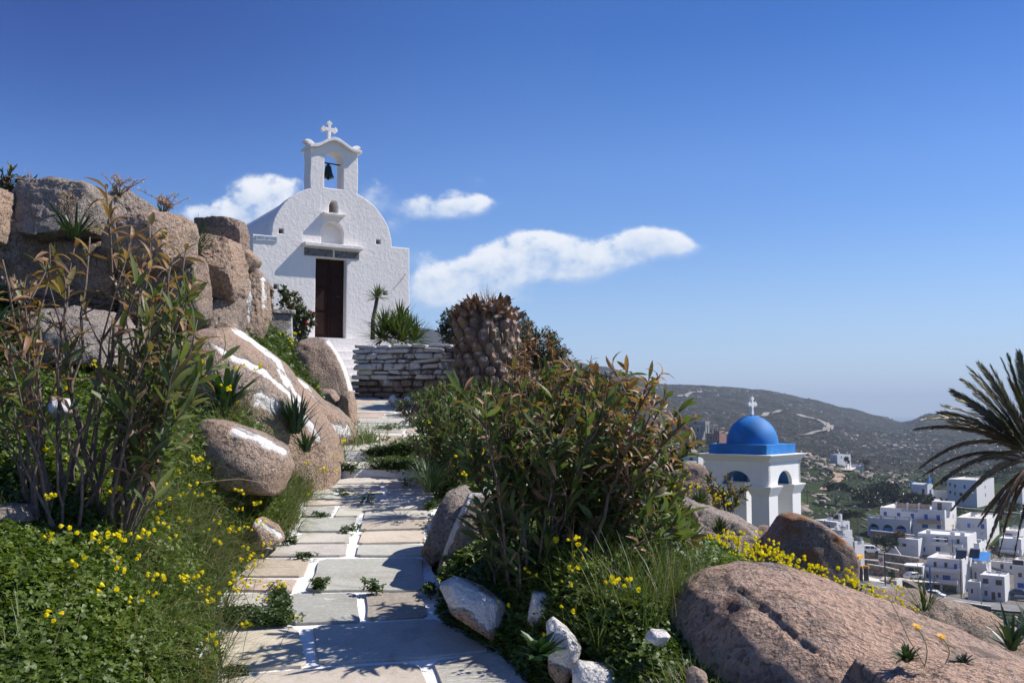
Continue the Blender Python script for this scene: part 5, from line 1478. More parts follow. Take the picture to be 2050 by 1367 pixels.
clover('creeping_herbs', 'small creeping herbs spilling over the flagstones and steps', np.array(mp), 9, size=(.008, .015), hgt=(.01, .06), c0=(.035, .065, .02), c1=(.07, .11, .03))

# grasses: leaning tufts along the left path edge, others
r2 = np.random.default_rng(31)
cy = r2.uniform(3.9, 8.9, 120); cx = np.interp(cy, EY, EL) - np.abs(r2.normal(0, .20, 120)) - .02
grass('grass_tufts', 'long leaning grass along the left edge of the path', tufts(np.c_[cx, cy], 60, .035, 32), 33, L=(.08, .33), w=.0045, lean=(.22, -.10), spread=.85, pc=(.5, .36, .14), curl=(.1, 2.2))
cy = r2.uniform(4.4, 8.8, 80); cx = np.interp(cy, EY, EL) - np.abs(r2.normal(.12, .28, 80))
grass('grass_tufts', 'taller greyish grass clumps arching over the left bank', tufts(np.c_[cx, cy], 48, .04, 132), 133, L=(.18, .42), w=.0046, lean=(.18, -.05), spread=.7, curl=(.2, 2.0), c=((.085, .125, .045), (.13, .15, .07), (.26, .21, .12)), pc=(.45, .38, .17))
pg = scatter(13000, (-4, -1.0), (3.0, 9.5), lambda x, y: left_zone(x, y) & (fbm(np.c_[x, y, 0 * x] * 2.6, 3, 15) > .08), 34)
grass('meadow_grass', 'loose green grass over the left slope', pg, 35, L=(.08, .24), w=.0045)
cg = np.array([P(px, 1300, d)[:2] for px, d in [(1200, 4.9), (1240, 4.7), (1270, 4.6), (1300, 4.6), (1330, 4.5), (1250, 5.0), (1300, 4.9), (1215, 5.2), (1340, 4.7), (1285, 4.4)]])
pg = scatter(9000, (-3.2, -.9), (2.4, 6.5), lambda x, y: left_zone(x, y), 46)
grass('meadow_grass', 'thin grass blades and weeds pricking through the left clover', pg, 47, L=(.06, .17), w=.0034, spread=.7)
pg = scatter(7000, (-.2, 1.6), (2.6, 6.5), lambda x, y: right_zone(x, y) & (x < .5 * y), 48)
grass('meadow_grass', 'thin grass blades pricking through the right-hand clover', pg, 49, L=(.06, .16), w=.0034, spread=.7)
grass('grass_tufts', 'tall thin grass in front of the rocks between oleander and big boulder', tufts(np.repeat(cg, 6, 0) + r2.normal(0, .09, (60, 2)), 34, .05, 36), 37, L=(.14, .46), w=.0040, lean=(.12, 0), spread=.6, curl=(.1, 2.0))
cg = np.array([P(px, 1300, d)[:2] for px, d in [(1365, 3.5), (1385, 3.4), (1400, 3.3), (1350, 3.7), (1330, 3.6), (1310, 3.4)]])
grass('grass_tufts', 'grass fringe at the left foot of the big boulder', tufts(np.repeat(cg, 5, 0) + r2.normal(0, .05, (30, 2)), 45, .05, 38), 39, L=(.08, .22), w=.004)
pg = scatter(9000, (-6, 1.5), (9.0, 17), lambda x, y: off_path(x, y), 40)
grass('meadow_grass', 'sparse grass around the upper path and the wall foot', pg, 41, L=(.08, .26), w=.006, pc=(.45, .35, .2))
cg = np.array([P(px, 800, d)[:2] for px, d in [(700, 10.4), (690, 10.2), (715, 10.1), (670, 9.6), (655, 9.4), (730, 10.0), (640, 9.2), (560, 8.6), (650, 11.7), (630, 12.0), (680, 11.9)]])
grass('grass_tufts', 'grass tufts at the bend of the path below the white boulders', tufts(np.repeat(cg, 4, 0) + r2.normal(0, .08, (44, 2)), 40, .05, 42), 43, L=(.12, .36), w=.006)
pg = scatter(7000, (.6, 3.6), (5.2, 9.5), lambda x, y: (x > .16 * y) & (x < .44 * y), 44)
grass('meadow_grass', 'grass between the flower band and the ridge rocks', pg, 45, L=(.08, .22), w=.005)

# ---- strap-leaved plants (asphodel, iris, agave-like)
def strap(name, label, cat, loc, n, L, w, seed, c=(.035, .065, .022), up=.9, group=None, curl=(.2, 1.2), stalks=()):
    r = np.random.default_rng(seed)
    t = thing(name, label, cat, loc, 0, group)
    a = r.uniform(0, 2 * np.pi, n); o = r.uniform(.05, 1.0, n) * (1.5 - up)
    d = np.c_[np.cos(a) * np.sin(o), np.sin(a) * np.sin(o), np.cos(o)]
    Z = np.c_[-np.cos(a) * np.cos(o), -np.sin(a) * np.cos(o), np.sin(o)]
    pos = np.array(loc) + np.c_[np.cos(a), np.sin(a), 0 * a] * r.uniform(0, .04 * L / .3, (n, 1))
    V, Fq, nv = strips(pos, d, Z, L * r.uniform(.6, 1.1, n), w * r.uniform(.7, 1.2, n), [(0, .7), (.2, 1), (.5, .95), (.8, .6), (1, .05)], r.uniform(curl[0], curl[1], n), fold=.3)
    mesh_np('leaves', V, Fq, M['shrub'], t, col=np.repeat(colvar(r, n, c, .3), nv, 0), smooth=True)
    if stalks:
        mb = MB(); fp = []
        for (px, py, dd) in stalks:
            b = np.array(loc); tip = P(px, py, dd); q = np.linspace(0, 1, 6)[:, None]
            pts = b * (1 - q) + tip * q + np.array([0, 0, .04]) * np.sin(q * np.pi)
            mb.tube(pts, np.linspace(.006, .003, 6), 5)
            for k in range(4):
                u = r.uniform(.55, .9); s = pts[0] * (1 - u) + pts[-1] * u
                e = s + np.array([r.normal() * .08, r.normal() * .05, r.uniform(.05, .13)]); mb.tube([s, e], .0025, 4)
                for _ in range(9): fp.append(s + (e - s) * r.uniform(.2, 1.1) + r.normal(0, .008, 3))
            for _ in range(16): u = r.uniform(.72, 1.02); fp.append(pts[0] * (1 - u) + pts[-1] * u + r.normal(0, .01, 3))
        mb.build('flower_stalks', M['bark'], t, local=False)
        fp = np.repeat(np.array(fp), 5, 0); k = len(fp)
        V, Fq, nv = strips(fp, r.normal(0, 1, (k, 3)) + np.array([0, 0, .4]), r.normal(0, 1, (k, 3)), .017, .008, LANCE_S, .3)
        mesh_np('blossoms', V, Fq, M['petal'], t, col=np.repeat(colvar(r, k, (.50, .38, .34), .25), nv, 0))
    return t
def onground(px, d, dz=-.01):
    p = P(px, 800, d); p[2] = gz(p[0], p[1])[0] + dz
    return p
strap('asphodel', 'broad-leaved asphodel clump beside the striped boulder', 'plant', P(452, 815, 7.5), 46, .36, .045, 51, (.030, .062, .018), .75)
strap('iris', 'upright dark sword-leaved clump against the striped boulder', 'plant', P(590, 868, 8.2), 60, .36, .026, 52, (.022, .050, .022), .95, curl=(.1, .7))
strap('iris', 'smaller sword-leaved tuft right of the upright dark clump', 'plant', P(612, 905, 7.9), 26, .28, .020, 53, (.028, .056, .02), .7)
strap('asphodel', 'asphodel with pale flower stalks growing on the shaded bank', 'plant', P(150, 480, 8.2), 30, .38, .028, 54, (.03, .06, .022), .6, stalks=[(128, 385, 8.1), (120, 400, 8.1), (140, 408, 8.1)])
strap('asphodel', 'asphodel with pinkish stalks on the skyline right of the boulders', 'plant', P(325, 440, 9.2), 8, .2, .02, 55, (.04, .06, .03), .7, stalks=[(318, 392, 9.2), (330, 402, 9.2), (338, 410, 9.2), (347, 408, 9.2)])
strap('asphodel', 'small asphodel between the two topmost boulders', 'plant', P(238, 395, 9.2), 6, .15, .02, 56, (.04, .06, .03), .7, stalks=[(228, 372, 9.2), (243, 366, 9.2), (258, 376, 9.2)])
strap('grass_clump', 'long grass clump on the ledge above the split brown block', 'plant', P(385, 515, 9.7), 130, .42, .010, 57, (.05, .085, .03), .75)
strap('asphodel', 'faded asphodel with pale stalks among twigs at far left', 'plant', P(45, 720, 6.4), 24, .3, .025, 58, (.035, .06, .025), .6, stalks=[(30, 560, 6.3), (60, 640, 6.3)])
strap('agave', 'dark strap-leaved plant at the lower right picture edge', 'plant', P(2025, 1300, 5.2), 26, .24, .026, 59, (.03, .058, .026), .45)
strap('agave', 'strap-leaved plant with red flower heads in the right corner', 'plant', P(2070, 1285, 5.6), 24, .22, .03, 60, (.035, .06, .026), .6)
strap('grass_clump', 'thin grass tuft growing beyond the boulder in front of the village road', 'plant', P(1850, 1222, 6.3), 44, .28, .008, 61, (.06, .085, .03), .7)
strap('grass_clump', 'green weed in the crack of the foreground boulder', 'plant', P(1815, 1325, 3.25), 40, .07, .012, 62, (.04, .075, .02), .4)
strap('grass_clump', 'second low weed on the foreground boulder further right', 'plant', P(1930, 1330, 3.3), 26, .05, .010, 63, (.045, .06, .025), .4)
strap('broad_leaf_weed', 'broad-leaved weed between the white curb stones', 'plant', P(1080, 1320, 4.2), 26, .13, .05, 64, (.03, .075, .02), .5)
strap('grass_clump', 'grass growing beside the dark bush at the lower path edge', 'plant', P(860, 985, 7.6), 160, .30, .008, 65, (.035, .07, .02), .75)
strap('grass_clump', 'dark herb cushion on the pale ridge rock', 'plant', P(1440, 1070, 9.4), 150, .18, .014, 66, (.04, .06, .022), .5)
strap('grass_clump', 'small herb cushion on top of the ridge rock', 'plant', P(1400, 1010, 10.6), 110, .2, .014, 67, (.05, .08, .022), .5)

# ---- oxalis flowers: nodding yellow heads on thin stalks, one plant each
def oxalis(label, group, pts, seed, H=(.13, .28), fl=.011, heads=(2, 6), protos=5, lean=(.1, -.1), stuff=False):
    r = np.random.default_rng(seed)
    def proto(k):
        t = thing('oxalis_flower', label, 'flower', (0, 0, 0), 0, group)
        h = r.uniform(*H)
        lx, ly = r.normal(lean[0], .25) * h, r.normal(lean[1], .25) * h
        mb = MB(); q = np.linspace(0, 1, 5)[:, None]
        pts_ = np.c_[q * lx * q, q * ly * q, q * h]
        mb.tube(pts_, .0014 * (fl / .011), 4)
        Vs, Fs, Cs = [], [], []; n = 0
        for _ in range(r.integers(*heads)):
            a = r.uniform(0, 6.28)
            top = pts_[-1] + np.array([math.cos(a) * .018, math.sin(a) * .018, r.uniform(-.012, .02)]) * (fl / .011)
            mb.tube([pts_[-1], top], .0008 * (fl / .011), 4)
            ax = unit(np.array([math.cos(a) * .8 + .3, math.sin(a) * .8 - .5, r.uniform(-.1, .6)]))
            ref = unit(np.cross(ax, np.array([.2, .3, .9]))); ref2 = np.cross(ax, ref)
            ang = np.arange(5) * 1.2566 + r.uniform(0, 1)
            rad = np.cos(ang)[:, None] * ref + np.sin(ang)[:, None] * ref2
            op = r.uniform(.35, .8)
            d = ax * math.cos(op) + rad * math.sin(op)
            V, Fq, nv = strips(np.repeat(top[None], 5, 0), d, ax * math.sin(op) - rad * math.cos(op), fl * 1.7, fl * 1.25, [(0, .2), (.4, .6), (.8, 1.0), (1, .75)], -.35, fold=.12)
            Vs.append(V); Fs.append(Fq + n); n += len(V)
            Cs.append(np.repeat(colvar(r, 5, (.82, .74, .02), .10, .03), nv, 0))
        m1 = mb.build('stem', M['stalk'], t)
        m2 = mesh_np('blossom', np.concatenate(Vs), np.concatenate(Fs), M['petal'], t, col=np.concatenate(Cs), local=True)
        return t, [m1, m2]
    M.setdefault('stalk', simple('flower_stalk', (.11, .16, .035), .6, .15, 20))
    base = [proto(k) for k in range(protos)]
    if stuff:                                # the many small ones that nobody would count: one object
        Vs, Fs, Cs, Mi = [], [], [], []; n = 0
        for i, p in enumerate(pts):
            a = r.uniform(-.9, .9); s = r.uniform(.75, 1.15)
            Rm = np.array([[math.cos(a), -math.sin(a), 0], [math.sin(a), math.cos(a), 0], [0, 0, 1]]) * s
            for k, c in enumerate(base[i % protos][1]):
                me = c.data; V = np.array([v.co[:] for v in me.vertices]) @ Rm.T + np.asarray(p)
                Fs += [tuple(n + v for v in f.vertices) for f in me.polygons]; Mi += [k] * len(me.polygons)
                Cs.append(np.array([q.color[:3] for q in me.attributes['col'].data]) if k else np.ones((len(V), 3)))
                Vs.append(V); n += len(V)
        for t, ch in base:
            for c in ch: bpy.data.objects.remove(c)
            bpy.data.objects.remove(t)
        o = mesh_np('yellow_flowers', np.concatenate(Vs), Fs, [M['stalk'], M['petal']], col=np.concatenate(Cs), midx=Mi, local=True)
        return tag(o, label, 'flowers', kind='stuff')
    for i, p in enumerate(pts):
        t, ch = base[i % protos]
        if i >= protos:
            t2 = t.copy(); COL.objects.link(t2)
            for c in ch:
                c2 = c.copy(); COL.objects.link(c2); c2.parent = t2
            t = t2
        t.location = p; t.rotation_euler = (0, 0, r.uniform(-.9, .9)); s = r.uniform(.75, 1.15); t.scale = (s, s, s)

def from_px(L, d_of=None):
    """flower heads seen at these pixels -> feet on the ground below"""
    o = []
    ds = np.linspace(2.6, 16, 270)
    for (px, py) in L:
        q = P(px, py, 1.0)[None] * ds[:, None]
        k = np.nonzero(q[:, 2] - gz(q[:, 0], q[:, 1]) < .19)[0]
        b = q[k[0]] if len(k) else P(px, py, 8)
        o.append((b[0], b[1], gz(b[0], b[1])[0]))
    return np.array(o)
FL = [(205, 985), (228, 960), (232, 1010), (280, 970), (300, 990), (245, 1000), (355, 940), (385, 945), (360, 930), (440, 925), (415, 968), (440, 1005), (455, 1020), (435, 1035), (405, 1068), (420, 1085), (465, 1070), (440, 1085), (468, 1055), (405, 1060), (480, 1090), (170, 1125), (165, 1110), (180, 1130), (262, 1120), (217, 1165), (70, 1100), (95, 1010), (110, 1055), (205, 880), (85, 890),
      (290, 1040), (265, 1080), (330, 1040), (475, 920), (520, 910), (460, 935), (535, 920), (425, 945), (510, 935), (420, 1185), (450, 1200), (418, 1215), (505, 1180), (530, 1195), (525, 1180), (555, 1245), (485, 1265), (430, 1285), (475, 1160), (300, 1160), (60, 1245), (40, 940), (150, 900), (330, 1000), (385, 990)]
for _ in range(34): FL.append((r_.uniform(190, 560), r_.uniform(930, 1200)))
FLL = 'yellow nodding oxalis flower on a thin stalk in the grass left of the path'
oxalis(FLL, 'oxalis flowers left of the path', from_px(FL), 71, fl=.0125)
FE = [(600, 880), (610, 900), (620, 880), (630, 860), (640, 910), (650, 895), (655, 925), (645, 940), (625, 945), (612, 930), (660, 940), (600, 850), (585, 870), (618, 865), (635, 885), (605, 960), (640, 965), (665, 935), (565, 855), (575, 895), (630, 925), (590, 920), (615, 985), (650, 955), (580, 945), (560, 930)]
oxalis('yellow oxalis flower in the dense cluster where the path meets the striped boulder', 'oxalis flowers at the path bend', from_px(FE), 72, fl=.0125, H=(.16, .34))
FU = [(405, 740), (420, 760), (415, 780), (440, 770), (450, 790), (430, 805), (455, 770), (400, 790), (412, 720), (445, 740), (430, 745), (460, 800), (470, 775), (425, 720), (400, 700), (250, 700), (270, 720), (300, 715), (285, 740), (240, 690), (190, 690), (110, 700), (75, 760), (90, 760), (190, 745), (225, 740), (160, 720), (320, 730), (340, 700), (350, 745), (240, 760), (60, 700), (100, 830), (40, 800)]
oxalis('yellow oxalis flower on the green slope behind the left-hand oleander', 'oxalis flowers on the upper left slope', from_px(FU), 73, fl=.0125, H=(.15, .35))
FG = []
for _ in range(40): FG.append((r_.uniform(545, 590), r_.uniform(690, 740)))
gp = []
for (px, py) in FG:
    p = P(px, py + 18, 12.6 + r_.uniform(-.4, .5)); gp.append(p)
oxalis('yellow flower head in the cluster in front of the stone pier', 'yellow flowers before the stone pier', gp, 74, fl=.014, H=(.10, .28))
FR = [(1085, 1115), (1105, 1115), (1150, 1110), (1085, 1145), (1145, 1105), (1200, 1195), (1190, 1225), (1205, 1225), (1030, 1220), (1120, 1270), (895, 1185), (1000, 1205), (1110, 1165), (1155, 1172), (1060, 1145), (880, 1028), (888, 1040), (855, 1058), (862, 1060), (1045, 980), (1115, 1015), (1150, 1025), (1100, 1000), (1160, 1240), (975, 1110)]
oxalis('yellow oxalis flower standing over the clover right of the path', 'oxalis flowers right of the path', from_px(FR), 75, fl=.0112, H=(.16, .34))
FD = [(915, 920), (930, 915), (940, 935), (925, 945), (955, 935), (935, 960), (910, 940), (960, 955), (945, 925), (900, 935), (975, 960), (935, 950), (970, 940), (990, 965), (1010, 980), (1045, 975), (1055, 985)]
oxalis('yellow oxalis flower in the clump between the dark bush and the grey boulder', 'oxalis flowers by the grey boulder', from_px(FD), 76, fl=.015, H=(.2, .38))
pb = scatter(430, (1.2, 3.3), (5.9, 8.2), lambda x, y: (x > .20 * y) & (x < .40 * y - .02), 77)
oxalis('yellow oxalis flower in the bright band behind the big foreground boulder', 'oxalis flowers of the band behind the big boulder', pb[:44], 78, fl=.0125, H=(.16, .36), heads=(3, 6))
oxalis('swarm of further yellow oxalis flowers behind the big foreground boulder', None, pb[44:190], 178, fl=.0125, H=(.16, .36), heads=(3, 6), stuff=True)
pb = []
for (px, py, d) in [(1380, 960, 12), (1395, 985, 12), (1370, 975, 12), (1360, 990, 11.8), (1430, 1000, 11.6), (1445, 1008, 11.6), (1460, 1015, 11.5), (1475, 1020, 11.5), (1405, 1010, 11.5), (1390, 1020, 11.2), (1375, 1010, 11.4), (1330, 985, 10), (1345, 1000, 10.5), (1435, 1012, 11.4), (1450, 1018, 11.3)]:
    for _ in range(3): pb.append(P(px + r_.uniform(-9, 9), py + 8 + r_.uniform(-5, 5), d))
oxalis('small yellow flowers sprinkled among the ridge rocks near the bell tower', None, pb, 79, fl=.014, H=(.08, .18), stuff=True)
pu = scatter(150, (-2.4, 1.2), (9.5, 13.5), lambda x, y: off_path(x, y, .05), 80)
oxalis('small yellow flower along the edges of the upper path', 'yellow flowers along the upper path', pu[:34], 81, fl=.012, H=(.10, .22))

# ---- single yellow daisies and dry stalks on the big boulder
def daisy(label, foot, head, seed):
    r = np.random.default_rng(seed)
    t = thing('daisy', label, 'flower', tuple(foot))
    mb = MB(); q = np.linspace(0, 1, 6)[:, None]
    pts = foot * (1 - q) + head * q + np.array([.02, 0, 0]) * np.sin(q * np.pi); mb.tube(pts, .0016, 5)
    mb.build('stem', M['stalk'], t, local=False)
    n = 16; a = np.arange(n) / n * 6.283; ax = unit(np.array([.25, -.35, .9])); ref = unit(np.cross(ax, [0.1, .9, .2])); ref2 = np.cross(ax, ref)
    d = np.cos(a)[:, None] * ref + np.sin(a)[:, None] * ref2 + ax * .35
    V, Fq, nv = strips(np.repeat(head[None], n, 0), d, np.repeat(ax[None], n, 0), .017, .006, LANCE_S, .2)
    mesh_np('petals', V, Fq, M['petal'], t, col=np.repeat(colvar(r, n, (.75, .40, .01), .1, .04), nv, 0))
    mb = MB(); mb.lathe([(0, -.012), (.004, -.010), (.006, 0), (.003, .004), (0, .005)], tuple(head), 10); mb.build('flower_centre', M['yellow'], t, local=False)
daisy('taller orange-yellow daisy on the big foreground boulder', P(1850, 1335, 3.2), P(1835, 1254, 3.15), 1)
daisy('shorter orange-yellow daisy on the big foreground boulder', P(1892, 1328, 3.25), P(1884, 1274, 3.2), 2)
def stalk(label, pts):
    V = [P(*p) for p in pts]
    mb = MB(); mb.tube(np.array(V), np.linspace(.0022, .0012, len(V)), 5)
    o = mb.build('dry_stalk', M['drystalk'], None, local=False, loc=V[0])
    tag(o, label, 'grass stalk')
M['drystalk'] = simple('dry_grass_stalk', (.28, .20, .11), .8, .2, 20)
stalk('long dry grass stalk leaning in front of the village car park', [(1870, 1222, 5.9), (1835, 1170, 5.85), (1805, 1135, 5.8), (1785, 1128, 5.8)])
stalk('dry stalk leaning left above the daisies', [(1850, 1330, 3.25), (1820, 1280, 3.2), (1795, 1225, 3.2), (1778, 1195, 3.2)])
stalk('thin dry stalk leaning in front of the three-storey house', [(1862, 1225, 6.1), (1850, 1170, 6.1), (1835, 1125, 6.1), (1825, 1112, 6.1)])
stalk('curved brown flower stalk lying over the left grass', [(575, 960, 6.0), (540, 968, 5.9), (480, 958, 5.6), (400, 965, 5.4)])

# ---- shrubs
def shrub(label, loc, blobs, seed, n=2600, leaf=.05, c=((.028, .045, .018), (.07, .085, .035)), name='shrub', group=None, aspect=.42, flowers=None, stems=14):
    """blobs: (centre xyz, radius xyz) clumps of leaves on branching twigs"""
    r = np.random.default_rng(seed)
    t = thing(name, label, 'shrub', tuple(loc), 0, group)
    mb = MB(); loc = np.array(loc)
    pos, dirs = [], []
    tot = sum(np.prod(b[1]) ** (2 / 3) for b in blobs)
    for (c_, r_d) in blobs:
        c_ = np.array(c_); k = max(30, int(n * np.prod(r_d) ** (2 / 3) / tot))
        sub = max(6, k // 28)
        sd = unit(r.normal(0, 1, (sub, 3))); sc = c_ + sd * np.array(r_d) * (r.random((sub, 1)) ** .4) * .9
        w = r.integers(0, sub, k)
        p = sc[w] + r.normal(0, 1, (k, 3)) * np.array(r_d) * .16
        pos.append(p); dirs.append(unit(p - c_ * .7 - (loc * .3)) + r.normal(0, .6, (k, 3)))
        for s_ in sc[:: max(1, sub // stems)]:
            m_ = (loc + s_) / 2 + r.normal(0, .06 * np.linalg.norm(s_ - loc), 3)
            mb.tube([loc + r.normal(0, .03, 3) * [1, 1, 0], m_, s_], np.array([.022, .012, .005]) * max(.5, float(np.mean(r_d)) * 1.6), 5)
    pos = np.concatenate(pos); dirs = np.concatenate(dirs); k = len(pos)
    mb.build('stems', M['bark'], t, local=False)
    L = leaf * r.uniform(.6, 1.25, k)
    V, Fq, nv = strips(pos, dirs, r.normal(0, 1, (k, 3)) + np.array([0, 0, .8]), L, L * aspect, LANCE_S, r.uniform(-.2, .6, k), fold=.25)
    q = r.random((k, 1)); col = np.array(c[0]) * (1 - q) + np.array(c[1]) * q
    mesh_np('leaves', V, Fq, M['shrub'], t, col=np.repeat(col, nv, 0))
    if flowers:
        nf, fc, fs = flowers
        fp = pos[r.integers(0, k, nf)] + r.normal(0, leaf * .4, (nf, 3)) + np.array([0, -.04, .03])
        fp = np.repeat(fp, 7, 0); m_ = len(fp)
        V, Fq, nv = strips(fp, r.normal(0, 1, (m_, 3)), r.normal(0, 1, (m_, 3)), fs, fs * .8, LANCE_S, .2)
        mesh_np('blossoms', V, Fq, M['petal'], t, col=np.repeat(colvar(r, m_, fc, .2, .05), nv, 0))
    return t
def blob(px, py, d, rx, ry, ky=1.0):
    s = d / F
    return (P(px, py, d), (rx * s, rx * s * ky, ry * s))
shrub('dark leafy shrub left behind the palm stump', P(905, 700, 17.5), [blob(905, 640, 17.5, 26, 22), blob(900, 668, 17.5, 20, 24), blob(930, 650, 17.5, 22, 26)], 91, 2200, .055, ((.03, .042, .020), (.075, .085, .045)), aspect=.5)
shrub('rounded grey-green shrub right behind the palm stump', P(1075, 745, 15.5), [blob(1055, 690, 15.5, 34, 40), blob(1085, 690, 15.5, 34, 34), blob(1105, 715, 15.3, 40, 34), blob(1050, 655, 15.8, 24, 26), blob(1040, 720, 15.5, 30, 34)], 92, 6500, .045, ((.028, .042, .020), (.072, .088, .048)), aspect=.4)
shrub('low dark shrub filling the slope right of the palm stump', P(1170, 800, 13.5), [blob(1130, 760, 13.5, 46, 26), blob(1190, 775, 13.5, 46, 26), blob(1090, 770, 13.2, 40, 26), blob(1245, 800, 13.2, 40, 24)], 93, 4200, .055, ((.03, .045, .018), (.07, .08, .035)))
shrub('woody geranium bush with red flowers left of the chapel door', P(605, 690, 17.5), [blob(588, 615, 17.5, 26, 26), blob(600, 645, 17.5, 26, 28), blob(615, 640, 17.4, 16, 20), blob(575, 590, 17.6, 18, 18), blob(592, 675, 17.3, 18, 20)], 94, 1500, .06, ((.04, .06, .022), (.09, .105, .04)), name='geranium_bush', aspect=.8, flowers=(20, (.60, .035, .02), .03), stems=22)
shrub('dry brownish plant between the bank and the geranium bush', P(541, 640, 13.2), [blob(540, 600, 13.2, 9, 24)], 95, 500, .035, ((.15, .09, .035), (.28, .17, .07)), name='dry_shrub')
shrub('low leafy herbs at the foot of the geranium bush', P(600, 740, 15.0), [blob(600, 705, 15, 20, 18), blob(650, 775, 13.4, 24, 14)], 96, 900, .045, ((.04, .075, .018), (.085, .13, .03)), name='herb_clump')
shrub('grassy weeds on the right path side below the wall', P(820, 845, 12.5), [blob(815, 812, 12.8, 26, 13), blob(845, 800, 12.6, 26, 20), blob(830, 845, 11.5, 22, 18), blob(880, 790, 12.9, 36, 20)], 97, 2600, .05, ((.035, .06, .018), (.09, .12, .035)), name='herb_clump', aspect=.25)
shrub('dark low bush among the boulders behind the bare oleander twigs', P(430, 700, 9.4), [blob(430, 690, 9.4, 30, 14), blob(330, 690, 8.8, 50, 22), blob(200, 745, 7.9, 60, 20), blob(90, 745, 7.6, 50, 22), blob(60, 640, 8.4, 60, 26), blob(30, 590, 8.6, 40, 20)], 98, 4200, .045, ((.03, .055, .016), (.075, .115, .028)), name='herb_clump', aspect=.3)

# ---- yucca and small dracaena beside the chapel
def rosette(label, name, center, n, L, w, seed, c, trunk=None, cat='plant'):
    r = np.random.default_rng(seed)
    foot = np.array(trunk[0]) if trunk is not None else np.mean(np.atleast_2d(center), 0)
    t = thing(name, label, cat, tuple(foot))
    Vs, Fs, Cs = [], [], []; m = 0
    for cc in (center if isinstance(center, list) else [center]):
        a = r.uniform(0, 6.283, n); e = r.uniform(-.25, 1.45, n)
        d = np.c_[np.cos(a) * np.cos(e), np.sin(a) * np.cos(e), np.sin(e)]
        Z = np.c_[-np.cos(a) * np.sin(e), -np.sin(a) * np.sin(e), np.cos(e)]
        V, Fq, nv = strips(np.array(cc) + d * .03, d, Z, L * r.uniform(.7, 1.1, n), w * r.uniform(.8, 1.2, n), [(0, .7), (.3, 1), (.7, .7), (1, .04)], r.uniform(.0, .8, n) * (1.4 - e) * .6, fold=.3)
        Vs.append(V); Fs.append(Fq + m); m += len(V); Cs.append(np.repeat(colvar(r, n, c, .3), nv, 0))
    mesh_np('leaves', np.concatenate(Vs), np.concatenate(Fs), M['shrub'], t, col=np.concatenate(Cs), smooth=True)
    if trunk is not None:
        mb = MB(); mb.tube(np.array(trunk), np.linspace(.045, .035, len(trunk)), 8); mb.build('trunk', M['bark'], t, local=False, smooth=True)
    return t
ys_ = [P(px, py, 17.2 + dd) for px, py, dd in [(770, 660, 0), (800, 650, .1), (790, 675, -.2), (815, 668, 0), (830, 682, -.1), (765, 680, -.2), (805, 685, -.3)]]
rosette('large bright green yucca clump behind the wall by the chapel', 'yucca', ys_, 80, .44, .034, 101, (.075, .115, .022), cat='yucca')
dc_ = P(755, 596, 18.6)
rosette('slim dracaena with a tufted head in front of the chapel wall', 'dracaena', dc_, 70, .27, .026, 102, (.085, .12, .035), trunk=[P(746, 680, 18.6), P(747, 640, 18.6), P(752, 615, 18.6), dc_], cat='small tree')

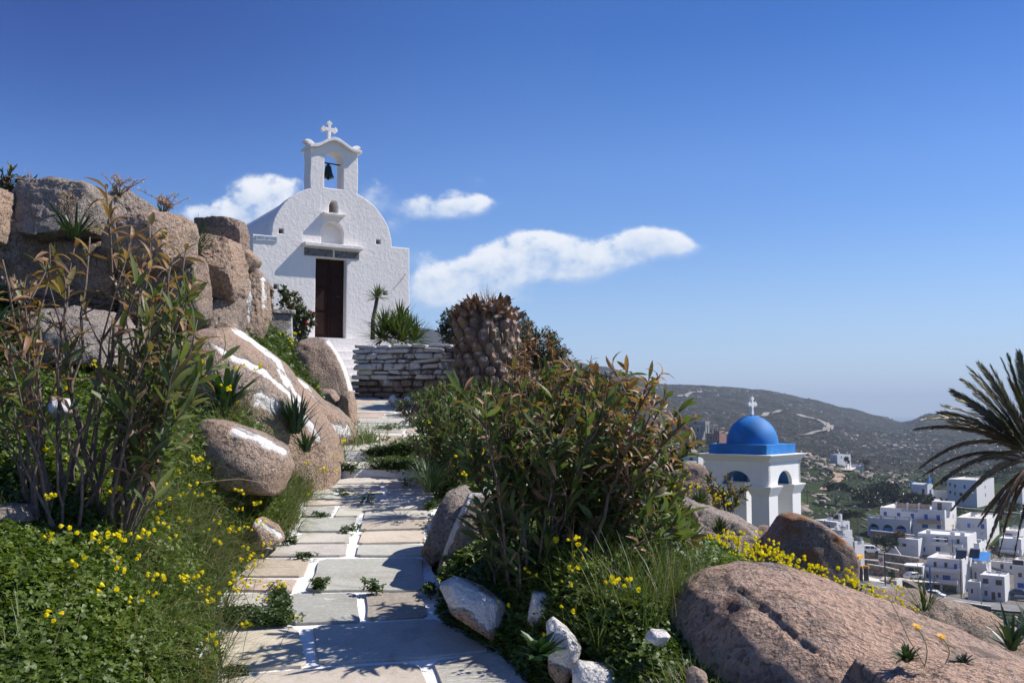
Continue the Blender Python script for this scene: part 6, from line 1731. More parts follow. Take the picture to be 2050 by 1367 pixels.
# ---- sawn-off palm trunk
def palm_stump():
    r = np.random.default_rng(6)
    c = P(975, 780, 14.0); zt = P(975, 612, 14.0)[2]
    zb = gz(c[0], c[1])[0] - .1
    t = thing('palm_stump', 'thick sawn-off palm trunk covered in cut leaf bases', 'tree stump', (c[0], c[1], zb))
    H = zt - zb
    R0 = .43
    def rad(u): return R0 * (1.04 - .10 * math.sin(u * 3.1) + .03 * math.sin(u * 9)) * (1 - .45 * max(0, (u - .72) / .28) ** 2) * (1 + .07 * math.sin(min(1, u / .9) * 3.1))
    mb = MB(); mb.lathe([(rad(u), u * H) for u in np.linspace(0, 1, 14)] + [(.15, H + .03), (0, H + .04)], (0, 0, 0), 28)
    mb.build('trunk', M['palmcore'], t, smooth=True)
    Vs, Fs, Cs, Mi = [], [], [], []; n = 0
    k = 0
    rows = 13
    for row in range(rows):
        u = .01 + row / (rows - 1) * .95
        m = 14
        for j in range(m):
            a = (j + .5 * (row % 2)) / m * 6.283 + r.normal(0, .06) + row * .08
            z = u * H + r.normal(0, .02)
            rd = rad(u) - .03
            out = np.array([math.cos(a), math.sin(a), 0]); sd = np.array([-math.sin(a), math.cos(a), 0]); upv = np.array([0, 0, 1.])
            w = .105 * r.uniform(.85, 1.12); h = .082 * r.uniform(.85, 1.2)
            pr = (.025 + .055 * u ** 1.5) * r.uniform(.4, 1.5)
            ax = unit(out + upv * (.22 + .45 * u ** 3) + sd * r.normal(0, .08))
            p0 = out * (rd - .02) + upv * (z - h * .5)
            p1 = p0 + ax * (pr + .05) + upv * h * .25
            nb = unit(np.cross(sd, ax))
            ring0 = [p0 + sd * w * math.cos(q) - nb * h * 1.15 * (math.sin(q) * (1 if math.sin(q) > 0 else 1.25)) for q in np.linspace(0, 2 * np.pi, 8, endpoint=False)]
            ring1 = [p1 + sd * w * .52 * math.cos(q) - nb * h * .46 * math.sin(q) + ax * r.normal(0, .008) for q in np.linspace(0, 2 * np.pi, 8, endpoint=False)]
            Vs += ring0 + ring1 + [np.mean(ring1, 0) - ax * .006]
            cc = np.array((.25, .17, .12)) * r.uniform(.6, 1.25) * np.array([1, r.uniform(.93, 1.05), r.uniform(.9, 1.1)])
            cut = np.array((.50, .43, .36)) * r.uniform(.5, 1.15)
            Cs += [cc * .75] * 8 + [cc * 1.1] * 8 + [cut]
            for q in range(8):
                q2 = (q + 1) % 8
                Fs.append((n + q, n + q2, n + 8 + q2, n + 8 + q)); Mi.append(0)
                Fs.append((n + 8 + q, n + 8 + q2, n + 16)); Mi.append(1)
            n += 17
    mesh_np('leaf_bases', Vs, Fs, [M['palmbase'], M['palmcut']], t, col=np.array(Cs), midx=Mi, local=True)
    # fibres hanging between the scales
    m = 420
    a = r.uniform(0, 6.283, m); u = r.random(m)
    pos = np.c_[np.cos(a), np.sin(a), 0 * a] * (np.array([rad(q) for q in u]) + .025)[:, None]; pos[:, 2] = u * H
    V, Fq, nv = strips(pos, np.c_[np.cos(a) * .5, np.sin(a) * .5, r.normal(-.1, .7, m)], np.c_[np.cos(a), np.sin(a), 0 * a], r.uniform(.06, .17, m), r.uniform(.006, .02, m), BLADE, r.uniform(-.5, .9, m))
    tag(mesh_np('fibres', V, Fq, M['frond'], t, col=np.repeat(colvar(r, m, (.21, .14, .09), .45), nv, 0), local=True), kind='stuff')
    # ragged crown of dead leaf stumps
    m = 150
    a = r.uniform(0, 6.283, m); e = r.uniform(.25, 1.4, m); rr_ = R0 * .95 * np.sqrt(r.random(m))
    pos = np.c_[np.cos(a) * rr_, np.sin(a) * rr_, np.full(m, H - .03) - .25 * (rr_ / R0) ** 3]
    d = np.c_[np.cos(a) * np.cos(e), np.sin(a) * np.cos(e), np.sin(e)]
    V, Fq, nv = strips(pos, d, r.normal(0, 1, (m, 3)), r.uniform(.12, .26, m), r.uniform(.05, .10, m), [(0, 1), (.6, .75), (1, .35)], r.uniform(-.6, .9, m), fold=.6)
    mesh_np('dead_leaf_stubs', V, Fq, M['frond'], t, col=np.repeat(colvar(r, m, (.15, .085, .050), .45), nv, 0), local=True)
    m = 60
    pos = np.c_[r.normal(0, .05, (m, 2)) + [0.0, -.12], np.full(m, H)]
    V, Fq, nv = strips(pos, np.c_[r.normal(0, .5, (m, 2)), np.full(m, .9)], r.normal(0, 1, (m, 3)), r.uniform(.15, .32, m), .008, BLADE, r.uniform(0, .9, m))
    mesh_np('dry_tuft', V, Fq, M['frond'], t, col=np.repeat(colvar(r, m, (.34, .23, .11), .25), nv, 0), local=True)
M['palmcore'] = simple('palm_trunk_fibre', (.07, .05, .038), .95, .4, 20, .6, 60)
def palmmats():
    m, T, b, _ = mat('palm_leaf_base')
    c = attr(T, 'col'); p = geo_pos(T)
    mp = T.n('ShaderNodeMapping'); mp.inputs['Scale'].default_value = (60, 60, 9); T.l(p, mp.inputs[0])
    n = T.noise(mp.outputs[0], 1.0, 4, .6)
    T.l(T.mix(T.m('MULTIPLY', T.sstep(n, .4, .65), .6), c, T.mix(1.0, c, (.5, .46, .42), 'MULTIPLY')), b.inputs['Base Color'])
    b.inputs['Roughness'].default_value = .9
    bump(T, b, n, .6, .01)
    return m
M['palmbase'] = palmmats(); M['palmcut'] = M['palmbase']
palm_stump()

# ---- wind-blown date palm at the right edge
def date_palm():
    r = np.random.default_rng(12)
    d = 25.0
    c = P(2074, 925, d)
    zb = gz(c[0], c[1])[0] - .2
    t = thing('date_palm', 'wind-blown date palm at the right edge with green upper and dry lower fronds', 'palm tree', (c[0], c[1], zb))
    mb = MB(); H = c[2] - zb
    mb.tube([(0, 0, 0), (.05, 0, H * .5), (0, 0, H)], [.26, .2, .2], 14); mb.build('trunk', M['palmcore'], t, smooth=True)
    s = d / F
    # (tip px, py, depth offset, dry, sag)
    tips = [(2018, 712, -.3, .1, .0), (2005, 720, .3, .1, .1), (2040, 705, .2, .1, 0), (2070, 700, -.2, .1, 0), (1985, 735, .0, .15, .1), (1960, 728, .4, .2, .1), (1938, 735, -.2, .1, .1), (1945, 750, .5, .25, .1), (1925, 760, -.4, .1, .12), (1905, 782, .2, .15, .15), (1915, 800, -.6, .2, .2), (1888, 812, 0, .2, .2), (1880, 826, .5, .3, .25),
            (1850, 838, -.2, .45, .3), (1832, 858, .2, .6, .35), (1900, 845, .6, .3, .2), (1930, 800, .8, .2, .15), (1950, 790, -.8, .1, .15), (1970, 770, -.5, .1, .1), (1990, 770, .7, .1, .1), (2020, 760, -.9, .1, .1), (2090, 740, 0, .1, .1), (2130, 800, .1, .2, .1), (2150, 860, 0, .2, .2),
            (1842, 936, .0, .85, .75), (1850, 950, .3, .9, .55), (1868, 975, -.3, .95, .4), (1885, 965, -.5, .9, .6), (1930, 1000, -.5, .95, .35), (1960, 1050, .2, .95, .3), (1975, 1095, -.2, .95, .35), (1965, 1030, .4, .95, .3), (2000, 1110, .3, .95, .3), (1985, 1070, -.6, 1, .3), (2030, 1115, 0, 1, .2), (2055, 1120, -.3, 1, .1), (2010, 1060, .6, 1, .2), (1990, 1030, -.1, 1, .3), (2100, 1100, 0, 1, .2), (2140, 1000, 0, .9, .3),
            (1905, 1020, -.2, .95, .4), (1945, 975, .2, .95, .45)]
    for i, (px, py, dd, dry, sag) in enumerate(tips):
        tip = P(px, py, d + dd * 1.6) - np.array([c[0], c[1], zb]); b = np.array([r.normal(0, .07), r.normal(0, .07), H + r.normal(0, .08)])
        L = np.linalg.norm(tip - b)
        q = np.linspace(0, 1, 16)
        mid = (b + tip) / 2 + np.array([0, 0, sag * L * .42 + .09 * L])
        pts = ((1 - q) ** 2)[:, None] * b + (2 * q * (1 - q))[:, None] * mid + (q ** 2)[:, None] * tip
        mb = MB(); mb.tube(pts, np.linspace(.022, .004, 16), 5)
        fr = mb.build('frond', M['frondrib_dry'] if dry > .5 else M['frondrib'], t)
        m = int(L / 3.0 * 150)
        u = np.linspace(.16, .995, m)
        P_ = np.array([np.interp(u, q, pts[:, k]) for k in range(3)]).T
        tg = unit(np.gradient(P_, axis=0))
        sd = unit(np.cross(tg, np.array([.15, .25, 1.0]))); upv = np.cross(sd, tg)
        ro = r.uniform(.65, 1.35) * (1 if r.random() < .8 else -1)
        sd, upv = sd * math.cos(ro) + upv * math.sin(ro), upv * math.cos(ro) - sd * math.sin(ro)
        Vs, Fs, Cs = [], [], []; n = 0
        for sgn in (-1, 1):
            op = r.uniform(.30, .55, m) * (.55 if dry > .5 else 1)
            dd_ = tg * np.cos(op)[:, None] + (sd * sgn * .75 + upv * .45 * (1 if dry < .5 else -.2)) * np.sin(op)[:, None] + np.array([-.10, 0, -.10 - .12 * (dry > .5)])
            ln = .40 * np.sin(np.clip(u * 1.02, 0, 1) * np.pi * .88 + .22) ** .6 * r.uniform(.8, 1.15, m) * (.8 if dry > .5 else 1)
            V, Fq, nv = strips(P_ + r.normal(0, .006, (m, 3)), dd_, upv + r.normal(0, .3, (m, 3)), ln, .026, BLADE, r.uniform(-.1, .5, m))
            isd = (r.random(m) < dry * .8 + .04)[:, None]
            cc = np.where(isd, colvar(r, m, (.20, .115, .055), .35), colvar(r, m, (.080, .088, .036), .3))
            Vs.append(V); Fs.append(Fq + n); n += len(V); Cs.append(np.repeat(cc, nv, 0))
        mesh_np('leaflets', np.concatenate(Vs), np.concatenate(Fs), M['frond'], fr, col=np.concatenate(Cs), local=True)
M['frondrib'] = simple('frond_rib', (.16, .15, .055), .6, .2, 10)
M['frondrib_dry'] = simple('frond_rib_dry', (.24, .145, .075), .7, .2, 10)
date_palm()
# ------------------------------------------------------------------ the village in the valley
class House:
    """box house: near top corner at a photo pixel, front running left from it, right-hand face running back"""
    def __init__(s, name, label, cat, px, py, d, left, right, h, phi=36, m='house', roof='roof_pale', down=5.0, parapet=.35, group=None):
        s.phi = R(phi); s.d = d
        s.C = P(px, py, d)
        s.r = np.array([math.cos(s.phi), -math.sin(s.phi)]); s.b = np.array([math.sin(s.phi), math.cos(s.phi)])
        u = (px - 1025) / F
        s.w = left * d / F / max(.3, math.cos(s.phi) + u * math.sin(s.phi))
        s.dep = right * d / F / max(.12, math.sin(s.phi) - u * math.cos(s.phi))
        s.dep = min(max(s.dep, 3.0), 16)
        s.h = h * d / F
        s.z0 = s.C[2] - s.h
        s.t = thing(name, label, cat, (s.C[0], s.C[1], s.z0), -s.phi, group)
        mb = MB(); p = parapet; tp = .22
        mb.box((-s.w, 0, -down), (0, s.dep, s.h - p))
        if p:
            mb.box((-s.w, 0, s.h - p), (0, tp, s.h)); mb.box((-s.w, s.dep - tp, s.h - p), (0, s.dep, s.h))
            mb.box((-s.w, tp, s.h - p), (-s.w + tp, s.dep - tp, s.h)); mb.box((-tp, tp, s.h - p), (0, s.dep - tp, s.h))
        mb.build('wall', M[m], s.t)
        mb = MB(); mb.box((-s.w + tp + .003, tp + .003, s.h - p), (-tp - .003, s.dep - tp - .003, s.h - p + .03)); mb.build('roof', M[roof], s.t)
    def front(s, px, py):
        v = (683.5 - py) / F
        dx, dy, dz = (px - 1025) / F, CA - v * SA, SA + v * CA
        n = -s.b
        t = (s.C[0] * n[0] + s.C[1] * n[1]) / (dx * n[0] + dy * n[1])
        q = np.array([dx * t, dy * t]) - s.C[:2]
        return float(q @ s.r), dz * t - s.z0
    def side(s, px, py):
        v = (683.5 - py) / F
        dx, dy, dz = (px - 1025) / F, CA - v * SA, SA + v * CA
        n = s.r
        t = (s.C[0] * n[0] + s.C[1] * n[1]) / (dx * n[0] + dy * n[1])
        q = np.array([dx * t, dy * t]) - s.C[:2]
        return float(q @ s.b), dz * t - s.z0
    def win(s, px, py, w, h, m='shutter', name='window', face='front', off=0.0, sill=True):
        k = s.d / F
        if face == 'front':
            u, z = s.front(px, py); hw, hh = w * k * .48, h * k * .5
            mb = MB()
            mb.box((u - hw - .10, off - .06, z - hh - .08), (u - hw, off + .02, z + hh + .10)); mb.box((u + hw, off - .06, z - hh - .08), (u + hw + .10, off + .02, z + hh + .10))
            mb.box((u - hw, off - .06, z + hh), (u + hw, off + .02, z + hh + .10)); mb.box((u - hw - .16, off - .14, z - hh - .16), (u + hw + .16, off + .02, z - hh - .08))
            f = mb.build(name, M['house'], s.t)
            mb = MB(); mb.box((u - hw, off - .02, z - hh - .08), (u - .03, off + .02, z + hh)); mb.box((u + .03, off - .02, z - hh - .08), (u + hw, off + .02, z + hh)); mb.box((u - .03, off - .01, z - hh - .08), (u + .03, off + .02, z + hh))
            mb.build('shutters' if m in ('shutter', 'brown_wood') else 'pane', M[m], f)
        else:
            y, z = s.side(px, py); hw, hh = w * k * .9, h * k * .5
            mb = MB(); mb.box((-.02, y - hw - .1, z - hh - .1), (.06, y - hw, z + hh + .1)); mb.box((-.02, y + hw, z - hh - .1), (.06, y + hw + .1, z + hh + .1)); mb.box((-.02, y - hw, z + hh), (.06, y + hw, z + hh + .1))
            f = mb.build(name, M['house'], s.t)
            mb = MB(); mb.box((-.02, y - hw, z - hh - .1), (.025, y + hw, z + hh)); mb.build('pane', M[m], f)
    def balcony(s, px0, px1, py0, py1, out=1.3, m='house', name='balcony'):
        u0, z1 = s.front(px0, py0); u1, z1b = s.front(px1, py0 + (py1 - py0) * 0); z0 = s.front(px0, py1)[1]
        z1 = min(z1, z1b) if False else (z1 + z1b) / 2; z0 = z1 - (py1 - py0) * s.d / F
        mb = MB(); mb.box((u0, -out, z0), (u1, -.003, z0 + .16)); mb.box((u0, -out, z0 + .16), (u1, -out + .14, z1))
        mb.box((u0, -out + .14, z0 + .16), (u0 + .14, -.003, z1)); mb.box((u1 - .14, -out + .14, z0 + .16), (u1, -.003, z1))
        mb.build(name, M[m], s.t)

M['carblue'] = simple('dark_blue_car_paint', (.02, .05, .14), .3, .05, 1)
def clutter(h, seed, n=3):
    r = np.random.default_rng(seed)
    for k in range(n):
        x, y = -r.uniform(.25, .75) * h.w, r.uniform(.3, .75) * h.dep; z = h.h - .3
        mb = MB()
        if k % 3 == 0: mb.tube([(x - .6, y, z + .75), (x + .6, y, z + .75)], .33, 10); mb.tube([(x, y, z), (x, y, z + .5)], .08, 5); mb.build('water_tank', M['metal'], h.t)
        elif k % 3 == 1: mb.tube([(x, y, z), (x, y, z + 2.4)], .035, 4); mb.tube([(x - .5, y, z + 2.2), (x + .5, y, z + 2.2)], .03, 4); mb.tube([(x - .35, y, z + 1.9), (x + .35, y, z + 1.9)], .03, 4); mb.build('aerial', M['pole'], h.t)
        else: mb.box((x - .45, y - .4, z), (x + .45, y + .4, z + .8)); mb.build('chimney', M['house_grey'], h.t)
def village():
    # the hotel with blue arches
    h = House('hotel', 'long white hotel with blue arched porch and blue shutters on the valley floor', 'hotel', 1891, 1021.8, 262, 133, 24, 62, 36)
    for q in ((1772.3, 1028.7), (1799, 1030.6), (1826.5, 1032.5), (1853.8, 1033.8), (1878.3, 1035.6)): h.win(q[0], q[1], 7, 9.5)
    h.win(1852, 1052.4, 12, 7); h.win(1879.5, 1054, 8, 7)
    h.win(1908, 1032.4, 1.6, 7, face='side'); h.win(1908.5, 1052.4, 1.6, 7, face='side')
    h.balcony(1838, 1887, 1039.5, 1047, 1.2, 'terracotta')
    u0, zt = h.front(1744, 1032.4); u1, zt2 = h.front(1829, 1037.5); zt = (zt + zt2) / 2 - .3; zb = zt - 4.2
    ow, holes = [(u0, zb - 4), (u1, zb - 4), (u1, zt), (u0, zt)], []
    cs = []
    for px in (1757, 1784.5, 1811):
        a, b = h.front(px - 10.5, 1050)[0], h.front(px + 10.5, 1050)[0]; c = (a + b) / 2; rr = (b - a) / 2
        cs.append((c, rr)); holes.append([(c - rr, zb + .6), (c + rr, zb + .6)] + arc_pts(c, zb + 1.5, rr, rr * 1.0, 0, 180, 14))
    V, Fc = plate(ow, holes, .35); OUT = 3.4
    mesh_np('porch_front', np.c_[V[:, 0], -OUT - V[:, 2], V[:, 1]], Fc, M['house'], h.t, local=True)
    mb = MB(); mb.box((u0, -OUT + .18, zt - .25), (u1, -.003, zt - .003)); mb.box((u0, -OUT + .18, zb - 4), (u0 + .3, -.003, zt - .25)); mb.build('porch', M['house'], h.t)
    mb = MB()
    mb.box((u0, -OUT - .17, zt), (u1, -OUT, zt + .18)); mb.box((u0, -OUT - .17, zt + .85), (u1, -OUT, zt + 1.0))
    for k in range(60):
        x = u0 + .1 + (u1 - u0 - .2) * k / 59; mb.box((x - .05, -OUT - .13, zt + .18), (x + .05, -OUT - .04, zt + .85))
    for k in range(4):
        x = u0 + (u1 - u0) * k / 3; mb.box((x - .25, -OUT - .22, zt), (x + .25, -OUT + .05, zt + 1.12))
    mb.build('balustrade', M['house_grey'], h.t)
    for c, rr in cs:
        mb = MB(); mb.box((c - rr, -OUT + .19, zb + .6), (c + rr, -OUT + .25, zb + 1.95)); mb.build('porch_panel', M['lightblue'], h.t)
    mb = MB(); mb.box((u0, -1.0, zb), (u1 - .4, -.6, zt - .3)); mb.build('porch_back', M['glass'], h.t)
    # arch in the porch end
    V, Fc = plate([(-OUT + .18, zb - 4), (-.003, zb - 4), (-.003, zt), (-OUT + .18, zt)], [[(-2.7, zb + .3), (-.6, zb + .3)] + arc_pts(-1.65, zb + 1.7, 1.05, 1.5, 0, 180, 12)], .3)
    mesh_np('porch_end', np.c_[u1 - .15 + V[:, 2], V[:, 0], V[:, 1]], Fc, M['house'], h.t, local=True)
    mb = MB(); mb.box((u1 - .6, -3.0, zb + .5), (u1 - .5, -.3, zb + 4.2)); mb.build('porch_door', M['shutter'], h.t)
    # roof rail, hut and lettering
    mb = MB(); a, b = h.front(1788, 1016)[0], h.front(1857, 1019)[0]
    for k in range(3):
        x0 = a + (b - a) * k / 3; x1 = a + (b - a) * (k + 1) / 3
        mb.box((x0 + .2, 3.0, h.h - .3), (x1 - .2, 3.15, h.h + 1.1), 0); mb.box((x0 - .2, 2.9, h.h - .3), (x0 + .2, 3.25, h.h + 1.3), 1)
    mb.build('roof_rail', [M['terracotta'], M['house']], h.t)
    a, b = h.front(1860, 1018)[0], h.front(1884, 1018)[0]
    mb = MB(); mb.box((a, 3, h.h - .3), (b + 2, 6.5, h.h + 2.0)); hut = mb.build('roof_hut', M['house_grey'], h.t)
    mb = MB(); mb.box((b - 1.6, 2.95, h.h - .2), (b - .5, 3.0, h.h + 1.7)); mb.build('door', M['brown_wood'], hut)
    V, Fc = text_mesh('HOTEL  PARTHENON', 1.15)
    a, za = h.front(1821, 1020.2)
    sx = (h.front(1837, 1020)[0] - h.front(1805, 1020)[0]) / np.ptp(V[:, 0])
    mesh_np('lettering', np.c_[V[:, 0] * sx + a, -.05 - V[:, 2], V[:, 1] + za - .15], Fc, M['ink'], h.t, local=True)

    h = House('house', 'single-storey white house with two arched openings right of the hotel', 'house', 1975, 1038, 256, 60, 27, 34, 36)
    clutter(h, 401, 3)
    for q, m in (((1939.6, 1051, 6, 8), 'lightblue'), ((1967, 1053, 7, 8.5), 'shutter')): h.win(*q, m)
    h.win(1998, 1050, 1.2, 6, face='side')
    for (px, w) in ((1919, 8), (1948, 6)):
        u, z = h.front(px, 1052); hw = w * h.d / F * .5
        V, Fc = plate([(u - hw, z - .6), (u + hw, z - .6)] + arc_pts(u, z, hw, hw * 1.2, 0, 180, 12), [], .08)
        mesh_np('arched_window', np.c_[V[:, 0], -.03 - V[:, 2], V[:, 1]], Fc, M['house_grey'], h.t, local=True)

    h = House('house', 'wide flat-roofed white apartment house with balconies in the village middle', 'house', 1936, 1073, 240, 101, 19, 40, 36, roof='house')
    clutter(h, 402, 2)
    h.win(1848, 1077, 14, 9.5, 'house_grey'); h.win(1849, 1098.7, 7, 8)
    for q in ((1877, 1078, 7, 9.5), (1894, 1079.5, 7, 9.5), (1918, 1083, 6, 8.5)): h.win(*q, 'glass')
    h.win(1878, 1098, 9, 8); h.win(1917, 1101, 7, 7)
    h.balcony(1868, 1900, 1083.5, 1090, 1.4); h.balcony(1908, 1929, 1088, 1094, 1.4)
    mb = MB(); a, za = h.front(1871, 1069.5); b = h.front(1896, 1071)[0]
    for k in range(9): x = a + (b - a) * k / 8; mb.box((x - .06, -1.5, za - .9), (x + .06, -.01, za - .72))
    mb.build('pergola', M['house'], h.t)
    for px, py in ((1852, 1064), (1901, 1067), (1921, 1070)):
        a, za = h.front(px, py); mb = MB(); mb.box((a - .5, 3, h.h - .32), (a + .5, 3.8, h.h + .55)); mb.build('chimney', M['house_grey'], h.t)
    g = House('house', 'low white wing with slanting stair wall left of the wide apartment house', 'house', 1838, 1079.5, 242, 41, 10, 30, 36, roof='house')
    g.win(1827.5, 1095, 10, 7, 'house_grey'); g.win(1810, 1090, 8, 5, 'glass')
    a0, b0 = g.front(1785, 1092), g.front(1810, 1104)
    V, Fc = plate([(a0[0], a0[1] - 4), (b0[0], a0[1] - 4), (b0[0], b0[1] - .3), (a0[0] + .9, a0[1] + 1.3), (a0[0], a0[1] + 1.0)], [], .35)
    mesh_np('stair_wall', np.c_[V[:, 0], -3.0 - V[:, 2], V[:, 1]], Fc, M['house'], g.t, local=True)
    h = House('house', 'small white cube house right behind the solar heaters', 'house', 1960, 1087.5, 236, 11, 15, 22, 36, roof='house'); h.win(1968, 1101, 2, 9, face='side')
    clutter(h, 403, 3)

    h = House('house', 'three-storey white house with shop front and solar panels on its flat roof', 'house', 1926, 1120.4, 225, 71, 20, 70, 36)
    clutter(h, 404, 2)
    for q, m in (((1872, 1128.6, 6, 9), 'brown_wood'), ((1893.7, 1130, 6, 8.5), 'brown_wood'), ((1913, 1134, 6, 11), 'shutter'), ((1856.5, 1152, 6, 9), 'glass'), ((1876.5, 1152, 3.5, 4.5), 'glass'), ((1894.7, 1156, 15, 10), 'shutter'), ((1857, 1173, 9, 11), 'glass'), ((1875, 1175, 13, 11), 'glass'), ((1901, 1179, 27, 15), 'glass')): h.win(*q, m)
    h.win(1936, 1132, 1.6, 8, face='side'); h.win(1933, 1153, 1.6, 6, 'brown_wood', face='side'); h.win(1943, 1152, 1.4, 8, face='side')
    h.balcony(1846, 1924, 1135, 1143, 1.2); h.balcony(1846, 1919, 1157.5, 1165, 1.3)
    for (px, y0) in ((1917, 3.0), (1937, 6.5)):
        a, za = h.front(px, 1118)
        mb = MB(); mb.add([(a - 1.1, y0, h.h - .2), (a + 1.1, y0, h.h - .2), (a + 1.1, y0 + 1.3, h.h + 1.5), (a - 1.1, y0 + 1.3, h.h + 1.5), (a - 1.1, y0 + .08, h.h - .24), (a + 1.1, y0 + .08, h.h - .24), (a + 1.1, y0 + 1.38, h.h + 1.46), (a - 1.1, y0 + 1.38, h.h + 1.46)],
                         [(0, 1, 2, 3), (7, 6, 5, 4), (0, 4, 5, 1), (1, 5, 6, 2), (2, 6, 7, 3), (3, 7, 4, 0)])
        p = mb.build('solar_panel', M['solar'], h.t)
        mb = MB(); mb.tube([(a - 1.0, y0 + 1.7, h.h + 1.5), (a + 1.0, y0 + 1.7, h.h + 1.5)], .32, 12); mb.tube([(a - .8, y0 + 1.6, h.h - .3), (a - .8, y0 + 1.6, h.h + 1.3)], .05, 5); mb.tube([(a + .8, y0 + 1.6, h.h - .3), (a + .8, y0 + 1.6, h.h + 1.3)], .05, 5)
        mb.build('water_tank', M['metal'], p)
    h = House('house', 'white annexe with a bright blue awning beside the three-storey house', 'house', 1976, 1130, 229, 30, 8, 32, 36)
    clutter(h, 405, 3)
    h.win(1953, 1151, 4, 12, 'glass'); h.win(1966, 1149, 4, 8, 'shutter'); h.balcony(1946, 1976, 1126, 1136, .9)
    a, za = h.front(1948, 1113); b = h.front(1981, 1114)[0]
    V = [(a, -1.8, h.h + 1.0), (b, -1.8, h.h + 1.0), (b, 2.2, h.h + 2.5), (a, 2.2, h.h + 2.5)]; V += [(x, y, z + .06) for x, y, z in V]
    mb = MB(); mb.add(V, [(3, 2, 1, 0), (4, 5, 6, 7), (0, 1, 5, 4), (1, 2, 6, 5), (2, 3, 7, 6), (3, 0, 4, 7)])
    aw = mb.build('awning', M['awning'], h.t)
    for x in (a + .1, b - .1):
        mb = MB(); mb.tube([(x, -1.7, h.h - .4), (x, -1.7, h.h + 1.0)], .05, 6); mb.build('awning_post', M['metal'], aw)

    h = House('house', 'two-storey white cube house with brown windows by the road', 'house', 2010.7, 1153.6, 213, 49, 10, 48, 36, roof='house')
    clutter(h, 406, 2)
    for q, m in (((1973, 1162, 11, 9), 'brown_wood'), ((1999.6, 1165.3, 12, 9.5), 'brown_wood'), ((1974, 1186, 6, 9), 'glass'), ((2000.7, 1190, 6, 9), 'glass')): h.win(*q, m)
    h.win(1988.7, 1192, 7, 15, 'brown_wood', name='door')
    g = House('house', 'low white wing with a tall door left of the two-storey cube house', 'house', 1962, 1165, 214, 25, 6, 30, 36)
    g.win(1957, 1186, 5, 18, 'house_grey', name='door'); g.win(1946, 1182, 4, 8, 'glass')
    h = House('house', 'tall white house cut by the right picture edge with glazed balcony', 'house', 2078, 1125, 218, 50, 8, 74, 36)
    clutter(h, 407, 3)
    for q, m in (((2038, 1126, 20, 10), 'glass'), ((2062, 1128, 18, 10), 'glass'), ((2042, 1150, 7, 8), 'brown_wood'), ((2043.5, 1171, 12, 9), 'shutter'), ((2064, 1152, 7, 8), 'brown_wood')): h.win(*q, m)
    h.balcony(2030, 2076, 1131, 1137, 1.0)
    h = House('house', 'plain grey-white house behind the blue awning', 'house', 2030, 1126, 236, 48, 6, 30, 36); h.win(2006, 1133, 6, 9, 'brown_wood'); h.win(2024, 1135, 4, 6, 'glass')
    clutter(h, 408, 2)
    h = House('house', 'white house with pale brown shutters under the palm fronds', 'house', 2044, 1079, 246, 44, 10, 28, 36, roof='house'); h.win(2009.5, 1092, 7, 9, 'house_grey'); h.win(2030.6, 1094, 6, 9, 'house_grey')
    clutter(h, 409, 3)
    h.balcony(2001, 2040, 1099, 1104, 1.2)
    h = House('house', 'set-back upper house with bluish glass behind the hanging fronds', 'house', 2040, 1063, 253, 34, 12, 18, 36); h.win(2020, 1070, 14, 6, 'glass')
    clutter(h, 410, 2)
    h = House('house', 'narrow whitewashed house at the right edge above the palm-shaded roofs', 'house', 2062, 1024, 266, 20, 8, 30, 36); h.win(2050, 1034, 7, 7, 'shutter')
    clutter(h, 411, 3)

    # left cluster by the filling station
    h = House('house', 'white house on the terrace right behind the lichen boulder', 'house', 1675, 1045, 232, 46, 26, 17, 58, roof='house')
    clutter(h, 412, 2)
    h.win(1658.4, 1054.5, 9, 7.5, 'brown_wood'); h.win(1681, 1053, 1.2, 6, 'glass', face='side'); h.win(1687, 1052, .9, 5, 'glass', face='side'); h.win(1696, 1054, 1.3, 10, 'brown_wood', face='side')
    u, z = h.front(1669, 1044); mb = MB(); mb.box((u - .3, 2, h.h - .3), (u + .3, 2.6, h.h + 1.7)); mb.build('chimney', M['house'], h.t)
    h = House('house', 'white terrace block below the house behind the lichen boulder', 'house', 1688, 1062, 226, 32, 18, 18, 58, roof='house')
    clutter(h, 413, 3)
    h = House('house', 'tall white station building with a yellow and red canopy band', 'shop', 1687.5, 1077, 217, 28, 21, 44, 58, roof='house')
    clutter(h, 414, 2)
    h.win(1704, 1100, 1.5, 5, 'brown_wood', face='side')
    h = House('house', 'narrow white tower wall beside the filling station canopy', 'house', 1711, 1084, 214, 4, 8, 36, 58, parapet=0)
    clutter(h, 415, 3)
    # filling station
    c = P(1709, 1122, 205)
    t = thing('station_canopy', 'filling station canopy with yellow and white band', 'canopy', (c[0], c[1], c[2] - 3.2), -R(36))
    mb = MB(); mb.box((-1.4, -1.2, 3.6), (1.4, 2.0, 4.3)); mb.build('fascia', M['yellow'], t)
    mb = MB(); mb.box((-.45, -1.24, 3.62), (.45, -1.2, 4.28)); mb.build('fascia_panel', M['vanwhite'], t)
    for x in (-1.2, 1.2): mb = MB(); mb.box((x - .08, .2, -2), (x + .08, .36, 3.6)); mb.build('post', M['metal'], t)
    for k, px in enumerate((1722, 1734)):
        c = P(px, 1142, 203)
        t = thing('fuel_pump', ['fuel pump nearer the station building', 'fuel pump nearer the road sign'][k], 'fuel pump', (c[0], c[1], c[2] - 1.0), -R(36))
        mb = MB(); mb.box((-.45, -.25, -1), (.45, .25, 1.5)); mb.build('cabinet', M['glass'], t)
        mb = MB(); mb.box((-.55, -.3, 1.5), (.55, .3, 2.0)); mb.build('top_sign', M['yellow'], t)
        mb = MB(); mb.box((-.57, -.33, 1.55), (.57, -.30, 1.72)); mb.build('red_stripe', M['red'], t)
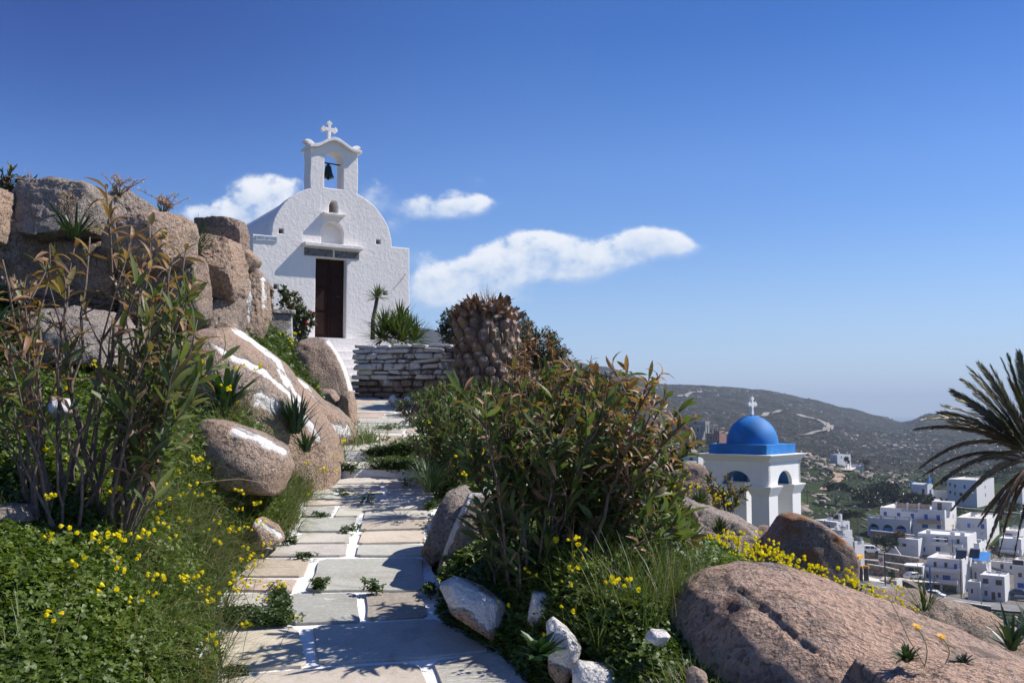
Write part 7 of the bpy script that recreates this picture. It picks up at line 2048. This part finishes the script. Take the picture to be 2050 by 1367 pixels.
        mb = MB(); mb.tube([(.46, -.1, 1.2), (.62, -.2, .7), (.5, -.2, .2)], .03, 5); mb.build('hose', M['tyre'], t)
    c = P(1764, 1130, 205)
    t = thing('station_sign', 'white filling station sign with a red and yellow shell on a pole', 'sign', (c[0], c[1], c[2] - 7), -R(30))
    mb = MB(); mb.box((-.5, -.12, 7.0), (.5, .12, 8.85)); bd = mb.build('sign_board', M['vanwhite'], t)
    shell = lambda s: [(-.13 * s, -.36 * s), (.13 * s, -.36 * s), (.16 * s, -.22 * s), (.34 * s, -.14 * s)] + [(.40 * s * math.cos(a) * (1 + .04 * math.cos(a * 14)), .40 * s * math.sin(a) * (1 + .04 * math.cos(a * 14))) for a in np.linspace(.0, math.pi, 29)] + [(-.34 * s, -.14 * s), (-.16 * s, -.22 * s)]
    for s_, y, m_ in ((1.05, -.14, 'red'), (.82, -.16, 'yellow')):
        V, Fc = plate(shell(s_), [], .03); mesh_np('shell_emblem', np.c_[V[:, 0], y - V[:, 2], V[:, 1] + 7.95], Fc, M[m_], bd, local=True)
    mb = MB()
    for k in range(5): a = math.pi * (k + 1) / 6; mb.tube([(0, -.185, 7.68), (.30 * math.cos(a), -.185, 7.95 + .30 * math.sin(a))], .014, 4)
    mb.build('shell_ribs', M['red'], bd)
    mb = MB(); mb.tube([(.62, 0, -4), (.62, 0, 8.9)], .07, 8); mb.build('pole', M['pole'], t)
    # garage with flat roof and dark opening
    c = P(1853, 1131, 229)
    t = thing('garage', 'open flat-roofed white garage left of the three-storey house', 'garage', (c[0], c[1], c[2] - 3), -R(36))
    w = 38 * 229 / F / 1.05
    mb = MB(); mb.box((-w, -2.5, 2.7), (0, 3, 3.0)); mb.build('roof', M['house'], t)
    V, Fc = plate([(-5.5, -3), (3, -3), (3, 3), (-2.5, 3), (-5.5, 1.2)], [], .3); mesh_np('side_wall', np.c_[-w - .15 + V[:, 2], V[:, 0], V[:, 1]], Fc, M['house'], t, local=True)
    mb = MB(); mb.box((-w, 2.7, -3), (0, 3.0, 2.7)); mb.build('back_wall', M['house_grey'], t)
    mb = MB(); mb.box((-.3, -2.5, -3), (0, 2.7, 2.7)); mb.build('end_wall', M['house'], t)

    # upper houses
    h = House('house', 'large white two-storey house on the slope at right below the green field', 'house', 1954.6, 960.7, 318, 60, 36, 50, 44)
    clutter(h, 416, 2)
    for q in ((1902, 969, 3.5, 6), (1912, 972, 3.5, 6), (1902.5, 984.5, 3.5, 6), (1912, 987.6, 3, 6), (1924, 989, 6, 6)): h.win(*q, 'glass')
    h.win(1931, 974, 4, 7); h.win(1972, 974, 1.6, 5, 'shutter', face='side'); h.win(1973, 990, 1.6, 6, 'glass', face='side'); h.balcony(1918, 1950, 977, 986, 1.6)
    h = House('house', 'white house farther right on the same slope partly behind fronds', 'house', 2046, 974, 324, 38, 14, 32, 44)
    clutter(h, 417, 3)
    h.win(2020, 986, 5, 5, 'glass'); h.win(2037, 986, 5, 6, 'brown_wood')
    h = House('house', 'white house on the ridge end with a bright sunlit side', 'house', 1676, 910, 478, 14, 27, 18, 62, roof='house')
    h.win(1669, 916, 3, 4, 'lightblue'); h.win(1684.8, 914.8, 1.6, 4, 'lightblue', face='side'); h.win(1693, 915.5, 2, 5, 'glass', face='side')
    mb = MB(); mb.box((-.9, 1.5, h.h - .3), (-.3, 2.1, h.h + 1.3)); mb.build('chimney', M['house'], h.t)
    c = P(1717, 934, 470)
    t = thing('terrace_wall', 'low white terrace wall with arches below the ridge house', 'wall', tuple(c), -R(15))
    V, Fc = plate([(-2.8, -2), (2.8, -2), (2.8, 1.6), (1.4, 1.6), (1.2, 1.1), (-2.6, 1.2), (-2.8, 2.2)], [[(.9, -.4), (1.9, -.4)] + arc_pts(1.4, .3, .5, .5, 0, 180, 10), [(2.05, -.4), (2.6, -.4), (2.6, .6), (2.05, .6)]], .4)
    mesh_np('arcade', np.c_[V[:, 0], -V[:, 2], V[:, 1]], Fc, M['house'], t, local=True)
    # little blue and white chapel on the valley road
    d = 338; C = P(1856.5, 972.5, d); ph = R(52)
    t = thing('valley_chapel', 'tiny white chapel with blue vault edge and belfry in the valley', 'chapel', (C[0], C[1], C[2] - 3.6), -ph)
    w = 32 * d / F / (math.cos(ph) + .417 * math.sin(ph)); dp = 11.5 * d / F / (math.sin(ph) - .417 * math.cos(ph))
    prof = [(0, -3), (dp, -3), (dp, 3.4)] + arc_pts(dp / 2, 3.4, dp / 2, .95, 0, 180, 14)[1:-1] + [(0, 3.4)]
    V, Fc = plate(prof, [], w)
    mesh_np('nave', np.c_[-w / 2 + V[:, 2], V[:, 0], V[:, 1]], Fc, M['house'], t, local=True)
    V, Fc = plate([(-.12, 3.2)] + [(-.12, 3.45)] + arc_pts(dp / 2, 3.45, dp / 2 + .12, 1.12, 180, 0, 14) + [(dp + .12, 3.2)] + arc_pts(dp / 2, 3.3, dp / 2 - .1, .9, 0, 180, 14), [], .5)
    mesh_np('blue_edge', np.c_[-w - .2 + V[:, 2], V[:, 0], V[:, 1]], Fc, M['lightblue'], t, local=True)
    V, Fc = plate([(dp / 2 - .8, 3.9), (dp / 2 + .8, 3.9), (dp / 2 + .8, 5.6), (dp / 2, 6.4), (dp / 2 - .8, 5.6)], [[(dp / 2 - .4, 4.5), (dp / 2 + .4, 4.5)] + arc_pts(dp / 2, 5.1, .4, .4, 0, 180, 10)], .5)
    mesh_np('belfry', np.c_[-.3 + V[:, 2], V[:, 0], V[:, 1]], Fc, M['lightblue'], t, local=True)
    mb = MB(); mb.box((-.36, dp / 2 - .05, 6.4), (-.24, dp / 2 + .05, 7.4)); mb.box((-.36, dp / 2 - .3, 6.9), (-.24, dp / 2 + .3, 7.0)); mb.build('cross', M['vanwhite'], t)
    mb = MB(); mb.box((-.02, dp / 2 - .55, -.2), (.05, dp / 2 + .55, 2.3)); mb.build('door', M['shutter'], t)
    mb = MB(); mb.box((-w * .34, -.05, 1.0), (-w * .34 + .9, .02, 2.5)); mb.build('window', M['glass'], t)
    # unfinished houses on the middle ridge
    h = House('house_shell', 'unfinished grey concrete house frame on the ridge left of the blue dome', 'house', 1404, 853, 520, 20, 8, 14, 40, m='concrete', roof='concrete', parapet=0); h.win(1397, 860, 6, 7, 'glass'); h.win(1388, 860, 6, 8, 'ink')
    mb = MB(); 
    for x in (.6, 3.4, 6.2): mb.box((x, 0, -2), (x + .35, .35, h.h + .4)); mb.box((x, 5, -2), (x + .35, 5.35, h.h + .4))
    mb.box((.3, -.3, h.h + .4), (6.9, 5.6, h.h + .7)); mb.build('concrete_frame', M['concrete'], h.t)
    h = House('house_shell', 'long grey concrete roofs behind the unfinished frame on the ridge', 'house', 1412, 843, 590, 34, 8, 7, 40, m='concrete', roof='concrete', parapet=0); h.win(1392, 846, 8, 4, 'glass')
    h = House('house_shell', 'unfinished red brick house left of the blue dome', 'house', 1440, 868, 480, 26, 14, 18, 40, m='brick', roof='concrete', parapet=.9)
    h.win(1423, 876, 6, 6, 'ink'); h.win(1434, 877, 5, 6, 'ink'); h.win(1447, 875, 2, 6, 'ink', face='side')
    mb = MB(); mb.box((-3.5, 1, h.h - .8), (-.5, 4, h.h + 1.4)); mb.build('upper_wall', M['brick'], h.t)
    h = House('house', 'low flat-roofed house half hidden left of the bell tower', 'house', 1398, 914, 330, 30, 10, 8, 36, m='house_grey'); h.win(1384, 918, 8, 4, 'glass')
    h = House('house', 'small white house corner peeping out left of the bell tower', 'house', 1416, 932, 260, 10, 8, 10, 36)
    h = House('shed', 'low stone shed with pale roof on the green slope', 'shed', 1651, 990, 338, 22, 5, 5, 30, m='stonewall', roof='roof_pale', parapet=0)

    # retaining walls: each a run of stone wall with a pale coping
    def rwall(label, pts, hpx, cap=True, m='stonewall'):
        q = [P(*p) for p in pts]
        t = thing('retaining_wall', label, 'wall', tuple(q[0]))
        mb = MB(); mc = MB()
        for a, b in zip(q[:-1], q[1:]):
            a = a - q[0]; b = b - q[0]; dv = unit(np.array([b[0] - a[0], b[1] - a[1], 0])); nv = np.array([-dv[1], dv[0], 0]) * .25
            hh = hpx * pts[0][2] / F
            lo = np.array([0, 0, -hh - 2.0])
            V = [a - nv + lo, b - nv + lo, b + nv + lo, a + nv + lo, a - nv, b - nv, b + nv, a + nv]
            Fc = [(0, 3, 2, 1), (4, 5, 6, 7), (0, 1, 5, 4), (1, 2, 6, 5), (2, 3, 7, 6), (3, 0, 4, 7)]
            mb.add(V, Fc)
            nv2 = nv * 1.35; up = np.array([0, 0, .01]); up2 = np.array([0, 0, .22])
            V = [a - nv2 + up, b - nv2 + up, b + nv2 + up, a + nv2 + up, a - nv2 + up2, b - nv2 + up2, b + nv2 + up2, a + nv2 + up2]; mc.add(V, Fc)
        mb.build('wall', M[m], t); mc.build('coping', M['roof_pale'], t)
    rwall('upper brown retaining wall under the white van', [(1728, 1104, 236), (1760, 1107, 235), (1800, 1112, 234), (1840, 1118, 233)], 9)
    rwall('second brown terrace wall behind the filling station sign', [(1718, 1119, 228), (1760, 1124, 227), (1810, 1131, 226)], 8)
    rwall('lowest brown terrace wall behind the station yard', [(1736, 1130, 221), (1770, 1135, 220), (1800, 1142, 219)], 6)
    rwall('long brown parapet wall along the near side of the village road', [(1765, 1177, 196), (1800, 1181, 195), (1850, 1192, 194), (1900, 1202, 193), (1950, 1210, 192), (1984, 1215, 191)], 11)
    rwall('white boundary wall behind the tiny chapel', [(1868, 982, 344), (1885, 983, 343), (1898, 984, 342)], 3, m='house')
    rwall('dark stone terrace wall below the large slope house', [(1890, 1011, 306), (1930, 1017, 304), (1990, 1023, 302), (2060, 1030, 300)], 12)
    rwall('stone wall below the hotel porch', [(1742, 1062, 250), (1780, 1066, 249), (1832, 1072, 248)], 9)
    c = P(1795, 1162, 208)
    t = thing('planter', 'raised grey planter wall with a small tree by the station yard', 'planter', tuple(c), -R(36))
    mb = MB(); mb.box((-3.4, 0, -2.5), (0, .25, .0)); mb.box((-.25, .25, -2.5), (0, 4.2, 0)); mb.box((-3.4, .25, -2.5), (-3.15, 4.2, 0)); mb.build('planter_wall', M['house_grey'], t)
    mb = MB(); mb.box((-3.14, .26, -2.5), (-.26, 4.2, -.2)); mb.build('planter_soil', M['dirt'], t)
    # white van
    c = P(1743, 1105, 232)
    t = thing('van', 'white van parked above the brown retaining wall', 'van', (c[0], c[1], c[2] - .2), -R(14))
    sil = [(-2.0, .35), (1.9, .35), (2.05, .8), (1.55, 1.05), (.95, 1.62), (.5, 1.78), (-1.75, 1.82), (-2.0, 1.5)]
    V, Fc = plate(sil, [], 1.7, .06); mesh_np('body', np.c_[V[:, 0], V[:, 2], V[:, 1]], Fc, M['vanwhite'], t, local=True)
    for o_, nm in (([(-.1, 1.12), (.75, 1.12), (.72, 1.5), (.4, 1.66), (-.1, 1.66)], 'window'), ([(-1.2, 1.12), (-.25, 1.12), (-.25, 1.66), (-1.2, 1.66)], 'window'), ([(.95, 1.1), (1.38, 1.1), (.98, 1.5), (.88, 1.5)], 'window')):
        V, Fc = plate(o_, [], 1.74); mesh_np(nm, np.c_[V[:, 0], V[:, 2], V[:, 1]], Fc, M['glass'], t, local=True)
    for x in (-1.25, 1.25):
        for y in (-.8, .8):
            mb = MB(); mb.tube([(x, y - .1, .33), (x, y + .1, .33)], .33, 16); mb.build('wheel', M['tyre'], t)
    for (px, py, d, nm, lb, m_, rz) in ((1871, 1196, 199, 'parked_car', 'white hatchback parked at the foot of the three-storey house', 'vanwhite', -36), (2042, 1192, 216, 'parked_car', 'dark blue car parked at the foot of the right-edge house', 'carblue', -36), (1828, 1158, 216, 'parked_car', 'grey car standing in front of the open garage', 'metal', 20)):
        c = P(px, py, d)
        t = thing(nm, lb, 'car', (c[0], c[1], c[2]), R(rz))
        V, Fc = plate([(-1.95, .3), (1.95, .3), (2.0, .72), (1.15, .92), (.55, 1.42), (-1.0, 1.46), (-1.8, .98), (-2.0, .8)], [], 1.6, .06); mesh_np('body', np.c_[V[:, 0], V[:, 2], V[:, 1]], Fc, M[m_], t, local=True)
        V, Fc = plate([(-1.35, .95), (.9, .95), (.48, 1.34), (-.95, 1.37)], [], 1.63); mesh_np('window', np.c_[V[:, 0], V[:, 2], V[:, 1]], Fc, M['glass'], t, local=True)
        for x in (-1.2, 1.2):
            for y in (-.75, .75):
                mb = MB(); mb.tube([(x, y - .09, .3), (x, y + .09, .3)], .3, 14); mb.build('wheel', M['tyre'], t)
    # poles and lamps
    def pole(label, px, py0, py1, d, r=.11, arm=False, m='pole', cat='pole', name='utility_pole', lamp=False):
        a = P(px, py1, d); b = P(px, py0, d); H = b[2] - a[2]
        t = thing(name, label, cat, tuple(a))
        mb = MB(); mb.tube([(0, 0, -3), (0, 0, H)], [r, r * .75], 7); mb.build('post', M[m], t)
        if arm:
            mb = MB(); mb.box((-.9, -.06, H - .5), (.9, .06, H - .36))
            mb.build('crossarm', M[m], t)
            for x in (-.8, 0, .8): mb = MB(); mb.tube([(x, 0, H - .36), (x, 0, H - .1)], .05, 6); mb.build('insulator', M['metal'], t)
        if lamp:
            mb = MB(); mb.tube([(0, 0, H), (.3, 0, H + .35), (1.3, 0, H + .4)], .05, 6); mb.build('lamp_arm', M[m], t)
            mb = MB(); mb.box((.9, -.12, H + .28), (1.6, .12, H + .4)); mb.build('lamp_head', M['metal'], t)
    pole('dark utility pole beside the filling station sign', 1773, 1104, 1180, 203, .13)
    pole('blue painted pole in front of the three-storey house', 1863, 1134, 1192, 197, .17, m='shutter')
    pole('brown pole at the corner of the three-storey house', 1924, 1116, 1186, 212, .11)
    pole('grey street lamp in front of the low white wing', 1965, 1176, 1214, 194, .12, m='metal', cat='street lamp', name='street_lamp', lamp=True)
    pole('pole with wires on the roof line of the apartment house', 1907, 1078, 1098, 232, .09, arm=True)
    pole('tall utility pole on the field left of the palm fronds', 1868, 903, 962, 400, .16, arm=True)
    pole('utility pole on the rocky slope right of the ridge house', 1751, 936, 960, 440, .14, arm=True)
    pole('thin pole on the slope below the ridge house', 1701, 928, 947, 455, .12)
    pole('second thin pole below the ridge house', 1724, 934, 962, 440, .12)
    pole('pole on the green slope just right of the bell tower', 1616, 962, 998, 300, .13, arm=True)
    pole('tall pole on the slope above the hotel', 1719, 1030, 1066, 238, .12)
    pole('utility pole on the skyline of the middle ridge', 1649, 882, 906, 500, .14, arm=True)
    pole('dark pole in front of the terrace house by the boulder', 1652, 1040, 1075, 215, .10)
    pole('thin white post at the station forecourt', 1739, 1127, 1168, 200, .08, m='metal')
village()

def hit(px, py, d0, d1, fz_):
    ds = np.linspace(d0, d1, 900)
    q = P(px, py, 1.0)[None] * ds[:, None]
    k = np.nonzero(q[:, 2] <= fz_(q[:, 0], q[:, 1]))[0]
    return q[k[0]] if len(k) else q[-1]
def ribbon(name, pts, w, m, fz_, lift=.3):
    pts = np.array(pts); o = []
    for a, b in zip(pts[:-1], pts[1:]):
        k = max(2, int(np.linalg.norm(b - a) / 4))
        for j in range(k): o.append(a + (b - a) * j / k)
    o = np.array(o + [pts[-1]]); 
    for _ in range(4): o[1:-1] = (o[:-2] + o[1:-1] * 2 + o[2:]) / 4
    t = unit(np.gradient(o[:, :2], axis=0)); nrm = np.c_[-t[:, 1], t[:, 0]]
    V = []
    S_ = np.linspace(-.5, .5, 7)
    zz = np.max([fz_(o[:, 0] + nrm[:, 0] * w * s, o[:, 1] + nrm[:, 1] * w * s) for s in S_], 0) + lift
    for s in S_: V.append(np.c_[o[:, :2] + nrm * w * s, np.maximum(zz, 0 * zz - 1e9)])
    V = np.stack(V, 1); n, k = V.shape[:2]
    a = np.arange(n * k).reshape(n, k)
    Fq = np.stack([a[:-1, :-1], a[:-1, 1:], a[1:, 1:], a[1:, :-1]], -1).reshape(-1, 4)
    tag(mesh_np(name, V.reshape(-1, 3), Fq, m, local=True), kind='structure')
gv = lambda x, y: gz(x, y)
ribbon('village_road', [P(px, py, d) for px, py, d in [(1660, 1168, 205), (1720, 1170, 204), (1780, 1174, 202), (1840, 1186, 200), (1900, 1198, 198), (1960, 1207, 196), (2050, 1214, 195), (2150, 1225, 194)]], 7.5, M['asphalt'], gv, .35)
ribbon('station_yard', [P(px, py, d) for px, py, d in [(1700, 1150, 209), (1740, 1153, 208), (1775, 1156, 207)]], 10, M['roof_pale'], gv, .3)
ribbon('parking_yard', [P(px, py, d) for px, py, d in [(1802, 1168, 214), (1825, 1166, 217), (1842, 1164, 220)]], 9, M['roof_pale'], gv, .4)
ribbon('dirt_track', [hit(px, py, 280, 560, gv) for px, py in [(1652, 983), (1656, 976), (1662, 971), (1673, 966), (1681, 958), (1683, 953), (1677, 949.6), (1668, 946.5), (1656, 945)]], 4.0, M['dirt'], gv, .25)
ribbon('house_drive', [hit(px, py, 380, 520, gv) for px, py in [(1694, 944), (1703, 938), (1712, 936), (1722, 937)]], 5.0, M['roof_pale'], gv, .3)
ribbon('chapel_yard', [P(px, py, d) for px, py, d in [(1862, 998, 332), (1875, 996, 333), (1888, 994, 334)]], 11, M['roof_pale'], gv, .3)
M['hilltrack'] = simple('pale_hill_track', (.30, .27, .22), .95, .2, .05)
for L in ([(1361, 795.6), (1375, 791), (1390, 787), (1402, 784)], [(1505, 838), (1522, 833.6), (1545, 828), (1566, 823)], [(1598, 831), (1625, 838), (1654, 847), (1663, 855.6), (1655, 862), (1645, 866), (1622, 869), (1600, 873)]):
    ribbon('hill_track', [hit(px, py, 700, 2400, hill_z) for px, py in L], 8.0, M['hilltrack'], hill_z, .8)

# ---- trees and bushes that stand out in the valley
def vbush(label, lumps, d, seed, n=700, leaf=.8, c=((.020, .028, .016), (.045, .055, .028)), name='tree', cat_group=None):
    bl = [blob(px, py, d, rx, ry) for px, py, rx, ry in lumps]
    px, py, rx, ry = lumps[0]
    foot = P(px, py + ry, d); foot[2] = min(foot[2], gz(foot[0], foot[1])[0] + .3)
    t = shrub(label, foot, bl, seed, n, leaf, c, name, cat_group, aspect=.6, stems=5)
    t['category'] = 'tree' if name == 'tree' else 'bush'
vbush('largest dark evergreen thicket left of the tiny valley chapel', [(1765, 980, 34, 18), (1740, 992, 30, 14), (1785, 992, 24, 14)], 322, 201, 2200, .9)
vbush('dark bush clump with rounded top before the hotel slope', [(1725, 995, 22, 12), (1745, 1000, 16, 9)], 300, 202, 1100, .8, ((.03, .034, .02), (.06, .06, .032)))
vbush('dark bush line in front of the tiny valley chapel', [(1832, 998, 26, 12), (1855, 1002, 18, 9), (1815, 1004, 16, 8)], 318, 203, 1500, .8)
vbush('small dark tree at the corner of the tiny valley chapel', [(1862, 996, 6, 7)], 326, 204, 350, .6)
vbush('brown leafless tree on the slope right of the ridge house', [(1732, 926, 10, 7)], 440, 205, 320, .8, ((.10, .075, .055), (.15, .11, .08)))
vbush('round dark tree in front of the ridge house', [(1694, 922, 5, 6)], 466, 206, 260, .8)
vbush('dark bush left of the dirt track bend', [(1671, 974, 22, 8), (1690, 977, 16, 7)], 318, 207, 1000, .8)
vbush('dark bush above the terrace house roofs', [(1700, 1030, 24, 9), (1684, 1034, 14, 7)], 252, 208, 900, .7)
vbush('reddish brown bush left of the apartment house', [(1795, 1070, 12, 8), (1805, 1074, 8, 6)], 246, 209, 500, .6, ((.10, .05, .03), (.16, .085, .05)))
vbush('dark green garden trees between van and apartment house', [(1775, 1084, 16, 11), (1758, 1086, 12, 9), (1790, 1090, 9, 8)], 243, 210, 1000, .6, ((.018, .034, .014), (.045, .065, .025)))
vbush('bright green hedge behind the single-storey house', [(1945, 1030, 34, 7), (1970, 1034, 22, 6), (1990, 1050, 16, 8)], 275, 211, 1500, .7, ((.045, .08, .02), (.09, .13, .035)))
vbush('small pale tree in the planter', [(1781, 1150, 10, 9)], 206, 212, 260, .5, ((.03, .055, .035), (.07, .10, .06)))
vbush('bushes between the slope houses at right', [(2000, 1003, 14, 10), (2030, 1012, 20, 9)], 312, 213, 700, .7)
vbush('dark hedge line below the green field at right', [(1990, 946, 40, 5), (1935, 948, 30, 5), (2040, 940, 30, 5)], 400, 214, 1500, .9)
vbush('dark thicket left of the unfinished brick house', [(1380, 880, 16, 12), (1392, 893, 12, 10)], 420, 215, 800, .9)
vbush('brownish bush in the garden below the two-storey cube house roof', [(1986, 1098, 10, 8), (1998, 1112, 8, 6)], 240, 216, 400, .5, ((.05, .05, .03), (.10, .08, .05)))

# ---- scrub and boulders strewn over the slopes (beyond counting)
def strew(name, label, pts, seed, s0, s1, kind='rock', c=None):
    r = np.random.default_rng(seed); N = len(pts)
    if kind == 'rock':
        D, Fi = ico(1)
        sz = s0 * (s1 / s0) ** (r.random(N) ** 1.8)
        sc = np.stack([sz * r.uniform(.8, 1.9, N), sz * r.uniform(.7, 1.4, N), sz * r.uniform(.35, .75, N)], 1)
        a = r.uniform(0, 6.28, N)
        V = D[None] * (1 + .22 * r.normal(0, 1, (N, len(D), 1))) * sc[:, None]
        ca, sa = np.cos(a)[:, None], np.sin(a)[:, None]
        V = np.stack([V[..., 0] * ca - V[..., 1] * sa, V[..., 0] * sa + V[..., 1] * ca, V[..., 2] + V[..., 0] * .25], -1) + pts[:, None]
        Fq = Fi[None] + (np.arange(N) * len(D))[:, None, None]
        o = mesh_np(name, V.reshape(-1, 3), Fq.reshape(-1, 3), M['far_rock'], local=True)
    else:
        k = 26
        sz = s0 * (s1 / s0) ** (r.random(N) ** 1.5)
        p = np.repeat(pts, k, 0); S_ = np.repeat(sz, k)
        dr = unit(r.normal(0, 1, (N * k, 3))); dr[:, 2] = np.abs(dr[:, 2]) * .75
        p = p + dr * (S_ * r.uniform(.5, 1, N * k) ** .5)[:, None] * np.array([1.2, 1.2, .8])
        V, Fq, nv = strips(p, dr + r.normal(0, .7, (N * k, 3)), r.normal(0, 1, (N * k, 3)), S_ * r.uniform(.35, .6, N * k), S_ * .36, [(0, .4), (.5, 1), (1, .2)], .3)
        cc = np.array(c[0]) + (np.array(c[1]) - np.array(c[0])) * r.random((N, 1))
        o = mesh_np(name, V, Fq, M['shrub'], col=np.repeat(cc, k * nv, 0), local=True)
    tag(o, label, 'rocks' if kind == 'rock' else 'scrub', kind='stuff')
M['far_rock'] = simple('valley_boulder', (.24, .20, .165), .9, .35, .35, .5, 1.5)
def vpts(n, d0, d1, px0, px1, seed, fz_, dens):
    r = np.random.default_rng(seed)
    y = d0 * (d1 / d0) ** r.random(n); px = r.uniform(px0, px1, n); x = (px - 1025) / F * y
    k = r.random(n) < dens(px, y, x)
    x, y = x[k], y[k]
    return np.c_[x, y, fz_(x, y)]
nzv = lambda x, y, s, sd: fbm(np.c_[x, y, 0 * x] * s, 3, sd)
blocked = lambda px, y: ~(((px > 1640) & (y > 188) & (y < 275)) | ((px > 1880) & (y > 290) & (y < 350)))
strew('valley_boulders', 'pale boulders strewn over the valley slopes', vpts(9000, 95, 610, 1300, 2150, 301, gv, lambda px, y, x: blocked(px, y) * (.18 + .9 * sst(nzv(x, y, .02, 61), .0, .35)) * (1 - .75 * sst(px, 1780, 1860))), 302, .35, 2.6)
strew('valley_scrub', 'dark low scrub dotted over the valley slopes', vpts(4200, 95, 610, 1300, 2150, 303, gv, lambda px, y, x: blocked(px, y) * (.25 + .8 * sst(nzv(x, y, .02, 63), -.1, .3)) * (1 - .6 * sst(px, 1860, 1920))), 304, .5, 2.2, 'scrub', ((.022, .032, .014), (.055, .062, .028)))
strew('hill_boulders', 'pale rock outcrops strewn over the far hillside', vpts(6500, 640, 2000, 1080, 2150, 305, hill_z, lambda px, y, x: .12 + .9 * sst(nzv(x, y, .008, 65), .0, .4)), 306, .6, 3.0)
strew('hill_scrub', 'dark scrub over the far hillside', vpts(5200, 640, 1900, 1080, 2150, 307, hill_z, lambda px, y, x: .25 + .8 * sst(nzv(x, y, .01, 67), -.1, .3)), 308, 1.0, 3.2, 'scrub', ((.03, .032, .02), (.055, .055, .035)))

# ------------------------------------------------------------------ air
def haze():
    m = bpy.data.materials.new('haze'); m.use_nodes = True
    t = m.node_tree; t.nodes.clear(); T = NT(t)
    out = T.n('ShaderNodeOutputMaterial'); v = T.n('ShaderNodeVolumePrincipled')
    v.inputs['Color'].default_value = (0.70, 0.84, 1.0, 1)
    v.inputs['Density'].default_value = HAZE
    v.inputs['Anisotropy'].default_value = 0.0
    T.l(v.outputs[0], out.inputs['Volume'])
    bpy.context.view_layer.update()
    lo, hi = 0.0, 0.0
    for q in SC.objects:
        if q.type == 'MESH':
            for cc in q.bound_box: zz = (q.matrix_world @ Vector(cc)).z; lo = min(lo, zz); hi = max(hi, zz)
    mb = MB(); mb.box((-15500, -600, lo - 1), (15500, 16500, hi + 3))
    o = mb.build('haze', m, None)
    tag(o, 'thin summer haze filling the valley air', 'haze', kind='stuff')
HAZE = 0.00016
if HAZE: haze()
